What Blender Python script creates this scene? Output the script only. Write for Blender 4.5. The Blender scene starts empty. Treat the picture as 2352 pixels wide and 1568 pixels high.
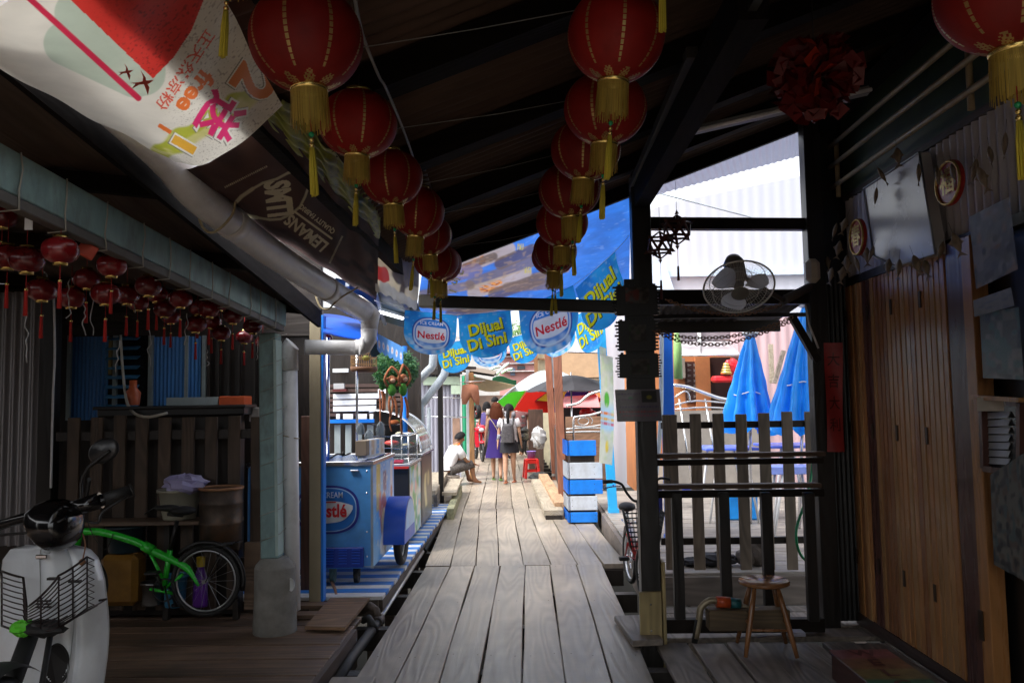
import bpy, math, random
import numpy as np
from mathutils import Vector, Matrix, Euler
R = math.radians
C = bpy.context.scene.collection
sc = bpy.context.scene
# ---------- camera, sky, sun, exposure ----------
F = 1882.0          # focal length in units of a 2352 px wide frame
roll = R(-0.9)
dcam = Matrix.Rotation(roll, 3, 'Z') @ Vector((1212-1176, -(920-784), -F))
yaw = math.atan2(dcam.x, -dcam.z); pitch = math.atan2(-dcam.y, math.hypot(dcam.x, dcam.z))
Rm = (Matrix.Rotation(yaw, 3, 'Z') @ Matrix.Rotation(R(90)+pitch, 3, 'X') @ Matrix.Rotation(roll, 3, 'Z'))
cam_d = bpy.data.cameras.new('camera'); cam = bpy.data.objects.new('camera', cam_d); C.objects.link(cam)
CAMP = Vector((0, 0, 1.6))
cam.matrix_world = Matrix.Translation(CAMP) @ Rm.to_4x4()
cam_d.sensor_width = 36; cam_d.lens = 36*F/2352; cam_d.clip_start = .05; cam_d.clip_end = 3000
sc.camera = cam
SUN_EL, SUN_AZ = 56, 235
w = bpy.data.worlds.new('World'); sc.world = w; w.use_nodes = True
nt = w.node_tree; bg = nt.nodes['Background']
sky = nt.nodes.new('ShaderNodeTexSky'); sky.sky_type = 'NISHITA'; sky.sun_disc = False
sky.sun_elevation = R(SUN_EL); sky.sun_rotation = R(SUN_AZ); sky.air_density = 1.0; sky.dust_density = 4.0; sky.ozone_density = 1.0
hs = nt.nodes.new('ShaderNodeHueSaturation'); hs.inputs['Saturation'].default_value = .2
nt.links.new(sky.outputs[0], hs.inputs['Color']); nt.links.new(hs.outputs[0], bg.inputs['Color'])
bg.inputs['Strength'].default_value = .15
sl = bpy.data.lights.new('sun', 'SUN'); so = bpy.data.objects.new('sun', sl); C.objects.link(so)
sl.energy = 0.9; sl.angle = R(14); sl.color = (1, .96, .9)
so.rotation_euler = (R(90-SUN_EL), 0, R(180-SUN_AZ))
sc.view_settings.view_transform = 'Standard'; sc.view_settings.look = 'None'
sc.view_settings.exposure = 1.6; sc.view_settings.gamma = 1
sc.cycles.max_bounces = 8; sc.cycles.diffuse_bounces = 5; sc.cycles.glossy_bounces = 3
sc.cycles.transparent_max_bounces = 12; sc.cycles.transmission_bounces = 6; sc.cycles.sample_clamp_indirect = 6
sc.cycles.caustics_reflective = False; sc.cycles.caustics_refractive = False
sc.cycles.use_denoising = True

# ---------- placing helpers: a ray through the view, met with a plane of the place ----------
def ray(px, py): return Rm @ Vector((px-1176, -(py-784), -F))
def P(px, py, Y):
    d = ray(px, py); return CAMP + d*(Y/d.y)
def G(px, py, z=0.0):
    d = ray(px, py); return CAMP + d*((z-CAMP.z)/d.z)
def PXx(px, py, X):
    d = ray(px, py); return CAMP + d*(X/d.x)
def S4(x, y): return (x*.57422, y*.57422)      # from 4096 px readings
V = Vector
rnd = random.Random(7)

# ---------- mesh builder ----------
class MB:
    def __init__(s): s.v = []; s.f = []; s.m = []; s.s = []
    def add(s, vs, fs, mi=0, smooth=False, M=None):
        b = len(s.v)
        s.v += [tuple(M @ Vector(v)) if M is not None else tuple(v) for v in vs]
        for f in fs: s.f.append(tuple(b+i for i in f)); s.m.append(mi); s.s.append(smooth)
        return s
    def box(s, c, size, rot=None, mi=0, bev=0.0):
        x, y, z = (size[0]/2, size[1]/2, size[2]/2)
        M = Matrix.Translation(V(c))
        if rot is not None: M = M @ (rot if isinstance(rot, Matrix) else Euler(rot).to_matrix()).to_4x4()
        if bev <= 0:
            vs = [(i*x, j*y, k*z) for k in (-1, 1) for j in (-1, 1) for i in (-1, 1)]
            fs = [(0,2,3,1),(4,5,7,6),(0,1,5,4),(2,6,7,3),(0,4,6,2),(1,3,7,5)]
            return s.add(vs, fs, mi, False, M)
        b = min(bev, x*.9, y*.9, z*.9); vs = []; 
        # chamfered box: each corner has 3 verts
        for k in (-1, 1):
            for j in (-1, 1):
                for i in (-1, 1):
                    vs += [(i*x, j*(y-b), k*(z-b)), (i*(x-b), j*y, k*(z-b)), (i*(x-b), j*(y-b), k*z)]
        def idx(i, j, k, a): return ((k > 0)*4+(j > 0)*2+(i > 0))*3+a
        fs = []
        for i in (-1, 1):
            q = [idx(i,-1,-1,0), idx(i,1,-1,0), idx(i,1,1,0), idx(i,-1,1,0)]; fs.append(q if i > 0 else q[::-1])
            q = [idx(-1,i,-1,1), idx(-1,i,1,1), idx(1,i,1,1), idx(1,i,-1,1)]; fs.append(q if i > 0 else q[::-1])
            q = [idx(-1,-1,i,2), idx(1,-1,i,2), idx(1,1,i,2), idx(-1,1,i,2)]; fs.append(q if i > 0 else q[::-1])
        for i in (-1, 1):
            for j in (-1, 1):
                fs.append((idx(i,j,-1,0), idx(i,j,1,0), idx(i,j,1,1), idx(i,j,-1,1)))
                fs.append((idx(i,-1,j,0), idx(i,1,j,0), idx(i,1,j,2), idx(i,-1,j,2)))
                fs.append((idx(-1,i,j,1), idx(1,i,j,1), idx(1,i,j,2), idx(-1,i,j,2)))
                for k in (-1, 1): fs.append((idx(i,j,k,0), idx(i,j,k,1), idx(i,j,k,2)))
        return s.add(vs, fs, mi, False, M)
    def bx(s, a, b, mi=0, bev=0.0):
        a, b = V(a), V(b); return s.box((a+b)/2, [abs(b[i]-a[i]) for i in range(3)], None, mi, bev)
    def bar(s, p, q, w, h, up=(0, 0, 1), mi=0, bev=0.0):
        p, q = V(p), V(q); d = q-p; L = d.length; y = d.normalized(); u = V(up)
        x = y.cross(u)
        if x.length < 1e-4: x = y.cross(V((1, 0, 0)))
        x.normalize(); z = x.cross(y); M = Matrix((x, y, z)).transposed()
        return s.box((p+q)/2, (w, L, h), M, mi, bev)
    def tube(s, pts, r, seg=8, mi=0, cap=True, closed=False, smooth=True):
        pts = [V(p) for p in pts]; n = len(pts); rs = r if isinstance(r, (list, tuple)) else [r]*n
        vs = []; fs = []; prev = None
        for i, p in enumerate(pts):
            if closed: t = pts[(i+1) % n]-pts[i-1]
            else: t = pts[min(i+1, n-1)]-pts[max(i-1, 0)]
            t.normalize()
            if prev is None:
                a = t.cross(V((0, 0, 1)));  a = a if a.length > .05 else t.cross(V((1, 0, 0)))
            else: a = prev-t*prev.dot(t)
            a.normalize(); prev = a; b = t.cross(a)
            for k in range(seg):
                an = 2*math.pi*k/seg; vs.append(p+(a*math.cos(an)+b*math.sin(an))*rs[i])
        m = n if closed else n-1
        for i in range(m):
            for k in range(seg):
                j = (i+1) % n
                fs.append((i*seg+k, i*seg+(k+1) % seg, j*seg+(k+1) % seg, j*seg+k))
        if cap and not closed: fs.append(tuple(range(seg))[::-1]); fs.append(tuple((n-1)*seg+k for k in range(seg)))
        s.add(vs, fs[:len(fs)-(2 if cap and not closed else 0)], mi, smooth)
        if cap and not closed:
            b = len(s.v)-len(vs)
            for f in fs[-2:]: s.f.append(tuple(b+i for i in f)); s.m.append(mi); s.s.append(False)
        return s
    def lathe(s, prof, c=(0, 0, 0), seg=24, mi=0, M=None, smooth=True, a0=0, a1=2*math.pi, sx=1, sy=1):
        full = abs(a1-a0-2*math.pi) < 1e-6; n = seg if full else seg+1; vs = []; fs = []
        for r, z in prof:
            for k in range(n):
                a = a0+(a1-a0)*k/seg; vs.append((r*math.cos(a)*sx, r*math.sin(a)*sy, z))
        for i in range(len(prof)-1):
            for k in range(seg):
                k2 = (k+1) % n; fs.append((i*n+k, i*n+k2, (i+1)*n+k2, (i+1)*n+k))
        T = Matrix.Translation(V(c)); T = T @ M.to_4x4() if M is not None else T
        return s.add(vs, fs, mi, smooth, T)
    def ball(s, c, r, mi=0, seg=12, rings=8, sc3=(1, 1, 1), M=None):
        pr = [(max(1e-4, math.sin(math.pi*i/rings))*r, -math.cos(math.pi*i/rings)*r*sc3[2]) for i in range(rings+1)]
        return s.lathe(pr, c, seg, mi, M, True, sx=sc3[0], sy=sc3[1])
    def prism(s, poly, t, M=None, mi=0):
        # poly: 2D (x,z) ccw, extruded along y by t
        n = len(poly); vs = [(x, -t/2, z) for x, z in poly]+[(x, t/2, z) for x, z in poly]
        fs = [tuple(range(n)), tuple(range(2*n-1, n-1, -1))]+[(i, i+n, (i+1) % n+n, (i+1) % n) for i in range(n)]
        return s.add(vs, fs, mi, False, M)
    def grid(s, fn, nu, nv, mi=0, smooth=True, mif=None):
        vs = [fn(i/nu, j/nv) for j in range(nv+1) for i in range(nu+1)]; b = len(s.v)
        s.v += [tuple(v) for v in vs]
        for j in range(nv):
            for i in range(nu):
                a = b+j*(nu+1)+i; s.f.append((a, a+1, a+nu+2, a+nu+1)); s.m.append(mif((i+.5)/nu, (j+.5)/nv) if mif else mi); s.s.append(smooth)
        return s
    def sheet(s, fn, nu, nv, t=.004, mi=0):      # a grid with thickness
        s.grid(fn, nu, nv, mi)
        def n_(u, v):
            e = 1e-3; a = V(fn(min(u+e, 1), v))-V(fn(max(u-e, 0), v)); c = V(fn(u, min(v+e, 1)))-V(fn(u, max(v-e, 0)))
            return a.cross(c).normalized()
        s.grid(lambda u, v: V(fn(u, v))-n_(u, v)*t, nu, nv, mi); return s
    def build(s, name, mats, parent=None, loc=None, rotz=0, fix=True):
        me = bpy.data.meshes.new(name); me.from_pydata(s.v, [], s.f)
        if not isinstance(mats, (list, tuple)): mats = [mats]
        for m in mats: me.materials.append(m)
        me.polygons.foreach_set('material_index', s.m); me.polygons.foreach_set('use_smooth', s.s)
        me.update()
        o = bpy.data.objects.new(name, me); C.objects.link(o)
        if parent is not None:
            o.parent = parent
        if loc is not None: o.location = loc
        o.rotation_euler.z = rotz
        return o
def fixn(o):
    import bmesh
    b = bmesh.new(); b.from_mesh(o.data); bmesh.ops.recalc_face_normals(b, faces=b.faces); b.to_mesh(o.data); b.free(); return o
def tag(o, label=None, cat=None, group=None, kind=None):
    if label: o['label'] = label
    if cat: o['category'] = cat
    if group: o['group'] = group
    if kind: o['kind'] = kind
    return o
def empty(name, loc=(0, 0, 0), rz=0, label=None, cat=None, group=None):
    o = bpy.data.objects.new(name, None); C.objects.link(o); o.location = loc; o.rotation_euler = (0, 0, rz); o.empty_display_size = .1
    return tag(o, label, cat, group)
def kids(o): return [c for c in bpy.data.objects if c.parent == o]
def copy_tree(o, loc=None, label=None, scale=None, rz=None, parent=None, group=None):
    c = o.copy(); C.objects.link(c); c.parent = parent
    if loc is not None: c.location = loc
    if scale is not None: c.scale = (scale,)*3 if not isinstance(scale, tuple) else scale
    if rz is not None: c.rotation_euler.z = rz
    if label: c['label'] = label
    if group: c['group'] = group
    for ch in kids(o): copy_tree(ch, parent=c)
    return c

# ---------- materials ----------
def sock(n, *names):
    for x in names:
        if x in n.inputs: return n.inputs[x]
_mc = {}
def mat(name, col, rough=.6, metal=0, var=.18, scale=6.0, bump=0.0, stretch=(1, 1, 1), island=0.0, alpha=1.0, trans=0.0, emit=0.0, spec=.5, coat=0.0, sss=0.0, dirt=0.0, dirtcol=(.05, .04, .03), objr=0.0):
    if name in _mc: return _mc[name]
    m = bpy.data.materials.new(name); m.use_nodes = True; nt = m.node_tree; N = nt.nodes; L = nt.links
    b = N['Principled BSDF']; b.inputs['Roughness'].default_value = rough; b.inputs['Metallic'].default_value = metal
    sock(b, 'Specular IOR Level').default_value = spec
    tc = N.new('ShaderNodeTexCoord'); mp = N.new('ShaderNodeMapping'); mp.inputs['Scale'].default_value = stretch
    L.new(tc.outputs['Object'], mp.inputs['Vector'])
    nz = N.new('ShaderNodeTexNoise'); nz.inputs['Scale'].default_value = scale; nz.inputs['Detail'].default_value = 6; nz.inputs['Roughness'].default_value = .62
    L.new(mp.outputs[0], nz.inputs['Vector'])
    mr = N.new('ShaderNodeMapRange'); mr.inputs['From Min'].default_value = .25; mr.inputs['From Max'].default_value = .75
    mr.inputs['To Min'].default_value = 1-var; mr.inputs['To Max'].default_value = 1+var
    L.new(nz.outputs[0], mr.inputs['Value'])
    mx = N.new('ShaderNodeMix'); mx.data_type = 'RGBA'; mx.blend_type = 'MULTIPLY'; mx.inputs[0].default_value = 1
    mx.inputs[6].default_value = (*col, 1); L.new(mr.outputs[0], mx.inputs[7]); out = mx.outputs[2]
    if island > 0:
        g = N.new('ShaderNodeNewGeometry'); r2 = N.new('ShaderNodeMapRange'); r2.inputs['To Min'].default_value = 1-island; r2.inputs['To Max'].default_value = 1+island
        L.new(g.outputs['Random Per Island'], r2.inputs['Value'])
        m2 = N.new('ShaderNodeMix'); m2.data_type = 'RGBA'; m2.blend_type = 'MULTIPLY'; m2.inputs[0].default_value = 1
        L.new(out, m2.inputs[6]); L.new(r2.outputs[0], m2.inputs[7]); out = m2.outputs[2]
    if objr > 0:
        oi = N.new('ShaderNodeObjectInfo'); r4 = N.new('ShaderNodeMapRange'); r4.inputs['To Min'].default_value = 1-objr; r4.inputs['To Max'].default_value = 1+objr
        L.new(oi.outputs['Random'], r4.inputs['Value']); m5 = N.new('ShaderNodeMix'); m5.data_type = 'RGBA'; m5.blend_type = 'MULTIPLY'; m5.inputs[0].default_value = 1
        L.new(out, m5.inputs[6]); L.new(r4.outputs[0], m5.inputs[7]); out = m5.outputs[2]
    if dirt > 0:
        nd = N.new('ShaderNodeTexNoise'); nd.inputs['Scale'].default_value = scale*.35; nd.inputs['Detail'].default_value = 8; nd.inputs['Roughness'].default_value = .7
        L.new(mp.outputs[0], nd.inputs['Vector'])
        rd = N.new('ShaderNodeMapRange'); rd.inputs['From Min'].default_value = .48; rd.inputs['From Max'].default_value = .72; rd.inputs['To Max'].default_value = dirt
        L.new(nd.outputs[0], rd.inputs['Value'])
        m3 = N.new('ShaderNodeMix'); m3.data_type = 'RGBA'; L.new(rd.outputs[0], m3.inputs[0]); L.new(out, m3.inputs[6]); m3.inputs[7].default_value = (*dirtcol, 1); out = m3.outputs[2]
    L.new(out, b.inputs['Base Color'])
    rr = N.new('ShaderNodeMapRange'); rr.inputs['To Min'].default_value = max(.03, rough-.12); rr.inputs['To Max'].default_value = min(1, rough+.12)
    L.new(nz.outputs[0], rr.inputs['Value']); L.new(rr.outputs[0], b.inputs['Roughness'])
    if bump > 0:
        bp = N.new('ShaderNodeBump'); bp.inputs['Strength'].default_value = bump; bp.inputs['Distance'].default_value = .01
        L.new(nz.outputs[0], bp.inputs['Height']); L.new(bp.outputs[0], b.inputs['Normal'])
    if alpha < 1: b.inputs['Alpha'].default_value = alpha
    if trans > 0: sock(b, 'Transmission Weight').default_value = trans
    if coat > 0: sock(b, 'Coat Weight').default_value = coat
    if emit > 0:
        sock(b, 'Emission Color').default_value = (*col, 1); sock(b, 'Emission Strength').default_value = emit
    if sss > 0:      # cloth or paper the light shines through
        tr = N.new('ShaderNodeBsdfTranslucent'); L.new(out, tr.inputs['Color']); ms = N.new('ShaderNodeMixShader'); ms.inputs[0].default_value = sss
        L.new(b.outputs[0], ms.inputs[1]); L.new(tr.outputs[0], ms.inputs[2]); L.new(ms.outputs[0], N['Material Output'].inputs[0])
    _mc[name] = m; return m
def wood(name, col, axis='Y', rough=.65, var=.28, island=.22, scale=3.0, bump=.35, grain=14, dirt=.0, dirtcol=(.03, .025, .02), spec=.5, st_=.10, det=6):
    if name in _mc: return _mc[name]
    m = bpy.data.materials.new(name); m.use_nodes = True; nt = m.node_tree; N = nt.nodes; L = nt.links
    b = N['Principled BSDF']; b.inputs['Roughness'].default_value = rough; sock(b, 'Specular IOR Level').default_value = spec
    tc = N.new('ShaderNodeTexCoord'); g = N.new('ShaderNodeNewGeometry')
    ad = N.new('ShaderNodeVectorMath'); ad.operation = 'ADD'
    cb = N.new('ShaderNodeCombineXYZ'); ml = N.new('ShaderNodeMath'); ml.operation = 'MULTIPLY'; ml.inputs[1].default_value = 37.0
    L.new(g.outputs['Random Per Island'], ml.inputs[0])
    for i in range(3): L.new(ml.outputs[0], cb.inputs[i])
    L.new(tc.outputs['Object'], ad.inputs[0]); L.new(cb.outputs[0], ad.inputs[1])
    mp = N.new('ShaderNodeMapping'); st = {'X': (st_, 1, 1), 'Y': (1, st_, 1), 'Z': (1, 1, st_)}[axis]; mp.inputs['Scale'].default_value = st
    L.new(ad.outputs[0], mp.inputs['Vector'])
    n1 = N.new('ShaderNodeTexNoise'); n1.inputs['Scale'].default_value = grain; n1.inputs['Detail'].default_value = det; n1.inputs['Roughness'].default_value = .6; n1.inputs['Distortion'].default_value = .25
    L.new(mp.outputs[0], n1.inputs['Vector'])
    n2 = N.new('ShaderNodeTexNoise'); n2.inputs['Scale'].default_value = scale; n2.inputs['Detail'].default_value = 3
    L.new(ad.outputs[0], n2.inputs['Vector'])
    m4 = N.new('ShaderNodeMapping'); q = st_*1.6; m4.inputs['Scale'].default_value = {'X': (q, 1, 1), 'Y': (1, q, 1), 'Z': (1, 1, q)}[axis]; L.new(ad.outputs[0], m4.inputs['Vector'])
    wv = N.new('ShaderNodeTexNoise'); wv.inputs['Scale'].default_value = 4.5; wv.inputs['Detail'].default_value = 1.0; L.new(m4.outputs[0], wv.inputs['Vector'])   # growth rings: contour lines of a smooth field
    r1 = N.new('ShaderNodeMath'); r1.operation = 'MULTIPLY'; r1.inputs[1].default_value = 75; L.new(wv.outputs[0], r1.inputs[0])
    r2_ = N.new('ShaderNodeMath'); r2_.operation = 'SINE'; L.new(r1.outputs[0], r2_.inputs[0])
    r3 = N.new('ShaderNodeMath'); r3.operation = 'MULTIPLY_ADD'; r3.inputs[1].default_value = .5; r3.inputs[2].default_value = .5; L.new(r2_.outputs[0], r3.inputs[0])
    s1 = N.new('ShaderNodeMath'); s1.operation = 'MULTIPLY_ADD'; s1.inputs[1].default_value = .30; L.new(r3.outputs[0], s1.inputs[0]); L.new(n1.outputs[0], s1.inputs[2])
    mr = N.new('ShaderNodeMapRange'); mr.inputs['From Min'].default_value = .35; mr.inputs['From Max'].default_value = .95; mr.inputs['To Min'].default_value = 1-var; mr.inputs['To Max'].default_value = 1+var
    L.new(s1.outputs[0], mr.inputs['Value'])
    m2r = N.new('ShaderNodeMapRange'); m2r.inputs['From Min'].default_value = .3; m2r.inputs['From Max'].default_value = .7; m2r.inputs['To Min'].default_value = 1-var*.6; m2r.inputs['To Max'].default_value = 1+var*.6
    L.new(n2.outputs[0], m2r.inputs['Value'])
    ir = N.new('ShaderNodeMapRange'); ir.inputs['To Min'].default_value = 1-island; ir.inputs['To Max'].default_value = 1+island; L.new(g.outputs['Random Per Island'], ir.inputs['Value'])
    a1 = N.new('ShaderNodeMath'); a1.operation = 'MULTIPLY'; L.new(mr.outputs[0], a1.inputs[0]); L.new(m2r.outputs[0], a1.inputs[1])
    a2 = N.new('ShaderNodeMath'); a2.operation = 'MULTIPLY'; L.new(a1.outputs[0], a2.inputs[0]); L.new(ir.outputs[0], a2.inputs[1])
    mx = N.new('ShaderNodeMix'); mx.data_type = 'RGBA'; mx.blend_type = 'MULTIPLY'; mx.inputs[0].default_value = 1; mx.inputs[6].default_value = (*col, 1); L.new(a2.outputs[0], mx.inputs[7]); out = mx.outputs[2]
    if dirt > 0:
        nd = N.new('ShaderNodeTexNoise'); nd.inputs['Scale'].default_value = 1.3; nd.inputs['Detail'].default_value = 9; nd.inputs['Roughness'].default_value = .72
        L.new(tc.outputs['Object'], nd.inputs['Vector'])
        rd = N.new('ShaderNodeMapRange'); rd.inputs['From Min'].default_value = .46; rd.inputs['From Max'].default_value = .7; rd.inputs['To Max'].default_value = dirt; L.new(nd.outputs[0], rd.inputs['Value'])
        m3 = N.new('ShaderNodeMix'); m3.data_type = 'RGBA'; L.new(rd.outputs[0], m3.inputs[0]); L.new(out, m3.inputs[6]); m3.inputs[7].default_value = (*dirtcol, 1); out = m3.outputs[2]
    L.new(out, b.inputs['Base Color'])
    rr = N.new('ShaderNodeMapRange'); rr.inputs['To Min'].default_value = rough-.18; rr.inputs['To Max'].default_value = min(1, rough+.15); L.new(n1.outputs[0], rr.inputs['Value']); L.new(rr.outputs[0], b.inputs['Roughness'])
    bp = N.new('ShaderNodeBump'); bp.inputs['Strength'].default_value = bump; bp.inputs['Distance'].default_value = .008; L.new(s1.outputs[0], bp.inputs['Height']); L.new(bp.outputs[0], b.inputs['Normal'])
    _mc[name] = m; return m
def paintmat(name, rough=.55, sss=0.0, bump=.15, bscale=25, spec=.4):
    # printed surface: the printed picture is stored as a colour attribute on the mesh
    if name in _mc: return _mc[name]
    m = bpy.data.materials.new(name); m.use_nodes = True; N = m.node_tree.nodes; L = m.node_tree.links; b = N['Principled BSDF']
    b.inputs['Roughness'].default_value = rough; sock(b, 'Specular IOR Level').default_value = spec
    at = N.new('ShaderNodeAttribute'); at.attribute_name = 'Print'
    nz = N.new('ShaderNodeTexNoise'); nz.inputs['Scale'].default_value = bscale; nz.inputs['Detail'].default_value = 5
    tc = N.new('ShaderNodeTexCoord'); L.new(tc.outputs['Object'], nz.inputs['Vector'])
    mr = N.new('ShaderNodeMapRange'); mr.inputs['To Min'].default_value = .8; mr.inputs['To Max'].default_value = 1.15; L.new(nz.outputs[0], mr.inputs['Value'])
    mx = N.new('ShaderNodeMix'); mx.data_type = 'RGBA'; mx.blend_type = 'MULTIPLY'; mx.inputs[0].default_value = 1; L.new(at.outputs['Color'], mx.inputs[6]); L.new(mr.outputs[0], mx.inputs[7])
    L.new(mx.outputs[2], b.inputs['Base Color'])
    bp = N.new('ShaderNodeBump'); bp.inputs['Strength'].default_value = bump; bp.inputs['Distance'].default_value = .01; L.new(nz.outputs[0], bp.inputs['Height']); L.new(bp.outputs[0], b.inputs['Normal'])
    if sss > 0:
        tr = N.new('ShaderNodeBsdfTranslucent'); L.new(mx.outputs[2], tr.inputs['Color']); ms = N.new('ShaderNodeMixShader'); ms.inputs[0].default_value = sss
        L.new(b.outputs[0], ms.inputs[1]); L.new(tr.outputs[0], ms.inputs[2]); L.new(ms.outputs[0], N['Material Output'].inputs[0])
    _mc[name] = m; return m
def printed(name, fn, nu, nv, colf, mt, parent=None):
    """fine grid over surface fn(u,v); colf(U,V) -> (n,3) linear colours printed on it"""
    o = MB().grid(fn, nu, nv).build(name, mt, parent)
    us, vs = np.meshgrid(np.arange(nu+1)/nu, np.arange(nv+1)/nv)
    c = np.ones((us.size, 4), np.float32); c[:, :3] = colf(us.ravel(), vs.ravel())
    a = o.data.color_attributes.new('Print', 'FLOAT_COLOR', 'POINT'); a.data.foreach_set('color', c.ravel()); return o
def npn(U, Vv, s, seed=0):    # cheap smooth value noise for printed pictures
    rs = np.random.RandomState(seed); T = rs.rand(64, 64); x = U*s; y = Vv*s; xi = np.floor(x).astype(int); yi = np.floor(y).astype(int)
    fx = x-xi; fy = y-yi; fx = fx*fx*(3-2*fx); fy = fy*fy*(3-2*fy)
    g = lambda a, b: T[a % 64, b % 64]
    return (g(xi, yi)*(1-fx)+g(xi+1, yi)*fx)*(1-fy)+(g(xi, yi+1)*(1-fx)+g(xi+1, yi+1)*fx)*fy
def projn(p):       # numpy: world points (n,3) -> view coordinates used above
    q = (p-np.array(CAMP))@np.array(Rm); return 1176-q[:, 0]/q[:, 2]*F, 784+q[:, 1]/q[:, 2]*F
def printed_at(name, fn, nu, nv, colf, mt, parent=None, L0=V((0, 0, 0))):
    """like printed(), the picture being laid out over the cloth as it hangs"""
    def cf(U, Vv):
        W = np.array([tuple(V(fn(a, b))+L0) for a, b in zip(U, Vv)]); X, Y = projn(W); return colf(X, Y, U, Vv)
    return printed(name, fn, nu, nv, cf, mt, parent)
def inv_at(fn, L0, X, Y, n=60):
    uu, vv = np.meshgrid(np.linspace(0, 1, n+1), np.linspace(0, 1, n+1)); uu = uu.ravel(); vv = vv.ravel()
    px, py = projn(np.array([tuple(V(fn(a, b))+L0) for a, b in zip(uu, vv)])); out = []
    for x, y in zip(X, Y):
        i = int(np.argmin((px-x)**2+(py-y)**2)); u, v = float(uu[i]), float(vv[i]); e = .004
        for _ in range(3):
            W = np.array([tuple(V(fn(a, b))+L0) for a, b in ((u, v), (u+e, v), (u, v+e))]); qx, qy = projn(W)
            J = np.array([[qx[1]-qx[0], qx[2]-qx[0]], [qy[1]-qy[0], qy[2]-qy[0]]])/e; d = np.linalg.solve(J, [x-qx[0], y-qy[0]]); u += float(np.clip(d[0], -.05, .05)); v += float(np.clip(d[1], -.05, .05))
        out.append((u, v))
    return out
def words_at(mb, s, fn, L0, c, size, ang, off=.006, bold=0, sx=1.0, shear=0, mi=0):
    vs, fs = text2d(s, bold, shear); ca, sa = math.cos(R(ang)), math.sin(R(ang))
    X = [c[0]+(x*sx*ca-y*sa)*size for x, y in vs]; Y = [c[1]-(x*sx*sa+y*ca)*size for x, y in vs]; out = []
    for u, v in inv_at(fn, L0, X, Y):
        e = 1e-3; p = V(fn(u, v)); n = (V(fn(u+e, v))-p).cross(V(fn(u, v+e))-p).normalized(); out.append(p+n*off)
    mb.add(out, fs, mi); return mb
def seg_d(X, Y, a, b):
    a = np.array(a, float); b = np.array(b, float); d = b-a; t = np.clip(((X-a[0])*d[0]+(Y-a[1])*d[1])/(d@d), 0, 1); return np.hypot(X-a[0]-t*d[0], Y-a[1]-t*d[1]), t
def inpoly(X, Y, P_):
    c = np.zeros(X.shape, bool); n = len(P_)
    for i in range(n):
        (x0, y0), (x1, y1) = P_[i], P_[(i+1) % n]; k = ((y0 > Y) != (y1 > Y)) & (X < (x1-x0)*(Y-y0)/((y1-y0) or 1e-9)+x0); c ^= k
    return c.astype(float)
def lay(base, mask, col):
    m = np.clip(mask, 0, 1)[:, None]; return base*(1-m)+np.array(col)*m
def sm(x, w=.01): return np.clip(x/w+.5, 0, 1)
def bil(a, b, c, d): # corners: u0v0,u1v0,u1v1,u0v1
    a, b, c, d = V(a), V(b), V(c), V(d)
    return lambda u, v: a*(1-u)*(1-v)+b*u*(1-v)+c*u*v+d*(1-u)*v
def textmask(s, X, Y, bold=0.0, shear=0.0):
    """1 where the points X, Y (in letter heights) fall inside the words s"""
    vs, fs = text2d(s, bold, shear); vs = np.array(vs); m = np.zeros(X.shape, bool)
    for f in fs:
        for i in range(1, len(f)-1):
            a, b, c = vs[f[0]], vs[f[i]], vs[f[i+1]]; lo = np.minimum(np.minimum(a, b), c); hi = np.maximum(np.maximum(a, b), c)
            k = np.nonzero((X >= lo[0]) & (X <= hi[0]) & (Y >= lo[1]) & (Y <= hi[1]))[0]
            if not len(k): continue
            x, y = X[k], Y[k]; d1 = (x-b[0])*(a[1]-b[1])-(a[0]-b[0])*(y-b[1]); d2 = (x-c[0])*(b[1]-c[1])-(b[0]-c[0])*(y-c[1]); d3 = (x-a[0])*(c[1]-a[1])-(c[0]-a[0])*(y-a[1])
            m[k] |= ((d1 >= 0) & (d2 >= 0) & (d3 >= 0)) | ((d1 <= 0) & (d2 <= 0) & (d3 <= 0))
    return m.astype(float)
def wmask(s, X, Y, c, size, ang, bold=0, sx=1.0, shear=0):
    k = np.nonzero(np.hypot(X-c[0], Y-c[1]) < size*(len(s)*.6+1))[0]; out = np.zeros(X.shape); ca, sa = math.cos(R(ang)), math.sin(R(ang)); dx, dy = X[k]-c[0], -(Y[k]-c[1])
    out[k] = textmask(s, (dx*ca+dy*sa)/size/sx, (-dx*sa+dy*ca)/size, bold, shear); return out
_tc = {}
def text2d(s, bold=0.0, shear=0.0, fine=False, ext=0.0):
    k = (s, bold, shear, fine)
    if k in _tc: return _tc[k]
    cu = bpy.data.curves.new('t', 'FONT'); cu.body = s; cu.size = 1; cu.align_x = 'CENTER'; cu.align_y = 'CENTER'; cu.offset = bold; cu.shear = shear; cu.resolution_u = 3
    ob = bpy.data.objects.new('t', cu); C.objects.link(ob); bpy.context.view_layer.update()
    me = bpy.data.meshes.new_from_object(ob); vs = [(v.co.x, v.co.y) for v in me.vertices]; fs = [tuple(p.vertices) for p in me.polygons]
    C.objects.unlink(ob); bpy.data.objects.remove(ob); bpy.data.meshes.remove(me)
    _tc[k] = (vs, fs); return _tc[k]
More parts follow.
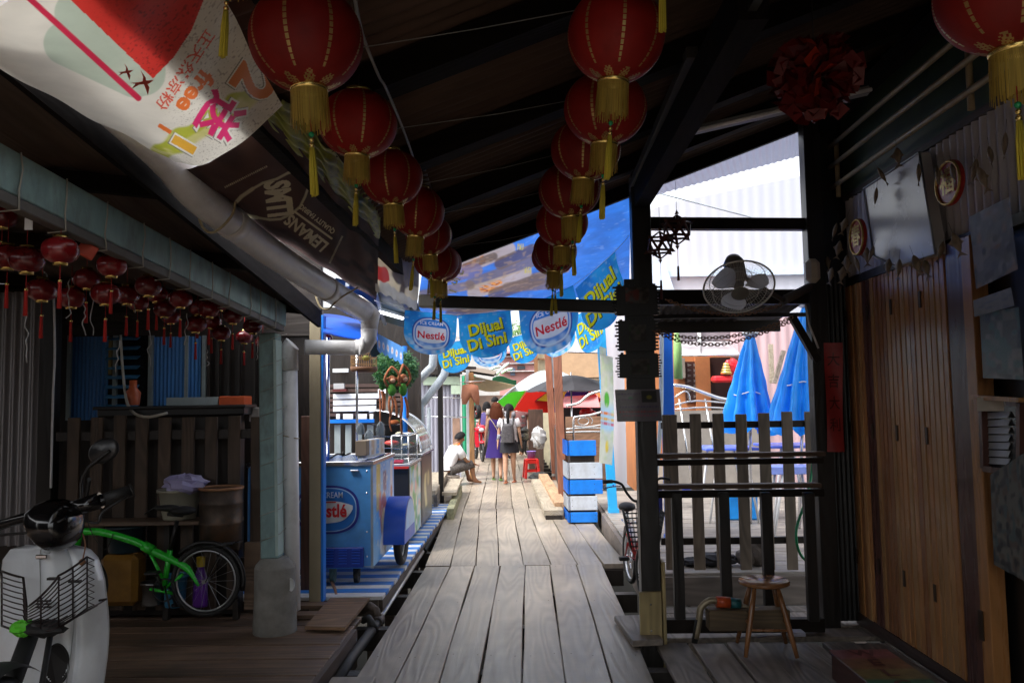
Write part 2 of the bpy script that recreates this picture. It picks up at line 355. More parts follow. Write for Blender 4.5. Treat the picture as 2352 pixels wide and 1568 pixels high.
def lettering(mb, s, fn, c, size, ang=0, mirror=False, off=.003, bold=.0, shear=0, mi=0, asp=1.0, sx=1.0):
    """lay the words s on the surface fn(u,v) around uv c; size = letter height in v; asp = metres-u / metres-v of the surface"""
    vs, fs = text2d(s, bold, shear); ca, sa = math.cos(R(ang)), math.sin(R(ang)); out = []
    for x, y in vs:
        x *= sx
        if mirror: x = -x
        X = (x*ca-y*sa)*size; Y = (x*sa+y*ca)*size; u = c[0]+X/asp; v = c[1]+Y
        e = 1e-3; p = V(fn(u, v)); a = V(fn(u+e, v))-p; b = V(fn(u, v+e))-p; n = a.cross(b).normalized()
        out.append(p+n*off)
    mb.add(out, [f[::-1] for f in fs] if mirror else fs, mi); return mb
# ================= setting =================
M_board = wood('weathered boardwalk wood', (.34, .285, .222), 'Y', rough=.40, var=.22, island=.15, bump=.4, grain=16, scale=1.6, st_=.06, det=5, dirt=.4, dirtcol=(.13, .115, .10))
M_boardX = wood('terrace wood', (.27, .24, .21), 'X', rough=.55, var=.25, island=.15, bump=.5, dirt=.35, dirtcol=(.12, .11, .1))
M_deckL = wood('dark brown deck wood', (.17, .108, .07), 'X', rough=.5, var=.35, island=.3, bump=.5, st_=.06, dirt=.5, dirtcol=(.03, .022, .018))
M_deckR = wood('grey brown deck wood', (.22, .185, .155), 'Y', rough=.55, var=.4, island=.25, bump=.7, dirt=.55, dirtcol=(.04, .035, .03))
M_dark = wood('dark stained wood', (.02, .014, .011), 'Z', rough=.45, var=.3, bump=.3)
M_darkX = wood('dark stained beam', (.02, .015, .012), 'X', rough=.5, var=.3, bump=.3, spec=.25)
M_pick = wood('brown picket wood', (.085, .055, .036), 'Z', rough=.6, var=.35, island=.25, bump=.5, dirt=.3)
M_black = mat('black paint', (.012, .011, .011), rough=.4, var=.3)
M_steel = mat('stainless steel', (.75, .76, .78), rough=.18, metal=1, var=.08)
M_pvc = mat('grey plastic pipe', (.80, .80, .82), rough=.36, var=.1, scale=4, dirt=.5, dirtcol=(.2, .18, .16))
M_blue = mat('blue paint', (.012, .20, .75), rough=.4, var=.1, dirt=.25, dirtcol=(.03, .1, .3))
M_white = mat('white paint', (.72, .73, .74), rough=.5, var=.08, dirt=.35, dirtcol=(.4, .38, .34))
M_conc = mat('weathered concrete', (.24, .23, .21), rough=.85, var=.3, scale=9, bump=.6, dirt=.6, dirtcol=(.16, .14, .12))
M_teal = mat('old teal paint', (.22, .34, .34), rough=.6, var=.3, scale=9, bump=.4, stretch=(1, 1, .45), dirt=.95, dirtcol=(.10, .09, .075))
M_rubber = mat('black rubber', (.015, .015, .015), rough=.6, var=.2)
M_water = mat('dark tidal mud', (.022, .02, .016), rough=.85, var=.4, scale=.8, spec=.1)

o = MB().grid(lambda u, v: V((-1500+3000*u, -1200+3000*v, -2.2)), 4, 4).build('water', M_water); tag(o, kind='structure')
# boardwalk: lengthwise planks in lengths of 4.26 m, bending slightly left
gx = [-1.03, -.786, -.542, -.30, -.055, .189, .453, .70]
joints = [(-13.1, 0), (-8.86, 0), (-4.6, 0), (-.36, 0), (3.9, 0), (8.14, 0), (12.4, -.2), (16.7, -.33), (21.0, -.46), (25.3, -.6), (29.6, -.73), (33.9, -.86), (38.2, -1.0), (46, -1.2)]
mb = MB(); rnd.seed(3)
for k in range(len(joints)-1):
    (y0, s0), (y1, s1) = joints[k], joints[k+1]
    w0 = 1.0
    k -= 2
    xs = gx[:] + ([.95] if 3 <= k <= 4 else [])
    if k >= 4: xs = [-1.27]+xs
    jit = [rnd.uniform(-.012, .012) for _ in xs]
    for i in range(len(xs)-1):
        a0, a1 = xs[i]+jit[i]+s0+.004, xs[i+1]+jit[i+1]+s0-.005
        b0, b1 = xs[i]-jit[i]*.5+s1+.004, xs[i+1]-jit[i+1]*.5+s1-.005
        n = 8; dz = rnd.uniform(-.003, .003); e0 = rnd.uniform(.003, .012); e1 = rnd.uniform(.003, .012); ph = rnd.uniform(0, 6)
        vs = []
        for j in range(n+1):
            t = j/n; y = (y0+e0)*(1-t)+(y1-e1)*t; wob = .004*math.sin(ph+t*9); wb2 = .004*math.sin(ph+t*7+2)
            l = a0*(1-t)+b0*t+wob; r = a1*(1-t)+b1*t+wb2; z = dz+.002*math.sin(ph*2+t*5)
            vs += [(l, y, z-.045), (l, y, z-.004), (l+.005, y, z), (r-.005, y, z), (r, y, z-.004), (r, y, z-.045)]
        fs = []
        for j in range(n):
            for q in range(6):
                q2 = (q+1) % 6; fs.append((j*6+q, j*6+q2, (j+1)*6+q2, (j+1)*6+q))
        fs += [tuple(range(6)), tuple(n*6+q for q in range(6))[::-1]]
        mb.add(vs, [f[::-1] for f in fs])
rn = random.Random(77)
for k in range(4, len(joints)-3):
    for yy in (joints[k][0]-.12, joints[k][0]+.13, joints[k][0]+1.4, joints[k][0]+2.8):
        s0 = joints[k][1]
        for i in range(7):
            for e in (.05, .19): mb.lathe([(.0055, .0012), (.0001, .0016)], (gx[i]+s0*1.0+e+rn.uniform(-.01, .01)-(.05*(yy-joints[k][0]) if k >= 5 else 0), yy+rn.uniform(-.03, .03), .003), 7, 1)
o = fixn(mb.build('boardwalk', [M_board, mat('rusty nail', (.03, .02, .015), rough=.6)])); tag(o, kind='structure')
mb = MB()
for k in range(-4, 46, 1):
    mb.bx((-1.3-(max(0, k-8)*.03), k*1.0+.1, -.2), (.9-(max(0, k-8)*.03), k*1.0+.2, -.05))
for k in range(-1, 12):
    for x in (-1.1, .6): mb.bx((x, k*4+.0, -2.4), (x+.12, k*4+.12, -.2))
o = mb.build('boardwalk_frame', M_dark); tag(o, kind='structure')

def deck(name, x0, x1, y0, y1, z, wd, axis, m, seed, gap=.006, th=.035, jit=.0, ends=.0):
    mb = MB(); r = random.Random(seed)
    if axis == 'X':
        y = y0
        while y < y1-.02:
            q = min(wd*r.uniform(.93, 1.07), y1-y); dz = r.uniform(-.004, .004)
            mb.box(((x0+x1)/2+r.uniform(-ends, ends), y+q/2, z-th/2+dz), (x1-x0, q-gap, th), (0, 0, r.uniform(-jit, jit)), 0, .004); y += q
    else:
        x = x0
        while x < x1-.02:
            q = min(wd*r.uniform(.9, 1.1), x1-x); dz = r.uniform(-.004, .004)
            mb.box((x+q/2, (y0+y1)/2+r.uniform(-ends, ends), z-th/2+dz), (q-gap, y1-y0, th), (0, 0, r.uniform(-jit, jit)), 0, .004); x += q
    o = mb.build(name, m); tag(o, kind='structure'); return o
deck('veranda_deck', -7, -1.24, -3.5, 6.1, .05, .15, 'X', M_deckL, 1)
mb = MB(); mb.bx((-1.235, -3.5, -.2), (-1.20, 5.75, .052)); mb.bx((-7, 6.11, -.3), (-1.7, 6.15, .03)); mb.bx((-1.5, 5.0, -2.2), (-1.38, 5.12, .0)); mb.bx((-1.5, 2.0, -2.2), (-1.38, 2.12, .0))
tag(mb.build('deck_edge', wood('deck edge board', (.10, .07, .055), 'Y', bump=.5)), kind='structure')
deck('back_floor', -9, -1.72, 6.2, 13, -.02, .16, 'X', M_deckL, 11)
deck('side_deck', .83, 2.36, -3.5, 5.55, -.01, .21, 'Y', M_deckR, 5, gap=.012, ends=.02, jit=.004)
deck('low_steps', .86, 2.5, 5.72, 6.6, -.03, .23, 'X', M_deckR, 6, gap=.03, jit=.01)
deck('terrace', .98, 6.5, 6.95, 13.2, .15, .165, 'X', M_boardX, 8)
mb = MB(); mb.bx((.93, 6.9, -.1), (6.5, 6.945, .13)); mb.bx((.93, 6.95, -.1), (.975, 13.2, .13)); mb.bx((1.3, 6.88, -2.2), (1.42, 7.0, -.1)); mb.bx((2.6, 6.88, -2.2), (2.72, 7.0, -.1))
tag(mb.build('terrace_edge', wood('terrace edge wood', (.17, .14, .12), 'X', var=.3)), kind='structure')
# blue and white striped stall platform
mb = MB(); rr_ = random.Random(4); y = 6.5; i = 0
while y < 12.3:
    q = .135*rr_.uniform(.95, 1.05)
    mb.box((-2.3+rr_.uniform(-.008, .008), y+q/2, .085+rr_.uniform(-.003, .003)), (2.3, q-.005, .03), (0, 0, rr_.uniform(-.004, .004)), (i+1) % 2, .003); y += q; i += 1
o = mb.build('striped_platform', [mat('platform blue paint', (.03, .20, .62), rough=.5, var=.2, dirt=.6, dirtcol=(.1, .13, .17), scale=8), mat('platform white paint', (.62, .62, .62), rough=.55, var=.15, dirt=.6, dirtcol=(.25, .22, .2), scale=8)]); tag(o, kind='structure')
mb = MB(); mb.bx((-3.4, 6.52, -.06), (-1.2, 6.56, .07)); mb.bx((-1.21, 6.57, -.06), (-1.17, 12.3, .07))
for k in range(8): mb.bx((-1.3, 6.6+k*.8, -2.2), (-1.22, 6.68+k*.8, -.06))
tag(mb.build('platform_frame', wood('platform frame wood', (.12, .09, .07), 'Y')), kind='structure')

mb = MB(); mb.bx((-7.1, -3.6, -.3), (-7.0, 6.4, 3.6)); mb.bx((-7.1, -4.7, -.3), (-1.7, -4.6, 3.6)); mb.bx((1.25, -1.8, -.3), (2.4, -1.72, 4.0)); tag(mb.build('light_block_wall', M_dark), 'dark timber wall closing the covered walk behind the viewer', 'wall')  # walls out of view, added to keep daylight off the near part
# ---- things on the ground edge ----
def g4(x, y, z=0.0): return G(x*.57422, y*.57422, z)
t = empty('ground_pipe', g4(1397, 2643, -.04), 0, 'long black and silver pipe running in the gap at the left edge of the boardwalk', 'pipe')
def rel(pts, t): return [V(p)-t.location for p in pts]
a = [g4(1330, 2760, -.05), g4(1397, 2643, -.05), g4(1510, 2488, -.045)]; MB().tube(rel(a, t), .036, 12).build('pipe_end', M_rubber, t)
b = [g4(1510, 2488, -.04), g4(1600, 2350, -.03), g4(1692, 2205, -.02)]; MB().tube(rel(b, t), .018, 12).build('pipe_length', mat('galvanised pipe', (.5, .5, .48), rough=.35, metal=.8, dirt=.4, dirtcol=(.2, .15, .1)), t)
b = [g4(1692, 2205, -.03), g4(1740, 2125, -.03), g4(1770, 2075, -.03)]; MB().tube(rel(b, t), .04, 12).build('pipe_end', M_rubber, t)
mb = MB(); p = a[2]-t.location; d = (a[2]-a[1]).normalized(); mb.tube([p-d*.05, p+d*.06], .048, 14); mb.tube([p+d*.09, p+d*.13], .034, 14); mb.build('coupling', mat('brown coupling', (.06, .045, .035), rough=.5), t)
for nm, pts in (('bent hose', [(1340, 2640), (1372, 2590), (1400, 2560), (1420, 2555)]),):
    o = MB().tube([g4(x, y, -.01) for x, y in pts], .022, 10).build('bent_hose', mat('grey hose', (.16, .2, .26), rough=.4)); tag(o, 'short bent grey hose beside the black pipe at the deck edge', 'hose')
o = MB().tube([g4(1448, 2440, .0), g4(1480, 2420, .04), g4(1505, 2440, .04), g4(1515, 2475, -.03)], .03, 10).build('bent_hose', mat('brown corroded pipe', (.1, .075, .06), rough=.6, dirt=.5)); tag(o, 'brown bent pipe coming out under the loose board', 'hose')
o = MB().tube([g4(1452, 2480, .0), g4(1475, 2470, .03), g4(1490, 2495, .0), g4(1500, 2520, -.05)], .026, 10).build('bent_hose', M_rubber); tag(o, 'black bent hose joining the ground pipe below the brown one', 'hose')
o = MB().tube([g4(1327, 2325, .12), g4(1338, 2350, .10), g4(1345, 2380, .09), g4(1350, 2400, .06)], .014, 8).build('water_hose', mat('rusty hose', (.3, .16, .1), rough=.5)); tag(o, 'short rusty hose hanging over the front of the striped platform', 'hose')
# loose board and boards stacked beside the footing
c = [g4(1219, 2503, .09), g4(1379, 2507, .09), g4(1487, 2378, .09), g4(1330, 2378, .09)]
def slab(name, pts, th, m):
    pts = [V(p) for p in pts]; vs = pts+[p-V((0, 0, th)) for p in pts]
    mb = MB(); mb.add(vs, [(0, 1, 2, 3), (7, 6, 5, 4), (0, 4, 5, 1), (1, 5, 6, 2), (2, 6, 7, 3), (3, 7, 4, 0)]); return fixn(mb.build(name, m))
M_ply = wood('loose brown plywood', (.22, .13, .07), 'X', var=.35, bump=.4, dirt=.6, dirtcol=(.06, .04, .03))
tag(slab('loose_board', c, .022, M_ply), 'loose brown board lying askew on the deck edge beside the concrete footing', 'board')
for i, (y, x0, x1) in enumerate(((2372, 1215, 1310), (2420, 1222, 1290), (2458, 1215, 1265))):
    a = g4(x0, y, .07); b_ = g4(x1, y, .07)
    o = MB().box(((a+b_)/2), ((b_-a).length+.15, .12, .03), (0, 0, R(-2+2*i)), 0, .003).build('deck_board', M_deckL)
    tag(o, ('brown board behind the loose board, farthest from the viewer', 'middle brown board tucked under the loose board', 'nearest short brown board beside the concrete footing')[i], 'board')
a = g4(1300, 2655, .05); o = MB().box((-.99, 3.9, .035), (.25, 1.7, .05), (0, 0, R(1.5)), 0, .005).build('plank_step', M_board); tag(o, 'short grey plank lying over the left edge of the boardwalk in front', 'plank')
o = MB().box((.72, 5.72, .035), (.2, .62, .04), (0, 0, R(5)), 0, .004).build('step_board', M_deckR); tag(o, 'grey step board with a dark edge beside the foot of the black post', 'board')
# ================= roof over the walkway =================
M_raf = wood('rafter wood', (.008, .006, .005), 'X', rough=.8, var=.3, bump=.2, spec=.08)
M_rafY = wood('beam wood', (.010, .008, .008), 'Y', rough=.8, var=.3, bump=.2, spec=.08)
def rz(x): return 2.96+.37*x
M_roof = mat('dark corrugated roof sheet', (.085, .055, .042), spec=.12, rough=.65, metal=.0, var=.35, scale=5, dirt=.5, dirtcol=(.06, .03, .02), stretch=(.3, 1, 1))
root = empty('walkway_roof', (0, 0, 2.8), 0, 'dark corrugated lean-to roof with black rafters over the wooden walkway', 'roof')
mb = MB()
Yr0, Yr1 = -1.6, 6.2
def rf(u, v):
    x = -.95+4.9*u; y = Yr0+(Yr1-Yr0)*v; return V((x, y, rz(x)+.012*math.sin(y*2*math.pi/.075)-2.8))
mb.grid(rf, 4, 620); mb.grid(lambda u, v: rf(u, v)+V((0, 0, .02)), 2, 200); mb.build('roof_sheet', M_roof, root)
mb = MB()
for y, w in ((6.16, .06), (5.35, .10), (4.55, .12), (3.65, .12), (2.75, .12), (1.9, .12), (1.0, .12), (-.2, .12), (-1.4, .12)):
    mb.bar((-.68, y, rz(-.68)-2.8-.07), (3.9, y, rz(3.9)-2.8-.07), w, .10)
mb.build('rafter', M_raf, root)
mb = MB()
mb.bar((-.91, Yr0, rz(-.91)-2.8-.05), (-.91, Yr1, rz(-.91)-2.8-.05), .05, .1)
for x in (2.2, 2.9, 3.6): mb.bar((x, Yr0, rz(x)-2.8-.2), (x, Yr1, rz(x)-2.8-.2), .06, .1)
mb.build('purlin', M_raf, root)
# big beam along, from the post head towards the viewer, and diagonal braces
a = P(1462, 520, 5.7); b = V((1.05, .2, rz(1.05)-.24))
t = empty('roof_beam', (.75, 5.6, 2.9), 0, 'long black diagonal roof beam rising from the head of the black post', 'beam')
pa = P(1470, 455, 5.62); pb = P(1730, -10, 2.6)
MB().bar(pa-t.location, pb-t.location, .10, .16, mi=0).build('main_beam', M_rafY, t)
pa2 = P(1452, 430, 5.66); pb2 = P(1590, 120, 3.5); MB().bar(pa2-t.location, pb2-t.location, .05, .05).build('brace', mat('grey brown brace', (.05, .045, .04), rough=.6), t)
MB().bar(P(1478, 450, 5.5)-t.location, P(1742, -10, 2.52)-t.location, .03, .03).build('edge_strip', mat('dull grey metal strip', (.03, .03, .03), rough=.6), t)
# ridge of posts on the right
M_postb = wood('black post wood', (.018, .015, .013), 'Z', rough=.4, var=.3, bump=.3)
def g(px, py, z=0): return G(px, py, z)
t = empty('black_post', (.80, 5.62, 0), 0, 'thick black timber post with a pale wooden sleeve at its foot, right of the boardwalk', 'post')
MB().bx((-.065, -.065, -.3), (.065, .065, 3.15), 0, .006).build('post', M_postb, t)
mb = MB(); mb.bx((-.085, -.095, .0), (.06, -.067, .33), 0, .003); mb.bx((.067, -.09, -.25), (.09, .065, .52), 0, .003)
mb.build('sleeve', wood('pale sleeve wood', (.36, .28, .13), 'Z', rough=.6, var=.3), t)
for z in (.08, .25): MB().lathe([(.007, -.004), (.007, 0), (.0001, .001)], (-.012, -.096, z), 10, M=Matrix.Rotation(R(90), 3, 'X')).build('bolt', M_steel, t)
# crossbeam over the walk to the left
a = P(963, 677, 5.7); b = P(1450, 691, 5.6)
t = empty('cross_beam', (a+b)/2, 0, 'horizontal dark steel tube crossing the walkway below the blue tarpaulin', 'beam')
pa, pb = a-t.location, b-t.location
mb = MB(); mb.bar(pa-V((0, 0, .045)), pb-V((0, 0, .045)), .08, .085, bev=.01); mb.build('tube', mat('dark steel tube', (.035, .035, .035), rough=.38, metal=.6), t)
MB().bar(pa-V((.0, 0, .045)), pa+(pb-pa)*.09-V((0, 0, .045)), .086, .09, bev=.01).build('end_cap', mat('dirty white tape', (.42, .42, .38), rough=.6, dirt=.5), t)

# ================= window-like opening above the fence =================
t = empty('opening_frame', (.8, 5.75, 2.2), 0, 'black beams framing the high opening on the right above the rails', 'frame')
def rb(p, q, w, h, nm, m=M_darkX): return MB().bar(V(p)-t.location, V(q)-t.location, w, h, bev=.004).build(nm, m, t)
rb(P(1470, 514, 5.8), P(1880, 516, 6.05), .08, .085, 'beam')
rb(P(1470, 684, 5.8), P(1880, 682, 6.05), .09, .105, 'beam')
rb(P(1868, 345, 6.05), P(1872, 520, 6.05), .03, .02, 'upright')
# corrugated awning strip below the lower beam
t = empty('small_awning', P(1680, 720, 6.0), 0, 'narrow dark corrugated awning under the lower black beam of the opening', 'awning')
A = P(1500, 705, 6.1)-t.location; B = P(1850, 700, 6.15)-t.location
mb = MB(); mb.grid(lambda u, v: A*(1-u)+B*u+V((0, v*.9, .03-v*.10+.014*math.sin(u*2*math.pi*19))), 240, 4); mb.build('sheet', mat('dusty roofing', (.10, .09, .09), rough=.7, dirt=.6), t)
MB().bar(P(1500, 728, 6.35)-t.location, P(1868, 722, 6.4)-t.location, .04, .03).build('batten', M_dark, t)
MB().bar(P(1500, 752, 6.6)-t.location, P(1790, 748, 6.65)-t.location, .05, .09).build('front_beam', mat('grey beam', (.06, .055, .05), rough=.6), t)
mb = MB(); mb.grid(lambda u, v: P(1500, 738, 6.5)*(1-u)+P(1700, 735, 6.5)*u+V((0, v*.25, .02-v*.03+.012*math.sin(u*2*math.pi*9)))-t.location, 120, 2); mb.build('sheet', _mc['dusty roofing'], t)
# right post and diagonal brace
t = empty('corner_post', (2.13, 6.0, 0), 0, 'black corner post where the rails meet the shop wall', 'post')
MB().bx((-.07, -.06, -.1), (.05, .06, 3.7), 0, .005).build('post', M_postb, t)
MB().bar(P(1818, 725, 5.95)-t.location, P(1878, 830, 5.95)-t.location, .05, .05).build('brace', M_darkX, t)
mb = MB(); q = [P(1850, 700, 5.92), P(1858, 745, 5.92), P(1872, 780, 5.9), P(1880, 800, 5.9)]; mb.tube([p-t.location for p in q], .008, 8); mb.build('wire', M_pvc, t)

# ================= shop wall on the right =================
XW = 2.38
M_corrW = mat('pale corrugated wall sheet', (.74, .73, .78), rough=.45, var=.15, metal=.2, dirt=.4, dirtcol=(.25, .16, .12), stretch=(1, 1, .2))
t = empty('shop_wall', (XW, 2, 0), 0, 'dark shop wall on the right with corrugated sheet above wooden folding doors', 'wall')
mb = MB(); mb.bx((.03, -6, -.1), (.10, 4.12, 3.86)); mb.build('backing', M_black, t)
mb = MB()
mb.grid(lambda u, v: V((.0+.012*math.sin((u*8.1)*2*math.pi/.075), -4.0+8.1*u, 2.46+v*.58)), 864, 1)
o = mb.build('wall_sheet', M_corrW, t)
MB().bx((-.02, -4, 3.03), (.03, 4.12, 3.07)).build('ledge', wood('wall ledge wood', (.07, .055, .05), 'Y'), t)
MB().bx((-.01, -4, 3.07), (.02, 4.12, 3.83)).build('green_panel', mat('dark green panel', (.05, .085, .05), rough=.5, var=.3, dirt=.4), t)
MB().bx((-.03, -4, 2.40), (.03, 4.1, 2.455)).build('lintel', M_dark, t)
MB().bx((-.05, -3.9, -.02), (.02, 4.05, .06)).build('sill', wood('door sill wood', (.06, .035, .028), 'Y', rough=.4), t)
mb = MB(); mb.grid(lambda u, v: V((-.25+.27*u, 4.02-.008*abs(math.sin(u*2*math.pi*4)), 0+2.5*v)), 96, 1); mb.bx((-.25, 4.03, 0), (.03, 4.1, 3.78)); mb.build('end_panel', M_black, t)
# rails in front of the green panel
t = empty('bamboo_rails', (2.27, 4, 3.2), 0, 'three pale bamboo rails with uprights in front of the dark green panel', 'rails')
M_bam = mat('bamboo', (.42, .33, .20), rough=.45, var=.25, scale=12)
for z in (3.13, 3.29, 3.44):
    MB().tube([V((0, y, z+.003*math.sin(y*3)-3.2)) for y in (-8, -5, -3, -1, .5, 2.02)], [.016, .016, .017, .018, .018, .016], 8).build('rail', M_bam, t)
for y in (1.95, .15, -1.6):
    MB().tube([V((.03, y, 3.05-3.2)), V((.03, y, 3.48-3.2))], .018, 8).build('upright', M_bam, t)
# wooden folding doors
M_slat = [wood('door wood %s' % n, c, 'Z', rough=.30, var=.16, island=.07, bump=.2, grain=10) for n, c in (('orange', (.44, .20, .07)), ('tan', (.43, .225, .09)), ('dark', (.10, .04, .03)), ('red brown', (.30, .125, .05)))]
ys = [6.0, 5.63, 5.25, 4.92, 4.52, 4.30, 4.16]
rs_ = random.Random(12)
leafs = [(6.0, 5.64), (5.635, 5.27), (5.265, 4.88), (4.875, 4.5)]
names = ['reddish brown door leaf of narrow boards, farthest along the shop wall', 'second door leaf from the black corner post, with a hinge at mid height', 'third door leaf from the black corner post, orange brown', 'broad brown door leaf nearest the posters']
for k, (yb, ya) in enumerate(leafs):
    t = empty('door_leaf', (XW-.005, (ya+yb)/2, .06), 0, names[k], 'door', 'wooden folding doors of the shop')
    mb = MB(); n = 6; wdt = (yb-ya)/n; r = random.Random(k+20)
    for i in range(n):
        y = ya-(ya+yb)/2+i*wdt; mi = r.choice([0, 1, 1, 3]); mi = 2 if i == n-1 and k in (1,) or (i == 0 and k in (0, 3)) else mi
        mb.bx((-.045+r.uniform(-.003, .003), y+.002, 0), (-.01, y+wdt-.002, 2.33), mi, .006)
    mb.build('boards', M_slat, t)
    for z in (.35, 1.25, 2.05): o = MB().bx((-.054, -.014, z), (-.046, .014, z+.10), 0, .003).build('hinge', mat('dark hinge', (.07, .045, .03), rough=.4, metal=.7), t); o.location.y = (yb-ya)/2-.02
t = empty('door_frame', (XW, 4.3, 0), 0, 'dark brown door jamb with an orange edge beside the posters', 'door frame')
MB().bx((-.075, .03, .0), (-.0, .19, 2.42), 0, .004).build('jamb', M_slat[2], t)
MB().bx((-.085, -.07, .0), (-.0, .025, 2.42), 0, .004).build('edge', M_slat[0], t)
mb = MB(); mb.bx((-.095, -.01, .35), (-.088, .03, .5), 0, .002); mb.build('hinge', mat('dark hinge', (.04, .04, .035)), t)
# wall part with posters right of the door
# ================= veranda on the left =================
BX = -1.76
b0, b1 = P(-60, 360, 2.62), P(640, 722, 5.72)
dirb = (b1-b0).normalized(); b00 = b0-dirb*3.0
t = empty('veranda_beam', b1, 0, 'long pale teal painted beam above the rows of small red lanterns', 'beam')
MB().bar(b00-b1, b0*0+(b1+dirb*.06)-b1, .07, .155, bev=.004).build('beam', M_teal, t)
MB().bar(b00-b1+V((.01, 0, -.1)), b1+dirb*.02-b1+V((.01, 0, -.1)), .05, .04, bev=.004).build('lower_strip', mat('grey timber strip', (.13, .125, .12), rough=.7, dirt=.4), t)
mb = MB(); r = random.Random(5)
for k in range(19):
    c = b1-dirb*(.18+k*.27+r.uniform(-.05, .05))-b1
    pts = [c+V((.040, 0, .08)), c+V((.044, r.uniform(-.01, .01), .02)), c+V((.042, r.uniform(-.02, .02), -.06)), c+V((.04, 0, -.125)), c+V((-.03, 0, -.13))]
    mb.tube(pts, .0035, 5)
mb.build('wire_wraps', mat('twisted wire', (.35, .33, .28), rough=.5), t)
t = empty('veranda_post', P(632, 1240, 5.72)*1, 0, 'old teal painted square post standing on a round concrete footing', 'post')
zb = t.location.z
t.location = (t.location.x, 5.72, .05)
mb = MB(); mb.bar((0-.02, 0, .50), (-.045, 0, 2.05), .125, .125, up=(0, 1, 0), bev=.008); mb.build('post', M_teal, t)
mb = MB(); mb.bx((.030, -.07, .52), (.052, .066, 2.0), 0, .003); o = mb.build('corner_strip', mat('pale teal strip', (.42, .55, .52), rough=.5, dirt=.4, dirtcol=(.25, .27, .24)), t); o.rotation_euler.y = R(-.9)
mb = MB(); mb.lathe([(.148, 0), (.146, .05), (.141, .20), (.136, .435)], (0, 0, 0), 32); mb.lathe([(.136, .435), (.127, .455), (.090, .50)], (0, 0, 0), 32); mb.lathe([(.090, .50), (.0001, .515)], (0, 0, 0), 32)
for i in range(len(mb.v)): x, y, z = mb.v[i]; q = 1+.012*math.sin(z*37+math.atan2(y, x)*3)+.008*math.sin(z*90+x*60); mb.v[i] = (x*q, y*q, z)
mb.build('footing', M_conc, t)
for k in range(9):
    z = .62+k*.17; q = [V((-.085, -.066, z)), V((.055, -.067, z+.05)), V((.056, .07, z+.07))]; MB().tube(q, .0022, 5).build('wire', _mc['twisted wire'], t)
mb = MB(); mb.lathe([(.032, -.002), (.03, .002), (.0001, .003)], (.135, -.075, .33), 12, M=Matrix.Rotation(R(60), 3, 'Z') @ Matrix.Rotation(R(90), 3, 'Y'), sx=1.4); mb.build('paint_patch', M_white, t)
# downpipe and big pipe
t = empty('downpipe', P(672, 1400, 5.85), 0, 'grey plastic downpipe running up beside the teal post', 'pipe')
L0 = t.location.copy(); MB().tube([V((0, 0, 0)), P(665, 815, 5.85)-L0], .055, 18).build('pipe', M_pvc, t)
MB().tube([P(665, 850, 5.85)-L0, P(664, 798, 5.85)-L0, P(672, 790, 5.85)-L0], .062, 18).build('tee', M_pvc, t)
mb = MB(); q = P(668, 1000, 5.85)-L0; mb.tube([q+V((-.14, -.05, .02)), q+V((-.02, -.06, .0)), q+V((.056, -.03, -.02)), q+V((.05, .03, -.02))], .004, 6); mb.build('tie_wire', mat('rope', (.4, .33, .2), rough=.8), t)
t = empty('drain_pipe', P(850, 722, 6.1), 0, 'thick grey plastic gutter pipe sloping down under the banners to an elbow', 'pipe'); L0 = t.location.copy()
mp_ = [(-100, -60, 1.75), (60, 50, 2.2), (240, 225, 2.75), (385, 365, 3.3), (450, 445, 3.55), (530, 510, 3.9), (640, 592, 4.5), (750, 662, 5.2), (838, 716, 6.0)]
pp = [P(*q)-L0 for q in mp_]
def smoothpts(p, n=4):
    out = []
    for i in range(len(p)-1):
        p0 = p[max(i-1, 0)]; p1 = p[i]; p2 = p[i+1]; p3 = p[min(i+2, len(p)-1)]
        for k in range(n):
            s = k/n; out.append(.5*((2*p1)+(p2-p0)*s+(2*p0-5*p1+4*p2-p3)*s*s+(3*p1-p0-3*p2+p3)*s**3))
    return out+[p[-1]]
MB().tube(smoothpts(pp), .077, 26).build('pipe', M_pvc, t)
mb = MB()
e0 = P(838, 716, 6.0)-L0; e1 = P(838, 772, 6.0)-L0; e2 = P(700, 797, 5.87)-L0
mb.tube([e0+V((-.05, -.1, .04)), e0, e0+V((.035, .03, -.03)), e0+V((.03, .02, -.10)), e1+V((.03, 0, .02))], [.08, .082, .08, .062, .058], 24); mb.build('elbow', M_pvc, t)
mb = MB(); mb.tube([e1+V((.03, 0, .05)), e1+V((.03, 0, -.02)), e1+V((.0, 0, -.07)), e1+V((-.06, 0, -.085))], .060, 20); mb.build('elbow', M_pvc, t)
MB().tube([e1+V((-.05, 0, -.085)), e2], .054, 20).build('pipe', M_pvc, t)
mb = MB(); mb.tube([e2+V((.42, .04, -.002)), e2+V((.39, .03, -.002))], .059, 20); mb.build('joint', M_pvc, t)
for i in (5, 7): c = pp[i]; d = (pp[i+1]-pp[i-1]).normalized(); MB().tube([c-d*.03, c+d*.05], .081, 26).build('joint', M_pvc, t)
for k, (px, py, Y, dx) in enumerate(((497, 492, 3.72, 0), (755, 680, 5.3, .1))):
    c = P(px, py, Y)
    pts = [c+V((-.10, 0, .06)), c+V((-.06, -.01, -.06)), c+V((.0, -.02, -.088)), c+V((.075, -.02, -.02)), c+V((.10+dx, -.03, .05))]
    o = MB().tube(smoothpts(pts, 4), .006, 6).build('pipe_hanger', _mc['rope']); tag(o, ('rope hanger tied round the pipe below the brown banner', 'white cable looped round the pipe near its elbow')[k], 'rope')
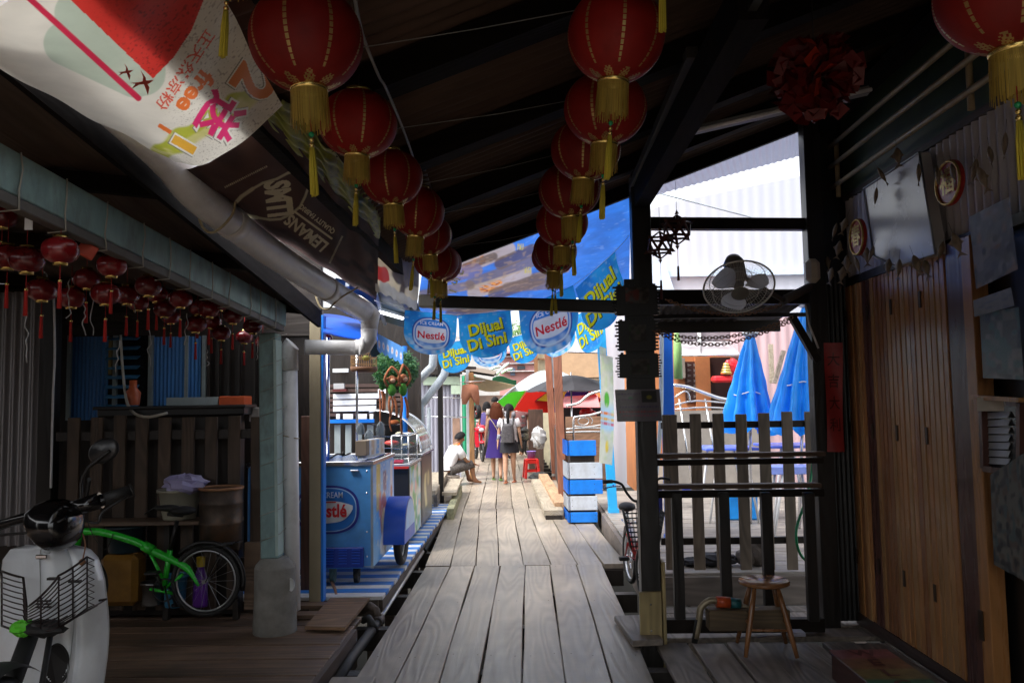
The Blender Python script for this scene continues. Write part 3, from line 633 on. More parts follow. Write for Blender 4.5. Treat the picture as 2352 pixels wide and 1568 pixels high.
# veranda roof (underside seen)
t = empty('veranda_roof', (-1.58, 3.3, 2.62), 0, 'low dark veranda roof of boards behind the sloping grey pipe', 'roof')
def vz(x, y): return .12*(-1.45-x)*1.0-.115*(y-3.3)*(1 if y > 3.3 else 1.0)
mb = MB(); mb.grid(lambda u, v: V((-4.5*u, -4.6+7.5*v, vz(-1.45-4.5*u, 3.3-4.6+7.5*v)+.004*math.sin(u*150))), 300, 10)
mb.grid(lambda u, v: V((-4.5*u, -4.6+7.5*v, vz(-1.45-4.5*u, 3.3-4.6+7.5*v)+.03)), 4, 4)
mb.build('roof_boards', wood('veranda roof boards', (.06, .04, .028), 'Y', var=.3), t)
mb = MB()
for k in range(7):
    y = -4.4+k*1.15
    mb.bar((-.02, y, vz(-1.45, 3.3+y)-.05), (-4.4, y, vz(-5.85, 3.3+y)-.05), .05, .08)
mb.build('rafters', M_raf, t)
MB().bar((0, -4.6, vz(-1.45, -1.3)-.04), (0, 2.9, vz(-1.45, 6.2)-.04), .025, .13).build('fascia', M_rafY, t)
MB().bx((-4.5, 2.9, -.10), (-.80, 4.15, -.06)).build('rear_eave', M_raf, t)
# ---- house behind ----
def panel(name, px0, py0, px1, py1, Y, m, th=.03, parent=None, L0=V((0, 0, 0))):
    a = P(px0, py1, Y); b = P(px1, py0, Y)
    return MB().bx(V((a.x, Y, a.z))-L0, V((b.x, Y+th, b.z))-L0).build(name, m, parent)
Yh = 7.3
t = empty('left_house', (-4, Yh, 0), 0, 'dark house front on the left with board siding, blue panels and a louvred window', 'house'); L0 = t.location.copy()
mb = MB(); zt = P(400, 560, Yh).z; zb2 = P(400, 775, Yh).z; n = 7; x0 = P(110, 700, Yh).x; x1 = P(738, 700, Yh).x
for i in range(n):
    z0 = zb2+(zt-zb2)*i/n; mb.box(((x0+x1)/2-L0.x, -.01, z0+(zt-zb2)/n/2), (x1-x0, .02, (zt-zb2)/n*1.05), (R(6), 0, 0))
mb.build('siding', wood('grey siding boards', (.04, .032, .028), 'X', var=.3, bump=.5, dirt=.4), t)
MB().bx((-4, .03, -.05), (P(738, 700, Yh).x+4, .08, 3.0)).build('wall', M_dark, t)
M_bpan = mat('faded blue sheet', (.05, .22, .55), rough=.5, var=.2, dirt=.4, dirtcol=(.02, .05, .12), stretch=(6, 1, .5))
def corr(name, px0, py0, px1, py1, Y, m, pitch, parent, L0, amp=.006):
    a = P(px0, py1, Y); b = P(px1, py0, Y); wd = b.x-a.x; n = max(8, int(wd/pitch*8))
    return MB().grid(lambda u, v: V((a.x+wd*u, Y+amp*math.sin(u*wd/pitch*2*math.pi), a.z+(b.z-a.z)*v))-L0, n, 1).build(name, m, parent)
corr('blue_panel', 163, 772, 250, 965, Yh-.03, M_bpan, .035, t, L0)
corr('blue_panel', 352, 772, 462, 940, Yh-.03, M_bpan, .035, t, L0)
M_frm = mat('pale blue grey frame', (.32, .38, .38), rough=.5, dirt=.4)
for x0_, x1_ in ((150, 163), (256, 269), (338, 351), (462, 472), (422, 432)): panel('frame_post', x0_, 770, x1_, 965, Yh-.05, M_frm, .04, t, L0)
panel('frame_post', 248, 775, 256, 860, Yh-.06, mat('ochre paint', (.25, .19, .07)), .04, t, L0)
w_ = panel('louvre_window', 269, 770, 338, 960, Yh-.02, mat('dark room glass', (.01, .012, .014), rough=.15), .01, t, L0)
mb = MB()
for k in range(9):
    z = P(300, 778+k*22, Yh).z; a = P(268, 0, Yh).x; b = P(340, 0, Yh).x
    mb.box(((a+b)/2-L0.x, -.06, z), (b-a, .07, .006), (R(25), 0, 0))
mb.build('louvre_blades', mat('blue glass louvre', (.08, .25, .45), rough=.2), w_)
for k, (x, y, yy, h) in enumerate(((475, 770, 940, 8), (497, 770, 940, 7), (520, 770, 930, 8), (545, 790, 935, 6), (580, 790, 960, 7))): panel('dark_slat', x, y, x+h, yy, Yh-.04, M_dark, .03, t, L0)
t2 = empty('corrugated_wall', P(60, 1240, 6.35), 0, 'grey corrugated metal wall at the far left edge behind the white scooter', 'wall'); L1 = t2.location.copy(); 
M_zinc = mat('zinc sheet', (.30, .285, .29), rough=.38, metal=.55, var=.2, dirt=.5, dirtcol=(.2, .16, .16), stretch=(1, 1, .15))
corr('sheet', -700, 640, 117, 1262, 6.35, M_zinc, .0755, t2, L1, .022)
panel('top_boards', -700, 560, 117, 640, 6.34, _mc['grey siding boards'], .03, t2, L1)
MB().bx(V((P(119, 0, 6.3).x, 6.25, -.0))-L1, V((P(152, 0, 6.3).x, 6.36, 2.45))-L1, 0, .005).build('corner_post', M_postb, t2)
o = MB().tube(smoothpts([P(122, 620, 6.2), P(126, 800, 6.2), P(122, 900, 6.2), P(120, 980, 6.2), P(117, 1120, 6.2)], 3), .009, 6).build('dangling_cable', M_pvc); tag(o, 'thin pale cable hanging down beside the corrugated metal wall', 'cable')
# ---- picket fence ----
Yf = 6.14
t = empty('picket_fence', (P(380, 0, Yf).x, Yf, .05), 0, 'dark brown picket fence behind the green bicycle', 'fence'); L0 = t.location.copy(); L0.z = .05
r = random.Random(2)
for x in (171, 224, 277, 327, 379, 433, 486, 539, 591):
    a = P(x, 955+r.uniform(-2, 4), Yf); h = a.z-.05
    MB().bx((a.x-.046-L0.x, -.012, .05), (a.x+.046-L0.x, .012, h), 0, .004).build('picket', M_pick, t)
for zz, nm in ((1.30, 'rail'), (.35, 'rail')): MB().bx((P(150, 0, Yf).x-L0.x, .013, zz), (P(606, 0, Yf).x-L0.x, .05, zz+.07), 0, .003).build(nm, M_dark, t)
# tall boards at the gate
t = empty('gate_post', G(703, 1368, .05), 0, 'dark brown upright board between the grey downpipe and the cream post', 'post'); L0 = t.location.copy()
MB().bx((-.04, -.02, -.2), (.05, .03, P(700, 955, L0.y).z-.05), 0, .004).build('board', wood('red brown board', (.10, .045, .03), 'Z'), t)
t = empty('cream_post', (P(728, 0, 6.45).x, 6.45, 0), 0, 'dirty cream post with a bright blue edge at the corner of the ice cream stall', 'post')
MB().bx((-.045, -.04, -.1), (.045, .05, 2.3), 0, .005).build('post', mat('dirty cream paint', (.34, .29, .19), rough=.6, var=.2, dirt=.6, dirtcol=(.14, .11, .08), scale=5, stretch=(1, 1, .3)), t)
MB().bx((.046, -.035, .08), (.066, .05, 2.3), 0, .003).build('blue_edge', M_blue, t)
# ---- things on and behind the fence ----
t = empty('planter_trough', P(390, 945, 6.35), 0, 'long black trough resting behind the tops of the pickets', 'trough'); L0 = t.location.copy()
mb = MB(); a = P(222, 958, 6.3); b = P(560, 930, 6.3); mb.bx(a-L0, V((b.x, 6.52, b.z))-L0, 0, .01); mb.bx(V((a.x-.02, 6.27, b.z-.02))-L0, V((b.x+.02, 6.55, b.z+.005))-L0, 0, .006); mb.build('trough', M_black, t)
MB().bx(V((P(225, 0, 6.35).x, 6.4, .0))-L0, V((P(555, 0, 6.35).x, 6.5, a.z))-L0).build('stand', M_dark, t)
o = panel('white_box', 382, 911, 500, 932, 6.6, mat('pale blue plastic', (.42, .50, .52), rough=.4), .22); tag(o, 'long pale box lying on top of the black trough', 'box')
o = MB().bx(P(502, 931, 6.6), P(560, 909, 6.6)+V((0, .2, 0)), 0, .006).build('orange_box', mat('orange red box', (.65, .10, .02), rough=.4)); tag(o, 'small orange red box at the end of the pale box', 'box')
o = MB().lathe([(.05, 0), (.06, .1), (.03, .14), (.028, .2), (.0001, .2)], P(305, 930, 6.6), 14).build('orange_bottle', mat('orange plastic', (.55, .12, .04), rough=.4)); tag(o, 'orange bottle standing in front of the louvred window', 'bottle')
o = MB().tube(smoothpts([P(277, 770, 6.9), P(282, 850, 6.8), P(294, 930, 6.4), P(330, 957, 6.05), P(385, 948, 6.1)], 4), .011, 8).build('hanging_hose', mat('cream hose', (.5, .47, .4), rough=.5)); tag(o, 'pale hose hanging in a loop in front of the blue panel', 'hose')
o = MB().bx(P(572, 968, 6.5), P(596, 935, 6.5)+V((0, .1, 0)), 0, .004).build('paper_carton', mat('pale carton', (.45, .42, .4), rough=.6)); tag(o, 'small pale carton behind the last picket near the teal post', 'carton')
t = empty('shelf_table', P(400, 1150, 5.98), 0, 'low brown bench in front of the pickets carrying the tub and the rusty drum', 'bench'); L0 = t.location.copy()
zs = P(400, 1192, 5.98).z
MB().bx(V((P(240, 0, 6).x, 5.88, zs-.03))-L0, V((P(560, 0, 6).x, 6.10, zs))-L0, 0, .004).build('top', M_deckL, t)
for x in (250, 395, 548): MB().bx(V((P(x, 0, 6).x-.02, 6.04, .05))-L0, V((P(x, 0, 6).x+.02, 6.09, zs-.03))-L0).build('leg', M_dark, t)
def tubl(name, px, py0, py1, Y, r0, r1, m, lab, cat, rim=True, yy=None, seg=24, zbase=None):
    c = P(px, py1, Y); h = P(px, py0, Y).z-c.z; pr = [(.0001, 0), (r0*.97, 0), (r0, .01), (r1, h)]
    if rim: pr += [(r1+.012, h), (r1+.012, h-.02)]
    else: pr += [(r1*.6, h+.012), (.0001, h+.012)]
    o = MB().lathe(pr+([(r1-.004, h-.01), (r0*.9, .02), (.0001, .02)] if rim else []), c, seg).build(name, m); tag(o, lab, cat); return o
tubl('plastic_tub', 412, 1122, 1190, 5.98, .115, .145, mat('dirty cream plastic', (.40, .38, .30), rough=.5, dirt=.5), 'cream plastic tub with a lilac bag on top beside the rusty drum', 'tub')
def crumple(name, c, r, m, lab, cat, seed=0, sc3=(1, 1, .6)):
    rr = random.Random(seed); vs = []; fs = []; n, k = 14, 9
    for i in range(k+1):
        th = math.pi*i/k
        for j in range(n):
            f = 1+rr.uniform(-.18, .18); vs.append(V((math.sin(th)*math.cos(2*math.pi*j/n)*sc3[0], math.sin(th)*math.sin(2*math.pi*j/n)*sc3[1], math.cos(th)*sc3[2]))*r*f)
    for i in range(k):
        for j in range(n): fs.append((i*n+j, i*n+(j+1) % n, (i+1)*n+(j+1) % n, (i+1)*n+j))
    o = MB().add([v+V(c) for v in vs], fs).build(name, m); return tag(o, lab, cat)
crumple('plastic_bag', P(425, 1112, 5.95), .13, mat('lilac plastic bag', (.42, .38, .62), rough=.35), 'crumpled lilac plastic bag in the cream tub', 'bag', 3, (1.2, 1, .55))
dr = empty('oil_drum', P(507, 1240, 5.95), 0, 'rusty cut down metal drum beside the cream tub', 'drum'); L0 = dr.location.copy()
h = P(507, 1120, 5.95).z-L0.z
M_rust = mat('rusty metal', (.10, .075, .06), rough=.55, metal=.5, var=.5, scale=10, dirt=.7, dirtcol=(.28, .12, .04))
mb = MB(); mb.lathe([(.0001, 0), (.145, 0), (.148, .12), (.155, .13), (.148, .14), (.148, .26), (.155, .27), (.148, .28), (.148, h), (.14, h), (.14, .05)], (0, 0, 0), 32); mb.build('drum', M_rust, dr)
MB().tube([(math.cos(a_)*.148, math.sin(a_)*.148, h) for a_ in [2*math.pi*k/32 for k in range(32)]], .011, 8, closed=True).build('rim', mat('rusty rim', (.4, .2, .1), rough=.5, metal=.3), dr)
tubl('storage_bin', 290, 1205, 1265, 6.0, .12, .13, mat('dark teal plastic', (.012, .03, .04), rough=.4), 'dark teal plastic bin behind the frame of the green bicycle', 'bin')
t = empty('jerrycan', P(282, 1386, 5.98), 0, 'dirty yellow brown jerrycan standing behind the green bicycle', 'jerrycan')
M_jc = mat('dirty yellow plastic', (.30, .15, .025), rough=.4, var=.3, dirt=.6, dirtcol=(.08, .04, .015))
hh = .36
mb = MB(); mb.box((0, 0, hh/2), (.27, .18, hh), None, 0, .035); mb.build('can', M_jc, t)
mb = MB(); mb.tube([(-.09, 0, hh-.01), (-.085, 0, hh+.035), (.0, 0, hh+.035), (.02, 0, hh-.01)], .014, 8); mb.build('handle', M_jc, t)
MB().lathe([(.03, 0), (.03, .035), (.0001, .035)], (.085, 0, hh-.002), 16).build('cap', mat('orange cap', (.45, .2, .03), rough=.4), t)
tubl('blue_tub', 402, 1318, 1391, 6.0, .07, .085, mat('light blue plastic', (.05, .22, .38), rough=.4), 'small blue tub on the deck behind the bicycle pedal', 'tub')
o = tubl('metal_pot', 350, 1335, 1388, 5.98, .07, .07, mat('dull aluminium', (.3, .3, .3), rough=.35, metal=.9), 'dull metal pot on the deck left of the small blue tub', 'pot')
t = empty('detergent_bottle', P(460, 1392, 6.02), 0, 'purple bottle with a yellow cap seen through the rear wheel', 'bottle')
h = P(460, 1300, 6.02).z-t.location.z
MB().lathe([(.0001, 0), (.052, 0), (.055, .02), (.05, h*.7), (.03, h*.9), (.02, h), (.0001, h)], (0, 0, 0), 16, sx=1.0, sy=.7).build('bottle', mat('purple plastic', (.16, .03, .38), rough=.3), t)
MB().lathe([(.03, 0), (.03, .07), (.0001, .07)], (0, 0, h), 12).build('cap', mat('yellow cap', (.65, .45, .03), rough=.4), t)
o = MB().bx(P(560, 1400, 6.05), P(598, 1245, 6.05)+V((0, .05, 0)), 0, .004).build('lumber_scrap', M_deckL); tag(o, 'piece of dark lumber leaning left of the concrete footing', 'lumber')
o = MB().bx(P(448, 1265, 6.0), P(548, 1245, 6.0)+V((0, .1, 0)), 0, .006).build('rusty_tray', M_rust); tag(o, 'rusty tray under the drum above the rear wheel', 'tray')

# ---- green folding bicycle ----
def wheel(mbt, mbr, mbs, c, r, axis=V((0, 1, 0)), wd=.018, spokes=18, seg=40, rimr=None):
    c = V(c); a = axis.normalized(); u = a.cross(V((0, 0, 1))).normalized(); w_ = a.cross(u)
    ring = lambda q: [c+u*math.cos(2*math.pi*k/seg)*q+w_*math.sin(2*math.pi*k/seg)*q for k in range(seg)]
    mbt.tube(ring(r-wd), wd, 8, closed=True); mbr.tube(ring(r-2*wd-.004), .008, 6, closed=True)
    mbs.tube([c-a*.045, c+a*.045], .014, 8)
    for k in range(spokes):
        an = 2*math.pi*k/spokes; e = c+u*math.cos(an)*(r-2*wd)+w_*math.sin(an)*(r-2*wd); mbs.tube([c+a*(.02 if k % 2 else -.02), e], .0012, 3, cap=False)
def bikewheel(t, c, r, axis=V((0, 1, 0)), rim=None, wd=.018):
    a, b, s = MB(), MB(), MB(); wheel(a, b, s, (0, 0, 0), r, axis, wd); w0 = a.build('wheel', M_rubber, t, loc=c); b.build('rim', rim or mat('alloy rim', (.45, .45, .46), rough=.3, metal=.9), w0); s.build('spokes', mat('spoke steel', (.4, .4, .4), rough=.3, metal=.9), w0); return w0
Yb = 5.72
t = empty('green_bicycle', (P(330, 0, Yb).x, Yb, .05), 0, 'bright green folding bicycle parked in front of the picket fence', 'bicycle'); L0 = t.location.copy()
def bp(px, py, dy=0): q = P(px, py, Yb+dy); return q-L0
M_green = mat('bright green paint', (.03, .60, .04), rough=.25, var=.06, coat=.4)
rw = bikewheel(t, bp(473, 1333), .245); fw = bikewheel(t, bp(168, 1345), .245)
mb = MB()
mb.tube(smoothpts([bp(185, 1220), bp(235, 1222), bp(310, 1243), bp(345, 1262)], 4), [.026]*13, 12)
mb.tube(smoothpts([bp(345, 1262), bp(390, 1283), bp(430, 1305), bp(456, 1345)], 4), [.028]*5+[.024]*4+[.018, .014, .012, .01], 12)
mb.tube([bp(330, 1252), bp(352, 1264)], .036, 12)
mb.tube([bp(391, 1262), bp(377, 1345)], .019, 12); mb.tube([bp(345, 1352), bp(400, 1362)], .012, 8); mb.tube([bp(378, 1350), bp(420, 1318)], .012, 8)
mb.tube([bp(345, 1270), bp(375, 1330)], .012, 8); mb.tube([bp(187, 1196), bp(176, 1260)], .024, 12)
mb.build('frame', M_green, t)
mb = MB(); mb.tube([bp(176, 1258), bp(168, 1345, -.05)], .014, 8); mb.tube([bp(176, 1258), bp(168, 1345, .05)], .014, 8); mb.build('fork', M_green, t)
MB().tube([bp(391, 1262), bp(407, 1195)], .014, 10).build('seat_post', M_black, t)
mb = MB(); mb.ball(bp(420, 1172), .075, 0, 16, 10, (1.25, 1.0, .42)); mb.ball(bp(385, 1166), .045, 0, 14, 8, (2.2, .75, .5)); mb.tube([bp(385, 1180), bp(420, 1183)], .014, 6); mb.build('saddle', M_rubber, t)
mb = MB(); mb.tube([bp(362, 1160), bp(345, 1172), bp(332, 1180)], .006, 6); 
mb.tube(smoothpts([bp(187, 1196), bp(200, 1130), bp(205, 1100)], 3), .014, 8); mb.tube([bp(205, 1100, -.28), bp(205, 1100, .28)], .013, 8); mb.build('handlebar', M_black, t)
mb = MB(); ck = bp(381, 1352); n = 28
mb.tube([ck+V((math.cos(2*math.pi*k/n)*.075, -.03, math.sin(2*math.pi*k/n)*.075)) for k in range(n)], .006, 5, closed=True); mb.tube([ck+V((0, -.045, 0)), ck+V((-.05, -.06, .13))], .010, 6); mb.tube([ck+V((0, .045, 0)), ck+V((.05, .06, -.13))], .010, 6); mb.build('crank', M_black, t)
for s_, q in ((-1, ck+V((-.05, -.10, .13))), (1, ck+V((.05, .10, -.13)))): MB().box(q, (.09, .07, .022), None, 0, .006).build('pedal', M_rubber, t)
mb = MB(); c = bp(473, 1333); mb.tube([c+V((math.cos(a_)*.262, 0, math.sin(a_)*.262)) for a_ in [R(-15)+R(150)*k/16 for k in range(17)]], .016, 6); mb.build('mudguard', M_black, t)
mb = MB(); q = bp(473, 1245)
for dy in (-.05, 0, .05): mb.tube([bp(440, 1255)+V((0, dy, 0)), bp(540, 1247)+V((0, dy, 0))], .005, 5)
for k in range(5): mb.tube([bp(445+22*k, 1254-1.8*k)+V((0, -.05, 0)), bp(445+22*k, 1254-1.8*k)+V((0, .05, 0))], .004, 5)
for dy in (-.05, .05): mb.tube([bp(520, 1250)+V((0, dy, 0)), bp(478, 1333)+V((0, dy, 0))], .004, 5)
mb.build('carrier', M_black, t)
mb = MB(); mb.tube(smoothpts([bp(260, 1225, -.03), bp(240, 1262, -.04), bp(205, 1210, -.05), bp(195, 1150, -.05)], 4), .003, 5); mb.tube([bp(378, 1345, -.02), bp(390, 1420-24, -.12)], .007, 6); mb.build('cable_and_stand', M_black, t)
# ---- white scooter ----
Ys = 3.55
t = empty('white_scooter', (P(118, 0, Ys).x, Ys, .05), 0, 'white step-through scooter with black handlebars and a wire basket, nearest the viewer', 'scooter'); L0 = t.location.copy()
def sp(px, py, dy=0): q = P(px, py, Ys+dy); return q-L0
M_wht = mat('scooter white paint', (.80, .84, .88), rough=.22, var=.05, coat=.5, dirt=.25, dirtcol=(.35, .33, .3))
# leg shield: outline rows (y px, left px, right px)
rows = [(1253, 60, 168), (1262, 25, 205), (1285, 8, 226), (1330, 2, 238), (1400, -4, 246), (1450, -8, 248), (1500, -10, 245), (1568, -14, 236), (1640, -10, 222), (1710, 20, 195)]
def shield(u, v):
    x = v*(len(rows)-1); i = min(int(x), len(rows)-2); f = x-i
    y = rows[i][0]*(1-f)+rows[i+1][0]*f; l = rows[i][1]*(1-f)+rows[i+1][1]*f; r_ = rows[i][2]*(1-f)+rows[i+1][2]*f
    q = 2*u-1; dy = .10*q*q+.03*abs(q)**6-.05*v
    dy += -.05*math.exp(-((u-.46)/.16)**2)*max(0, 1-v*1.1)+.012*math.exp(-((u-.72)/.03)**2)
    yy = y-(14*math.exp(-((u-.47)/.2)**2)*-1 if v == 0 else 0)
    return sp(l+(r_-l)*u, yy, dy)
def hole(u, v): return ((u-.56)/.10)**2+((v-.70)/.075)**2 < 1
mb = MB(); vs_ = {}
nu, nv = 120, 120
mb.grid(shield, nu, nv); keep = [i for i, f in enumerate(mb.f) if not hole((i % nu+.5)/nu, (i//nu+.5)/nv)]
mb.f = [mb.f[i] for i in keep]; mb.m = [0]*len(mb.f); mb.s = [True]*len(mb.f)
o = mb.build('leg_shield', M_wht, t); md = o.modifiers.new('thick', 'SOLIDIFY'); md.thickness = .008; md.offset = 0
mb = MB(); mb.grid(lambda u, v: shield(.42+.3*u, .58+.25*v)+V((0, .06, 0)), 6, 6); mb.build('inner_panel', M_black, t)
od = [shield(.56+.115*math.cos(a_)*(1-.25*math.sin(a_)), .70-.085*math.sin(a_))+V((0, -.006, 0)) for a_ in [2*math.pi*i_/40 for i_ in range(40)]]; MB().add(od, [tuple(range(40))]).build('opening_dark_disc', M_black, t); MB().tube(od, .004, 5, closed=True).build('opening_rim', M_black, t)  # black disc laid over the hole, standing in for its dark inside
mb = MB()
for k in range(2):
    for q in range(3): x_ = 84+19*k; mb.box(sp(x_+6, 1379+7*q, -.10), (.028, .012, .006))
mb.build('vent_slots', M_black, t)
MB().tube([shield(.40, .03+.04*i)+V((0, -.012, 0)) for i in range(12)], .0022, 5).build('seam', mat('seam shadow grey', (.4, .42, .43)), t); MB().tube([shield(.70+.02*math.sin(i*.3), .05+.05*i)+V((0, -.012, 0)) for i in range(17)], .002, 5).build('seam', _mc['seam shadow grey'], t)
MB().tube([shield(i/24, .0)+V((0, -.003, 0)) for i in range(25)]+[shield(1, i/24) for i in range(1, 24)], .007, 6).build('edge_trim', mat('pale rubber trim', (.5, .52, .54)), t)
MB().box(shield(.45, .17)+V((0, -.035, 0)), (.05, .008, .018), (0, 0, 0), 0, .004).build('front_badge', mat('chrome badge', (.6, .6, .62), rough=.15, metal=1), t)
mb = MB(); mb.tube(smoothpts([sp(190, 1225, -.03), sp(196, 1252, -.08), sp(190, 1285, -.07), sp(188, 1300, -.09)], 3), .003, 5); mb.ball(sp(189, 1290, -.08), .014); mb.build('key_chain', mat('rusty brown key tag', (.25, .12, .06)), t)
mb = MB()   # headlight cowl
rg = []
for y_, w_, cx_, dd in ((1148, 30, 128, .03), (1156, 62, 126, .06), (1172, 80, 124, .09), (1195, 84, 126, .10), (1218, 74, 130, .10), (1240, 58, 134, .085), (1256, 36, 136, .06), (1263, 8, 136, .02)):
    c_ = sp(cx_, y_, -.03); hw = w_*.62*Ys/F; rg.append([c_+V((hw*math.copysign(abs(math.cos(a_))**.7, math.cos(a_)), dd*1.25*math.copysign(abs(math.sin(a_))**.7, math.sin(a_)), 0)) for a_ in [2*math.pi*i_/24 for i_ in range(24)]])
mb.add([p for r9 in rg for p in r9], [(i_*24+k_, i_*24+(k_+1) % 24, (i_+1)*24+(k_+1) % 24, (i_+1)*24+k_) for i_ in range(7) for k_ in range(24)], 0, True)
mb.build('headlight_cowl', mat('glossy black plastic', (.006, .006, .007), rough=.14, coat=.3), t)
mb = MB(); mb.tube(smoothpts([sp(-140, 1250, .1), sp(0, 1205, .0), sp(90, 1180, -.02), sp(175, 1165, -.02), sp(240, 1148, .02), sp(296, 1128, .08)], 3), .022, 12)
mb.tube([sp(155, 1172, -.02), sp(232, 1148, .0)], .036, 14); mb.build('handlebar', _mc['glossy black plastic'], t)
mb = MB(); mb.tube([sp(238, 1147, .02), sp(303, 1126, .09)], .027, 14); mb.tube([sp(301, 1127, .088), sp(306, 1125, .092)], .033, 14); mb.build('grip', M_rubber, t)
mb = MB(); mb.tube(smoothpts([sp(195, 1195, -.06), sp(225, 1200, -.07), sp(236, 1175, -.06), sp(292, 1140, -.0)], 3), .006, 6); mb.tube(smoothpts([sp(150, 1190, -.12), sp(80, 1220, -.14), sp(0, 1228, -.1), sp(-60, 1240, -.1)], 3), .006, 6); mb.build('brake_lever', M_black, t)
mb = MB(); mb.tube(smoothpts([sp(188, 1160, .0), sp(186, 1110, .0), sp(200, 1078, .0), sp(222, 1058, .0), sp(252, 1035, .0)], 3), .008, 8); mb.build('mirror_stem', M_steel if False else M_black, t)
mm = MB(); mm.lathe([(.0001, .012), (.05, .01), (.062, 0), (.058, -.012), (.0001, -.012)], sp(238, 1035, .02), 24, M=Matrix.Rotation(R(90), 3, 'X') @ Matrix.Rotation(R(25), 3, 'Z'), sx=1.15, sy=.85); mm.build('mirror', mat('mirror dark', (.02, .02, .022), rough=.3), t)
# wire basket
mb = MB(); topy = [(0, 1322), (62, 1320)]
def basket(u, h):      # u 0..1 round from left back to right, h 0 bottom..1 top
    px = 4+196*u; bow = math.sin(math.pi*u); by = 1450-14*(1-bow)-40*u*u+ (10*bow); ty = by-(125 if u < .28 else (55+ (u-.28)/.35*55 if u < .63 else 118))
    return sp(px, by+(ty-by)*h, -.10-.16*bow)
for k in range(11):
    h = k/10; mb.tube([basket(i/24, h) for i in range(25)], .0028 if 0 < k < 10 else .005, 5)
for i in (0, 7, 11, 16, 20, 24): mb.tube([basket(i/24, 0), basket(i/24, 1)], .0035, 5)
for k in range(9): a_ = basket(.12+.095*k, 0); mb.tube([a_, a_+V((0, .22, .01))], .003, 5)
z_ = [basket(1, k/16)+V((.03 if k % 2 else 0, 0, 0)) for k in range(17)]; mb.tube(z_, .0035, 5)
mb.tube([basket(0, 0)+V((0, .2, 0)), basket(1, 0)+V((0, .16, 0))], .005, 5)
mb.build('basket', mat('dark wire', (.03, .02, .02), rough=.4, metal=.5), t)
mb = MB()
for (x, y) in ((125, 1328), (286*.574+10, 1334)): mb.bx(sp(x-18, y+4, -.12), sp(x+14, y-4, -.10))
for (x, y) in ((150, 1375), (186, 1375), (150, 1388), (186, 1388), (310*.574, 1386)): pass
mb.build('basket_clip', M_black, t)
# front fork, wheel and fender (towards the viewer), seat and rear body behind
mb = MB(); mb.tube([sp(75, 1440, -.12), sp(-20, 1700, -.35)], .035, 12); mb.tube([sp(120, 1430, -.12), sp(75, 1700, -.35)], .012, 8); mb.build('front_fork', M_rubber, t)
c = sp(-20, 1700, -.42); c.z = .27
bikewheel(t, c, .27, V((1, .15, 0)), None, .04)
mb = MB(); mb.grid(lambda u, v: c+V(((v-.5)*.14, -math.cos(R(-20+150*u))*.30, math.sin(R(-20+150*u))*.30+.02*(1-(2*v-1)**2))), 16, 6); mb.build('fender', mat('dark grey plastic', (.03, .03, .032), rough=.5), t)
rr3 = Matrix.Rotation(R(46), 3, 'Z'); bd = rr3 @ V((0, 1, 0))
mb = MB(); mb.box(bd*.8+V((0, 0, .5)), (.26, .85, .3), rr3, 0, .08); mb.box(bd*.35+V((0, 0, .22)), (.3, .5, .08), rr3, 0, .03); mb.build('rear_body', M_wht, t)
MB().box(bd*.8+V((0, 0, .70)), (.27, .75, .1), rr3, 0, .045).build('seat', M_rubber, t)
bikewheel(t, bd*1.05+V((0, 0, .27)), .27, rr3 @ V((1, 0, 0)), None, .045)
o = crumple('glove', sp(52, 1442, -.22)+L0, .05, mat('bright lime cloth', (.12, .6, .03), rough=.6), 'lime green thing lying in the scooter basket', 'cloth', 5, (1, .8, .6))
o = crumple('black_pouch', sp(105, 1442, -.22)+L0, .06, M_rubber, 'black pouch lying in the scooter basket', 'pouch', 6, (1.3, .8, .55))

# ---- small red lanterns under the teal beam ----
M_lred = mat('glossy dark red silk', (.17, .006, .009), rough=.28, var=.15, coat=.3, objr=.25)
M_gold = mat('gold trim', (.75, .55, .18), rough=.22, metal=.9, var=.1)
M_tasr = mat('red tassel thread', (.42, .015, .012), rough=.7, var=.3, scale=60, stretch=(1, 1, .1))
def small_lantern():
    t = empty('small_lantern', (0, 0, 0), 0, 'x', 'lantern', 'small red lanterns hung under the teal beam')
    mb = MB(); n = 32
    pr = []; rr = .065
    for i in range(13):
        a = -math.pi/2+math.pi*i/12; pr.append((max(.025, rr*math.cos(a)**.75 if math.cos(a) > 0 else .025), .05*math.sin(a)))
    vs = []; fs = []
    for i, (r_, z) in enumerate(pr):
        for k in range(n): vs.append(((r_*(1+.03*math.cos(k*math.pi/2)))*math.cos(2*math.pi*k/n), r_*(1+.03*math.cos(k*math.pi/2))*math.sin(2*math.pi*k/n), z))
    for i in range(12):
        for k in range(n): fs.append((i*n+k, i*n+(k+1) % n, (i+1)*n+(k+1) % n, (i+1)*n+k))
    mb.add(vs, fs, 0, True); mb.build('shade', M_lred, t)
    MB().lathe([(.026, .044), (.026, .058), (.018, .058), (.0001, .056)], (0, 0, 0), 16).build('top_cap', M_gold, t)
    MB().lathe([(.0001, -.056), (.026, -.058), (.026, -.044)], (0, 0, 0), 16).build('bottom_cap', M_gold, t)
    MB().tube([(0, 0, .055), (0, 0, .16)], .0015, 4).build('hanging_cord', M_tasr, t); MB().tube([(0, 0, -.055), (0, 0, -.12)], .0015, 4).build('cord', M_tasr, t)
    mb = MB(); mb.lathe([(.0001, -.118), (.008, -.122), (.006, -.128), (.009, -.22), (.0001, -.221)], (0, 0, 0), 8); mb.build('tassel', M_tasr, t)
    MB().ball((0, 0, -.117), .008, 0, 8, 6).build('bead', M_gold, t)
    return t
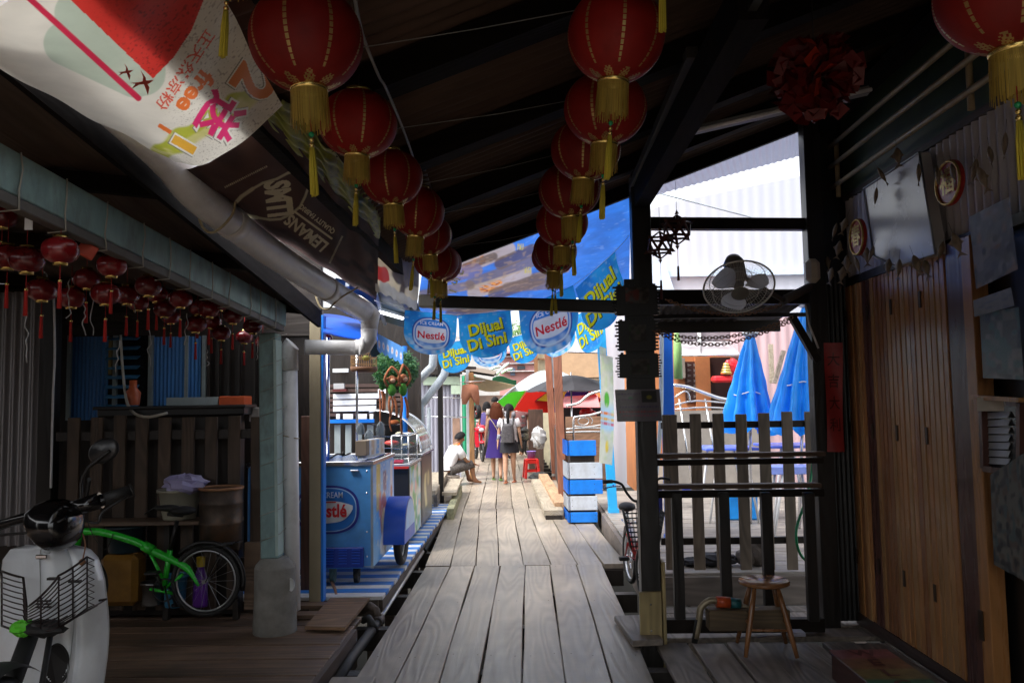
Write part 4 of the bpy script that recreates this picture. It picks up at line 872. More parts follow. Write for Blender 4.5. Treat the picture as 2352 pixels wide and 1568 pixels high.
small = [(560, 960, 215), (330, 900, 240), (1080, 1000, 170), (1230, 930, 175), (1720, 1010, 140), (1340, 1110, 150), (20, 330, 235), (60, 640, 255), (210, 665, 270), (475, 590, 280), (680, 815, 215), (875, 710, 240), (830, 930, 235), (995, 940, 195), (1165, 870, 210), (1290, 1050, 175), (1415, 970, 190), (1535, 1170, 170), (1640, 1050, 170), (1660, 1150, 150), (1735, 1240, 150), (1825, 1105, 165), (1915, 1270, 135), (1980, 1185, 150), (2060, 1310, 122), (1550, 1040, 150), (2395, 1300, 110), (2555, 1285, 115)]
words = ['small lantern low behind the fifth one', 'dim small lantern in front of the corrugated metal wall', 'small lantern hidden behind the ninth', 'small lantern between the upper and lower rows before the second blue panel', 'dim small lantern right of the thirteenth', 'low dim lantern under the second blue panel top edge', 'nearest small red lantern, cut by the left edge of the photo', 'second small red lantern, hanging low behind the third', 'small red lantern below the white label on the teal beam', 'largest small red lantern near the corrugated wall', 'fifth small lantern in front of the board siding', 'small lantern with a small orange red scrap beside it', 'low dark small lantern behind the long red tassel', 'small lantern in front of the louvred window', 'small lantern ninth from the left edge', 'small lantern hanging low over the left edge of the second blue panel', 'small lantern above the second blue panel', 'small lantern hanging low at the end of the second blue panel', 'small lantern thirteenth from the left edge', 'small lantern half hidden behind two others', 'small lantern hanging low beside the dark slats', 'small lantern above the dark slats', 'small lantern just above the last picket, lower row', 'small lantern near the head of the teal post, upper row', 'last small lantern left of the teal post, lower row', 'small lantern squeezed behind the upper row', 'small red lantern partly hidden by the horizontal grey pipe', 'small red lantern in front of the blue awning above the pipe']
proto = small_lantern()
for i, (x, y, wd) in enumerate(small):
    px, py = x*.5102*.57422, (700+y*.5102)*.57422; wpx = wd*.5102*.57422
    Y = .134*F/wpx; c = P(px, py, Y); q = proto if i == 0 else copy_tree(proto)
    q.location = c; q.rotation_euler.z = i*1.3; q['label'] = words[i]; s_ = 1+.02*math.sin(i*5); q.scale = (s_,)*3
o = MB().bx(P(56, 528, 2.95), P(75, 476, 2.95)+V((0, .004, 0))).build('white_label', mat('white card', (.75, .75, .75), rough=.5)); tag(o, 'blank white card hanging on a wire under the teal beam', 'card')
o = MB().box(P(200, 575, 3.3), (.07, .02, .06), (0, .5, .6), 0, .004).build('red_packet', mat('orange red paper', (.45, .05, .02), rough=.5)); tag(o, 'orange red paper scrap tucked above the small lanterns', 'paper')
M_tin = mat('tinsel wire', (.45, .45, .45), rough=.35, metal=.3)
r = random.Random(8)
for k, (x, y, ln) in enumerate(((105, 600, 90), (160, 640, 100), (213, 640, 150), (196, 700, 80), (312, 640, 100), (345, 740, 130), (427, 720, 100), (530, 640, 110), (475, 800, 60), (590, 770, 90), (270, 780, 90), (60, 700, 130))):
    a = P(x, y, 3.2+x*.004); pts = [a+V((r.uniform(-.012, .012), r.uniform(-.01, .01), -j*ln*.0019/8*3.2/3.2*1.0)) for j in range(9)]
    o = MB().tube(smoothpts(pts, 2), .003, 4).build('light_string', M_tin); tag(o, 'thin pale twisted light string hanging straight down among the small lanterns', 'string', 'pale strings hanging among the small lanterns')
# ================= banners, lanterns, tarpaulin, pennants =================
M_print = paintmat('printed vinyl', rough=.42, sss=.20, bump=.25, bscale=9)
M_printp = paintmat('printed pennant', rough=.5, sss=.72, bump=.1, bscale=12)
def cloth(a, b, c, d, sag=.03, wr=.008, k=5.0, ph=0):
    f = bil(a, b, c, d)
    def g_(u, v):
        p = f(u, v); s = sag*math.sin(math.pi*min(max(v, 0), 1))
        return p+V((wr*math.sin(u*k*3+v*4+ph), 0, -s+wr*math.sin(u*k*7+v*9+ph)+wr*.7*math.sin(v*k*5-u*6+ph)))
    return g_
# -- white banner (nearest) --
fw = cloth(P(-160, 70, 1.72), P(402, 375, 3.22), P(648, 240, 2.42), P(330, -330, 1.35), .07, .004, 3)
def col_w(X, Y, U, Vv):
    c = np.ones((U.size, 3))*np.array([.80, .77, .69]); c = lay(c, (npn(U, Vv, 9, 1)-.6)*.5, (.5, .47, .42))
    for a_, b_ in (((150, 100), (310, 175)), ((175, 30), (330, 170)), ((215, 5), (330, 160))):
        d, _ = seg_d(X, Y, a_, b_); c = lay(c, sm(50-d, 3), (.50, .58, .48))
    d, _ = seg_d(X, Y, (60, -10), (318, 226)); c = lay(c, sm(7-d, 2), (.62, .03, .08))
    red = inpoly(X, Y, [(120, -40), (162, 0), (351, 181), (399, 132), (440, 70), (468, 0), (500, -120), (100, -120)]); c = lay(c, red, (.66, .045, .035))
    sp_ = np.clip(npn(U*1.3, Vv*.7, 150, 2)*3-1.9, 0, 1); c = lay(c, red*sp_*np.clip((X-200)/160, 0, .8), (.15, .01, .01))
    c = lay(c, (1-red)*np.clip(npn(U*1.3, Vv*.7, 150, 9)*5-3.7, 0, .55)*sm(X-400, 60)*sm(Y-0, 40), (.2, .15, .13))
    d, t_ = seg_d(X, Y, (368, 352), (570, 225)); c = lay(c, sm(24-d-6*np.sin(t_*20), 6), (.48, .52, .06)); c = lay(c, sm(24-d, 6)*np.clip(npn(U, Vv, 16, 4)*4-2, 0, .8), (.72, .68, .30))
    og, pk, yl, wh_, sh_ = (.85, .20, .04), (.80, .04, .20), (.88, .48, .06), (.85, .84, .78), (.25, .24, .2)
    for s_, x_, y_, z_, an, lay_ in (('free', 447, 211, 58, 234, ((.035, og, 1.12, 0),)), ('1', 377, 295, 44, 238, ((.04, og, 1.2, 0),)), ('正天然凉粉', 424, 160, 33, 236, ((.012, (.75, .10, .05), 1.3, 0),)),
        ('送', 499, 265, 100, 238, ((.085, sh_, 1.0, -2), (.075, wh_, 1.0, 0), (.03, pk, 1.0, 0))), ('1', 420, 331, 76, 240, ((.095, sh_, 1.4, -2), (.085, wh_, 1.4, 0), (.045, yl, 1.4, 0))), ('2', 577, 188, 128, 236, ((.07, sh_, 1, -2), (.06, wh_, 1, 0), (.035, (.75, .25, .08), 1, 0)))):
        for b_, q_, sx_, o_ in lay_: c = lay(c, wmask(s_, X-o_, Y, (x_, y_), z_, an, b_, sx_), q_)
    return c
t = empty('white_banner', (-1.2, 2.6, 2.5), 0, 'big white banner with a red disc and orange and pink lettering over the pipe', 'banner')
L0 = t.location.copy(); fwl = lambda u, v: fw(u, v)-L0
printed_at('cloth', fwl, 440, 270, col_w, M_print, t, L0)
M_ink = {k: mat('ink '+k, c, rough=.5, var=.12) for k, c in (('orange', (.85, .17, .02)), ('pink', (.72, .03, .16)), ('yellow', (.85, .42, .05)), ('red', (.65, .06, .03)), ('white', (.75, .75, .7)), ('pale', (.50, .58, .48)))}
# little swallows printed on the cup
mb = MB()
for (x_, y_, q_) in ((292, 155, 18), (332, 180, 26)):
    for pts in ([(.15, .05), (.12, -.45), (-.35, -1.15), (-.12, -.5), (-.2, .0)], [(.2, .0), (.45, .45), (.3, 1.1), (.08, .5), (-.1, .05)], [(.85, -.25), (.35, .12), (-.45, .18), (-1.15, .55), (-.8, .12), (-1.25, .02), (-.5, -.05), (.2, -.2)]):
        uv_ = inv_at(fwl, L0, [x_+a_*q_ for a_, b_ in pts], [y_+b_*q_ for a_, b_ in pts]); n = len(pts); mb.add([fwl(*q)+V((0, 0, -.012)) for q in uv_], [tuple(range(n))])
mb.build('bird_print', M_ink['red'], t)
# -- brown banner --
fb = cloth(P(398, 392, 3.45), P(862, 690, 6.2), P(872, 545, 4.75), P(606, 258, 2.60), .05, .006, 4, 1)
bq = lambda x, y: (488+.1648*x, 373+.1648*y)
shield_ = [bq(*q) for q in ((1210, 110), (1050, 150), (900, 230), (700, 290), (560, 370), (400, 480), (310, 580), (310, 660), (460, 740), (620, 770), (800, 800), (950, 790), (1100, 720), (1220, 620), (1290, 480), (1340, 340), (1320, 220))]
def col_b(X, Y, U, Vv):
    c = np.ones((U.size, 3))*np.array([.085, .044, .038]); c = lay(c, np.clip(npn(U, Vv, 5, 5)*2-1, 0, .5), (.024, .016, .017)); c = lay(c, sm(X-770, 40)*np.clip(npn(U, Vv, 14, 8)*3-1.5, 0, .8), (.015, .01, .012))
    cream = (.50, .46, .32)
    for a_, b_ in ((bq(170, 350), bq(770, 50)), (bq(1810, 1030), bq(1630, 1410))):
        d, t_ = seg_d(X, Y, a_, b_); c = lay(c, sm(2.2-d, 1)*((t_ > 0) & (t_ < 1))*((t_*24) % 1 < .6), cream)
    for i in range(len(shield_)):
        d, _ = seg_d(X, Y, shield_[i], shield_[(i+1) % len(shield_)]); c = lay(c, sm((4.2 if 3 < i < 9 else 2.8)-d, 1.5), cream)
    for s_, p_, z_, an, b_, sx_, h_ in (('SMTI', (905, 510), 78, -83, .05, .50, 0), ('LEMANS', (1320, 985), 38, 142, .035, .80, .15), ('QUALITY FABRIC', (1462, 790), 16, 142, .03, .80, 0)): c = lay(c, wmask(s_, X, Y, bq(*p_), z_, an, b_, sx_, h_), (.66, .60, .42))
    d, _ = seg_d(X, Y, bq(1150, 690), bq(1660, 1060)); return lay(c, sm(2.4-d, 1), (.66, .6, .42))
t = empty('brown_banner', (-1.1, 4, 2.5), 0, 'dark brown banner with cream shield emblem and upside down lettering along the pipe', 'banner')
L0 = t.location.copy(); fbl = lambda u, v: fb(u, v)-L0
printed_at('cloth', fbl, 480, 220, col_b, paintmat('printed brown vinyl', rough=.75, spec=.15, sss=0, bump=.25, bscale=9), t, L0)
# -- green yellow cloth between the banner and the lanterns --
fy = cloth(P(600, 262, 2.62), P(868, 550, 4.78), P(880, 470, 4.55), P(650, 225, 2.65), .02, .008, 6, 2)
def col_y(U, Vv):
    c = np.ones((U.size, 3))*np.array([.40, .42, .03]); c = lay(c, np.clip(npn(U, Vv, 40, 3)*3-1.6, 0, .6), (.10, .12, .02))
    c = lay(c, sm(U-.40, .1)*sm(Vv-.5, .1)*np.clip(npn(U*3, Vv, 6, 6)*4-2.2, 0, .9), (.05, .09, .06)); c = lay(c, sm(U-.4, .1)*sm(Vv-.8, .05)*np.clip(npn(U*4, Vv, 5, 7)*5-3, 0, .9), (.35, .33, .3)); return c
o = printed('yellow_green_cloth', fy, 120, 30, col_y, M_print); tag(o, 'yellow green printed cloth between the brown banner and the left row of big lanterns', 'cloth')
ff = cloth(P(862, 668, 5.6), P(958, 712, 6.2), P(962, 600, 6.2), P(868, 545, 5.3), .02, .006, 5, 3)
def col_f(U, Vv):
    c = np.ones((U.size, 3))*np.array([.55, .48, .36]); c = lay(c, sm(.55-np.abs((U-.2)), .02)*sm(.15-np.abs(Vv-.62), .02), (.45, .38, .28))
    c = lay(c, sm(.16-np.hypot((U-.12), (Vv-.42)), .02), (.35, .03, .03)); c = lay(c, sm(U-.35, .05)*sm(Vv-.35-.5*np.abs(U-.62), .05), (.06, .045, .05))
    c = lay(c, sm(.05-np.abs(U-.6-.1*(Vv-.3)), .03)*sm(Vv-.2), (.07, .05, .05)); c = lay(c, sm(.3-Vv-U*.1, .03)*sm(U-.1), (.35, .35, .36)); return c
o = printed('cream_banner', ff, 60, 60, col_f, M_print); tag(o, 'cream banner with dark and red prints at the far end of the brown banner', 'banner')
# dark blue awning underside behind the elbow
t = empty('stall_awning', P(900, 700, 7.5), 0, 'dark teal lean-to sheet over the ice cream stall behind the pipe elbow', 'awning'); L0 = t.location.copy()
f = bil(P(760, 700, 7.0)-L0, P(985, 770, 8.6)-L0, P(955, 690, 6.4)-L0, P(770, 640, 6.4)-L0)
mb = MB(); mb.sheet(f, 40, 6, .01); mb.build('sheet', mat('dark teal sheet', (.03, .06, .09), rough=.5), t)
mb = MB()
for u in (.15, .5, .85): mb.bar(f(u, 0)+V((0, 0, -.02)), f(u, 1)+V((0, 0, -.02)), .03, .03)
mb.bar(f(0, .5)+V((0, 0, -.02)), f(1, .5)+V((0, 0, -.02)), .03, .03); mb.build('frame', mat('grey white frame', (.35, .4, .45), rough=.5), t)
o = MB().tube([P(872, 716, 6.9), P(925, 731, 7.2)], .014, 8).build('tube_lamp', mat('white lamp tube', (.9, .92, .95), rough=.3, emit=1.5)); tag(o, 'short lit lamp tube under the dark awning left of the first pennant', 'lamp')

# -- big lanterns --
M_lan = mat('red lantern silk', (.33, .011, .008), rough=.6, var=.25, scale=9, sss=.35, bump=.35, objr=.2, dirt=.45, dirtcol=(.16, .02, .012))
M_gp = mat('gold print', (.42, .27, .10), rough=.4, metal=.5, var=.4, scale=30)
M_fr = mat('yellow fringe', (.50, .36, .07), rough=.7, var=.4, scale=90, stretch=(1, 1, .04), sss=.3)
M_tas = mat('yellow tassel thread', (.60, .50, .05), rough=.7, var=.35, scale=90, stretch=(1, 1, .05), sss=.2)
M_bead = mat('green bead', (.01, .28, .10), rough=.15)
def big_lantern(r=.125):
    t = empty('red_lantern', (0, 0, 0), 0, 'x', 'lantern', 'big red lanterns in two rows under the roof')
    mb = MB(); n = 96; m = 84; rs = random.Random(1)
    rowr = []
    for i in range(m+1):
        a = -math.pi/2*.80+math.pi*.80*i/m; rowr.append((r*math.cos(a)*(1+(.006 if i % 2 else -.004)), r*.90*math.sin(a)))
    def isgold(k, i):
        u = k/n*8; fu = abs(u-round(u)); a = i/m
        if fu < .035 and (i % 4 < 3) and .12 < a < .88: return True
        uu = abs((u+.5)-round(u+.5))   # ornaments between seams near the ends
        for e in (a, 1-a):
            if e < .115 and uu < .30*(1-(e/.115)**2)+.02 and math.sin(k*2.1+i*.5)*math.sin(i*1.7-k*.6) > -.35: return True
        return False
    vs = [(rr*math.cos(2*math.pi*k/n), rr*math.sin(2*math.pi*k/n), z) for rr, z in rowr for k in range(n)]
    b = len(mb.v); mb.v += vs
    for i in range(m):
        for k in range(n):
            mb.f.append((i*n+k, i*n+(k+1) % n, (i+1)*n+(k+1) % n, (i+1)*n+k)); mb.m.append(1 if isgold(k, i) else 0); mb.s.append(True)
    mb.build('shade', [M_lan, M_gp], t)
    zb = -r*.90*math.sin(math.pi*.40); rb_ = r*math.cos(math.pi*.40)
    MB().lathe([(rb_*.98, zb+.004), (rb_+.003, zb), (rb_+.003, zb-.010), (rb_-.004, zb-.010), (rb_-.006, zb)], (0, 0, 0), 32).build('bottom_ring', M_gold, t)
    MB().lathe([(rb_-.006, -zb), (rb_-.004, -zb+.01), (rb_+.003, -zb+.010), (rb_+.003, -zb), (rb_*.98, -zb-.004)], (0, 0, 0), 32).build('top_ring', M_gold, t)
    mb = MB()
    nf = 84
    for k in range(nf):
        a0 = 2*math.pi*k/nf; a1 = 2*math.pi*(k+.86)/nf; l = zb-.085-rs.uniform(-.006, .012); rr = rb_+.002; rq = rr+rs.uniform(-.001, .005)
        mb.add([(rr*math.cos(a0), rr*math.sin(a0), zb-.010), (rr*math.cos(a1), rr*math.sin(a1), zb-.010), (rq*math.cos(a1), rq*math.sin(a1), l), (rq*math.cos(a0), rq*math.sin(a0), l)], [(0, 1, 2, 3)])
    mb.build('fringe', M_fr, t)
    MB().tube([(0, 0, zb), (0, 0, zb-.105)], .0012, 4).build('cord', M_tasr, t)
    MB().ball((0, 0, zb-.103), .0065, 0, 10, 8).build('bead', M_bead, t)
    mb = MB(); mb.ball((0, 0, zb-.115), .0055, 0, 10, 6); mb.ball((0, 0, zb-.127), .006, 0, 10, 6); mb.build('gold_beads', M_gold, t)
    mb = MB()
    for k in range(16):
        a = 2*math.pi*k/16; q = .0042*(1 if k % 2 else .55); mb.tube([(q*math.cos(a)*.8, q*math.sin(a)*.8, zb-.132), (q*1.5*math.cos(a), q*1.5*math.sin(a), zb-.17), (q*1.75*math.cos(a), q*1.75*math.sin(a), zb-.232-rs.uniform(0, .006))], .0022, 4)
    mb.build('tassel', M_tas, t)
    MB().tube([(0, 0, -zb), (0, 0, .17)], .0012, 4).build('hanger', M_black, t)
    return t
M_lan2 = None
left = [(535, -215, 285), (704, 92, 262), (822, 285, 186), (900, 408, 150), (960, 487, 128), (985, 540, 112), (1002, 600, 104), (1011, 606, 99)]
right = [(1520, -275, 275), (1415, 82, 236), (1390, 250, 200), (1345, 345, 168), (1308, 437, 140), (1291, 512, 119), (1275, 577, 105), (1271, 590, 101)]
wl = ['big red lantern above the top edge of the photo, left row, only its tassel showing', 'largest big red lantern, nearest of the left row', 'second big lantern of the left row', 'third big lantern of the left row', 'fourth big lantern of the left row', 'fifth big lantern of the left row, in front of the cream banner', 'sixth big lantern of the left row, low over the steel tube', 'last big lantern of the left row, just behind the sixth']
wr_ = ['big red lantern above the top edge of the photo, right row, only its tassel showing', 'nearest big red lantern of the right row', 'second big lantern of the right row', 'third big lantern of the right row', 'fourth big lantern of the right row', 'fifth big lantern of the right row', 'sixth big lantern of the right row, before the blue tarpaulin', 'last big lantern of the right row, just behind the sixth']
proto = big_lantern(); first = True
for lst, ws in ((left, wl), (right, wr_)):
    for (x, y, wd), lab in zip(lst, ws):
        c = P(x, y, .25*F/wd); q = proto if first else copy_tree(proto); first = False
        q.location = c; q.rotation_euler.z = (x*7 % 31)*.1; q['label'] = lab
        q.rotation_euler.x = R(((x*13) % 7-3)*1.5); q.rotation_euler.y = R(((x*11) % 5-2)*1.6); q.scale = (1+((x*7) % 5-2)*.018, 1+((x*3) % 5-2)*.018, 1+((y*7) % 5-2)*.025)
q = copy_tree(proto, P(2318, -22, 1.48), 'big dark red lantern with a yellow skirt in the top right corner', 1.02, .4); 
q['group'] = 'big red lanterns in two rows under the roof'; del q['group']
# -- red packet ball --
t = empty('packet_ball', P(1872, 178, 2.85), 0, 'dark red ball of folded red paper packets hanging under the roof, upper right', 'ornament'); L0 = t.location
rs = random.Random(31); mb = MB()
for k in range(64):
    z = 1-2*(k+.5)/64; a = k*2.39996; d = V((math.sqrt(1-z*z)*math.cos(a), math.sqrt(1-z*z)*math.sin(a), z*1.0)); s = d.cross(V((rs.uniform(-1, 1), rs.uniform(-1, 1), rs.uniform(-1, 1)))).normalized(); w_ = d.cross(s)
    r0, r1 = .05, .165*rs.uniform(.85, 1.05); hw = .045
    a_, b_ = d*r0, d*r1
    mb.add([a_, d*((r0+r1)/2)+s*hw, b_+s*.008, d*((r0+r1)/2)-s*hw, d*((r0+r1)/2)*1.06+w_*.03], [(0, 1, 4), (1, 2, 4), (2, 3, 4), (3, 0, 4)], 1 if k % 9 == 0 else 0)
    mb.add([d*r1*.8-s*.03, d*r1*.8+s*.03, d*r1*1.0+s*.03+w_*.02, d*r1*1.0-s*.03+w_*.02], [(0, 1, 2, 3)], 1 if k % 7 == 0 else 0)
mb.build('packets', [mat('red packet paper', (.13, .006, .006), rough=.45, var=.3), mat('orange red packet paper', (.35, .03, .01), rough=.4, var=.4, scale=30)], t)
MB().tube([(0, 0, .1), (0, 0, .32)], .002, 4).build('string', M_black, t)
# -- lamp fixture, ceiling cable --
t = empty('lamp_fixture', P(1680, 280, 4.0), 0, 'unlit white tube lamp fixture under the roof above the opening', 'lamp'); L0 = t.location
a, b = P(1558, 308, 4.0)-L0, P(1995, 208, 3.9)-L0
MB().bar(a, b, .05, .035, bev=.004).build('casing', mat('grey enamel', (.25, .25, .27), rough=.4), t)
MB().tube([a+V((.02, -.035, -.008)), b+V((0, -.035, -.008))], .010, 10).build('tube', mat('unlit lamp tube', (.8, .8, .85), rough=.2), t)
o = MB().tube(smoothpts([P(812, -20, 1.9), P(832, 78, 2.2), P(870, 175, 2.5), P(885, 200, 2.6), P(915, 270, 3.0), P(945, 350, 3.4), P(975, 450, 4.2), P(1000, 545, 5.4)], 4), .005, 6).build('ceiling_cable', mat('grey cable', (.2, .2, .19), rough=.5)); tag(o, 'grey cable running along the ceiling behind the left row of lanterns', 'cable')
o = MB().bar(P(945, 312, 3.6), P(1012, 520, 5.2), .035, .006).build('ceiling_strip', mat('grey metal strip', (.14, .14, .16), rough=.4, metal=.4)); tag(o, 'flat grey metal strip on the ceiling right of the left lantern row', 'strip')
for k, (x0, y0, x1, y1, Y) in enumerate(((640, 140, 1560, -20, 2.1), (880, 300, 1420, 210, 2.9), (930, 430, 1380, 330, 3.6), (960, 500, 1330, 420, 4.2), (1000, 572, 1300, 520, 5.0))):
    o = MB().tube([P(x0, y0, Y), P((x0+x1)/2, (y0+y1)/2+6, Y), P(x1, y1, Y)], .0014, 4).build('hanging_wire', mat('thin wire', (.2, .2, .2), rough=.4)); tag(o, 'thin wire stretched under the roof carrying the big lanterns, ' + ('nearest', 'second', 'third', 'fourth', 'farthest')[k] + ' of five', 'wire')
# -- blue tarpaulin --
ft = bil(P(975, 590, 6.25), P(955, 735, 8.6), P(1445, 655, 8.6), P(1450, 405, 6.25))
ftw = lambda u, v: ft(u, v)+V((0, 0, .02*math.sin(v*9+u*2)+.012*math.sin(v*23+u*5)-.07*math.sin(math.pi*v)))
tq = lambda x, y: (861+.2441*x, 574+.2441*y)
def col_t(X, Y, U, Vv):
    c = np.ones((U.size, 3))*np.array([.025, .17, .66]); c = lay(c, np.clip(npn(U*2, Vv*2, 8, 21)*1.6-.5, 0, .5), (.02, .10, .42)); c = lay(c, np.clip(npn(U*3, Vv, 30, 22)*5-4.2, 0, .3), (.25, .4, .75))
    gb, cr, lv, br = (.13, .095, .09), (.42, .34, .28), (.10, .09, .22), (.055, .03, .027)
    for a_, b_, w_, q_ in (((760, 200), (1260, -10), 46, cr), ((1180, 130), (1480, 0), 40, br), ((850, 160), (1120, 60), 26, br), ((900, 320), (1480, 110), 36, gb), ((640, 260), (950, 190), 46, lv), ((930, 400), (1420, 240), 44, cr), ((1120, 420), (1560, 270), 40, br), ((440, 420), (900, 330), 30, gb), ((1250, 350), (1700, 320), 34, gb), ((560, 520), (1100, 560), 34, gb), ((700, 600), (1250, 520), 26, br), ((1500, 250), (1800, 180), 24, gb)):
        d, t_ = seg_d(X, Y, tq(*a_), tq(*b_)); m = sm(w_*.34-d, 3); c = lay(c, m*.78, q_); c = lay(c, m*np.clip(npn(U*5, Vv*5, 9, 33+w_)*4-2.6, 0, .5), (.30, .22, .18))
        if q_ == cr:
            e = sm(9-d, 3)*((t_ > .12) & (t_ < .55)); c = lay(c, e*np.clip(npn(U, Vv, 60, 44)*3-1, 0, 1), (.62, .25, .06)); c = lay(c, e*np.clip(npn(U, Vv, 90, 45)*4-2.4, 0, 1), (.22, .04, .03))
    for x_, y_ in ((1440, 190), (1370, -30)):
        c = lay(c, sm(8-np.abs(X-tq(x_, y_)[0]), 2)*sm(7-np.abs(Y-tq(x_, y_)[1]), 2)*((X*.5) % 2 < 1.2), (.40, .36, .12))
    return c
o = printed_at('blue_tarpaulin', ftw, 160, 200, col_t, paintmat('printed tarpaulin', rough=.4, sss=.34, bump=.3, bscale=14)); tag(o, 'blue printed tarpaulin with ice cream pictures stretched beyond the end of the roof', 'tarpaulin')
mb2 = MB(); words_at(mb2, '2 in 1', ftw, V((0, 0, 0)), tq(760, 290), 26, 250, .006, .02); mb2.build('lettering', mat('yellow green ink', (.42, .40, .18), rough=.5), o)
# -- pennants --
M_yel = mat('yellow green letter ink', (.68, .66, .02), rough=.5, sss=.4); M_dki = mat('dark letter shadow', (.03, .06, .03), rough=.6); M_redi = mat('red letter ink', (.72, .03, .04), rough=.5, sss=.4); M_whi = mat('white letter ink', (.85, .87, .9), rough=.5, sss=.4)
def pennant(tl, tr, Y0, Y1, hh, kind, lab, grp, tilt=0.0, seed=0):
    a, b = P(tl[0], tl[1], Y0), P(tr[0], tr[1], Y1); w_ = (b-a); W = w_.length
    t = empty('pennant', (a+b)/2, 0, lab, 'pennant', grp); L0 = t.location.copy()
    dn = V((0, 0, -1)); xh = w_.normalized(); dn = (dn-xh*dn.dot(xh)*.6).normalized(); H = hh*W; nn = xh.cross(dn).normalized()
    def flat(u, v): return (a-L0)+w_*u+dn*H*(1-v)+nn*(.012*W/.45*math.sin(u*7+seed)*(1.1-v)+.008*math.sin(v*8+seed*2+u*3))+V((0, .0, -.02*math.sin(math.pi*u)*W*0))
    def prof(v): return 1.0 if v > .5 else math.sqrt(max(0.0, 1-((.5-v)/.5)**2))*.98+.02
    fn = lambda u, v: flat(.5+(u-.5)*prof(v), v)
    pv = np.vectorize(prof)
    def colf(U, Vv):
        X = .5+(U-.5)*pv(Vv); c = np.ones((U.size, 3))*np.array([.04, .46, .98]); c = lay(c, np.clip(npn(X, Vv, 6, 50+seed)*2-.9, 0, .6), (.03, .20, .72))
        c = lay(c, np.clip(npn(X*2, Vv*2, 9, 60+seed)*4-2.9, 0, .7)*(.25+np.abs(X-.5)), (.45, .75, .95)); c = lay(c, sm(Vv-.985), (.02, .3, .8))
        if kind == 'badge':
            d = np.hypot((X-.52)/.345, (Vv-.52)/.36*1.0); d4 = (np.abs((X-.52)/.34)**2.5+np.abs((Vv-.5)/.36)**2.5)**(1/2.5)
            c = lay(c, sm(1.08-d4, .04), (.04, .10, .45)); c = lay(c, sm(1.0-d4, .03), (.65, .74, .85)); c = lay(c, sm(.92-d4, .03), (.03, .22, .70))
            c = lay(c, sm(.86-d4, .03)*sm(.66-Vv-.05*(X-.5), .02)*sm(Vv-.27-.25*(X-.52)**2*4, .02), (.80, .82, .86))
            c = lay(c, sm(.17-np.abs(Vv-.13-.3*(X-.5)**2), .2)*np.clip(npn(X, Vv, 12, 3)*2-.5, 0, 1)*.8, (.6, .8, .95))
        asp = W/H; tm = lambda s_, cu, cv, z_, an, b_, sx=1.0: textmask(s_, ((X-cu)*asp*math.cos(R(an))+(Vv-cv)*math.sin(R(an)))/z_/sx, (-(X-cu)*asp*math.sin(R(an))+(Vv-cv)*math.cos(R(an)))/z_, b_)
        if kind == 'badge':
            c = lay(c, tm('Nestlé', .52, .45, .25, 0, .022), (.72, .02, .04)); c = lay(c, tm('ICE CREAM', .52, .74, .11, 0, .015), (.9, .93, .95))
        else:
            for dx, q_, b_ in ((.014, (.03, .07, .03), .045), (0, (.80, .80, .02), .03)): c = lay(c, tm('Dijual', .50+dx, .67-dx, .35, tilt, b_, .98), q_); c = lay(c, tm('Di Sini', .51+dx, .35-dx, .35, tilt, b_, .98), q_)
        return c
    printed('cloth', fn, 150, 130, colf, M_printp, t)
    return t
g1, g2 = 'near row of blue pennants', 'far row of blue pennants'
pennant((930, 712), (1050, 724), 6.7, 6.8, .80, 'badge', 'blue pennant with a round ice cream badge, leftmost of the near row', g1, seed=1)
pennant((1052, 724), (1173, 712), 6.8, 6.9, .84, 'sale', 'blue pennant with yellow words, second of the near row', g1, tilt=8, seed=2)
pennant((1190, 712), (1318, 655), 6.9, 6.6, .80, 'badge', 'tilted blue pennant with a badge, partly behind the steel tube', g1, seed=3)
pennant((1322, 664), (1413, 578), 6.6, 6.3, .95, 'sale', 'tilted blue pennant with yellow words, beside the black post', g1, tilt=6, seed=4)
pennant((1003, 792), (1078, 778), 10.8, 10.9, .92, 'sale', 'blue pennant with yellow words, leftmost of the far row', g2, tilt=4, seed=5)
pennant((1082, 778), (1162, 772), 10.9, 10.9, .84, 'badge', 'blue pennant with a badge below the larger words pennant', g2, seed=6)
pennant((1166, 778), (1232, 760), 10.9, 10.9, .95, 'sale', 'small blue pennant with yellow words, middle of the far row', g2, tilt=8, seed=7)
pennant((1236, 752), (1312, 715), 10.9, 10.6, .88, 'badge', 'small blue pennant with a badge right above the brown posts', g2, seed=8)
pennant((1318, 728), (1378, 690), 10.6, 10.2, 1.05, 'sale', 'small blue pennant with yellow words beside the light blue post', g2, tilt=6, seed=9)
o = MB().tube(smoothpts([P(860, 690, 6.4), P(930, 710, 6.7), P(1050, 723, 6.8), P(1173, 711, 6.9), P(1190, 710, 6.9), P(1318, 655, 6.6), P(1413, 577, 6.3), P(1445, 540, 6.1)], 2), .002, 4).build('pennant_string', M_pvc); tag(o, 'white string carrying the near row of pennants', 'string')
o = MB().tube(smoothpts([P(960, 800, 10.6), P(1003, 791, 10.8), P(1080, 777, 10.9), P(1165, 775, 10.9), P(1232, 757, 10.9), P(1312, 715, 10.6), P(1378, 690, 10.2), P(1400, 675, 10)], 2), .003, 4).build('pennant_string', M_pvc); tag(o, 'white string carrying the far row of pennants', 'string')
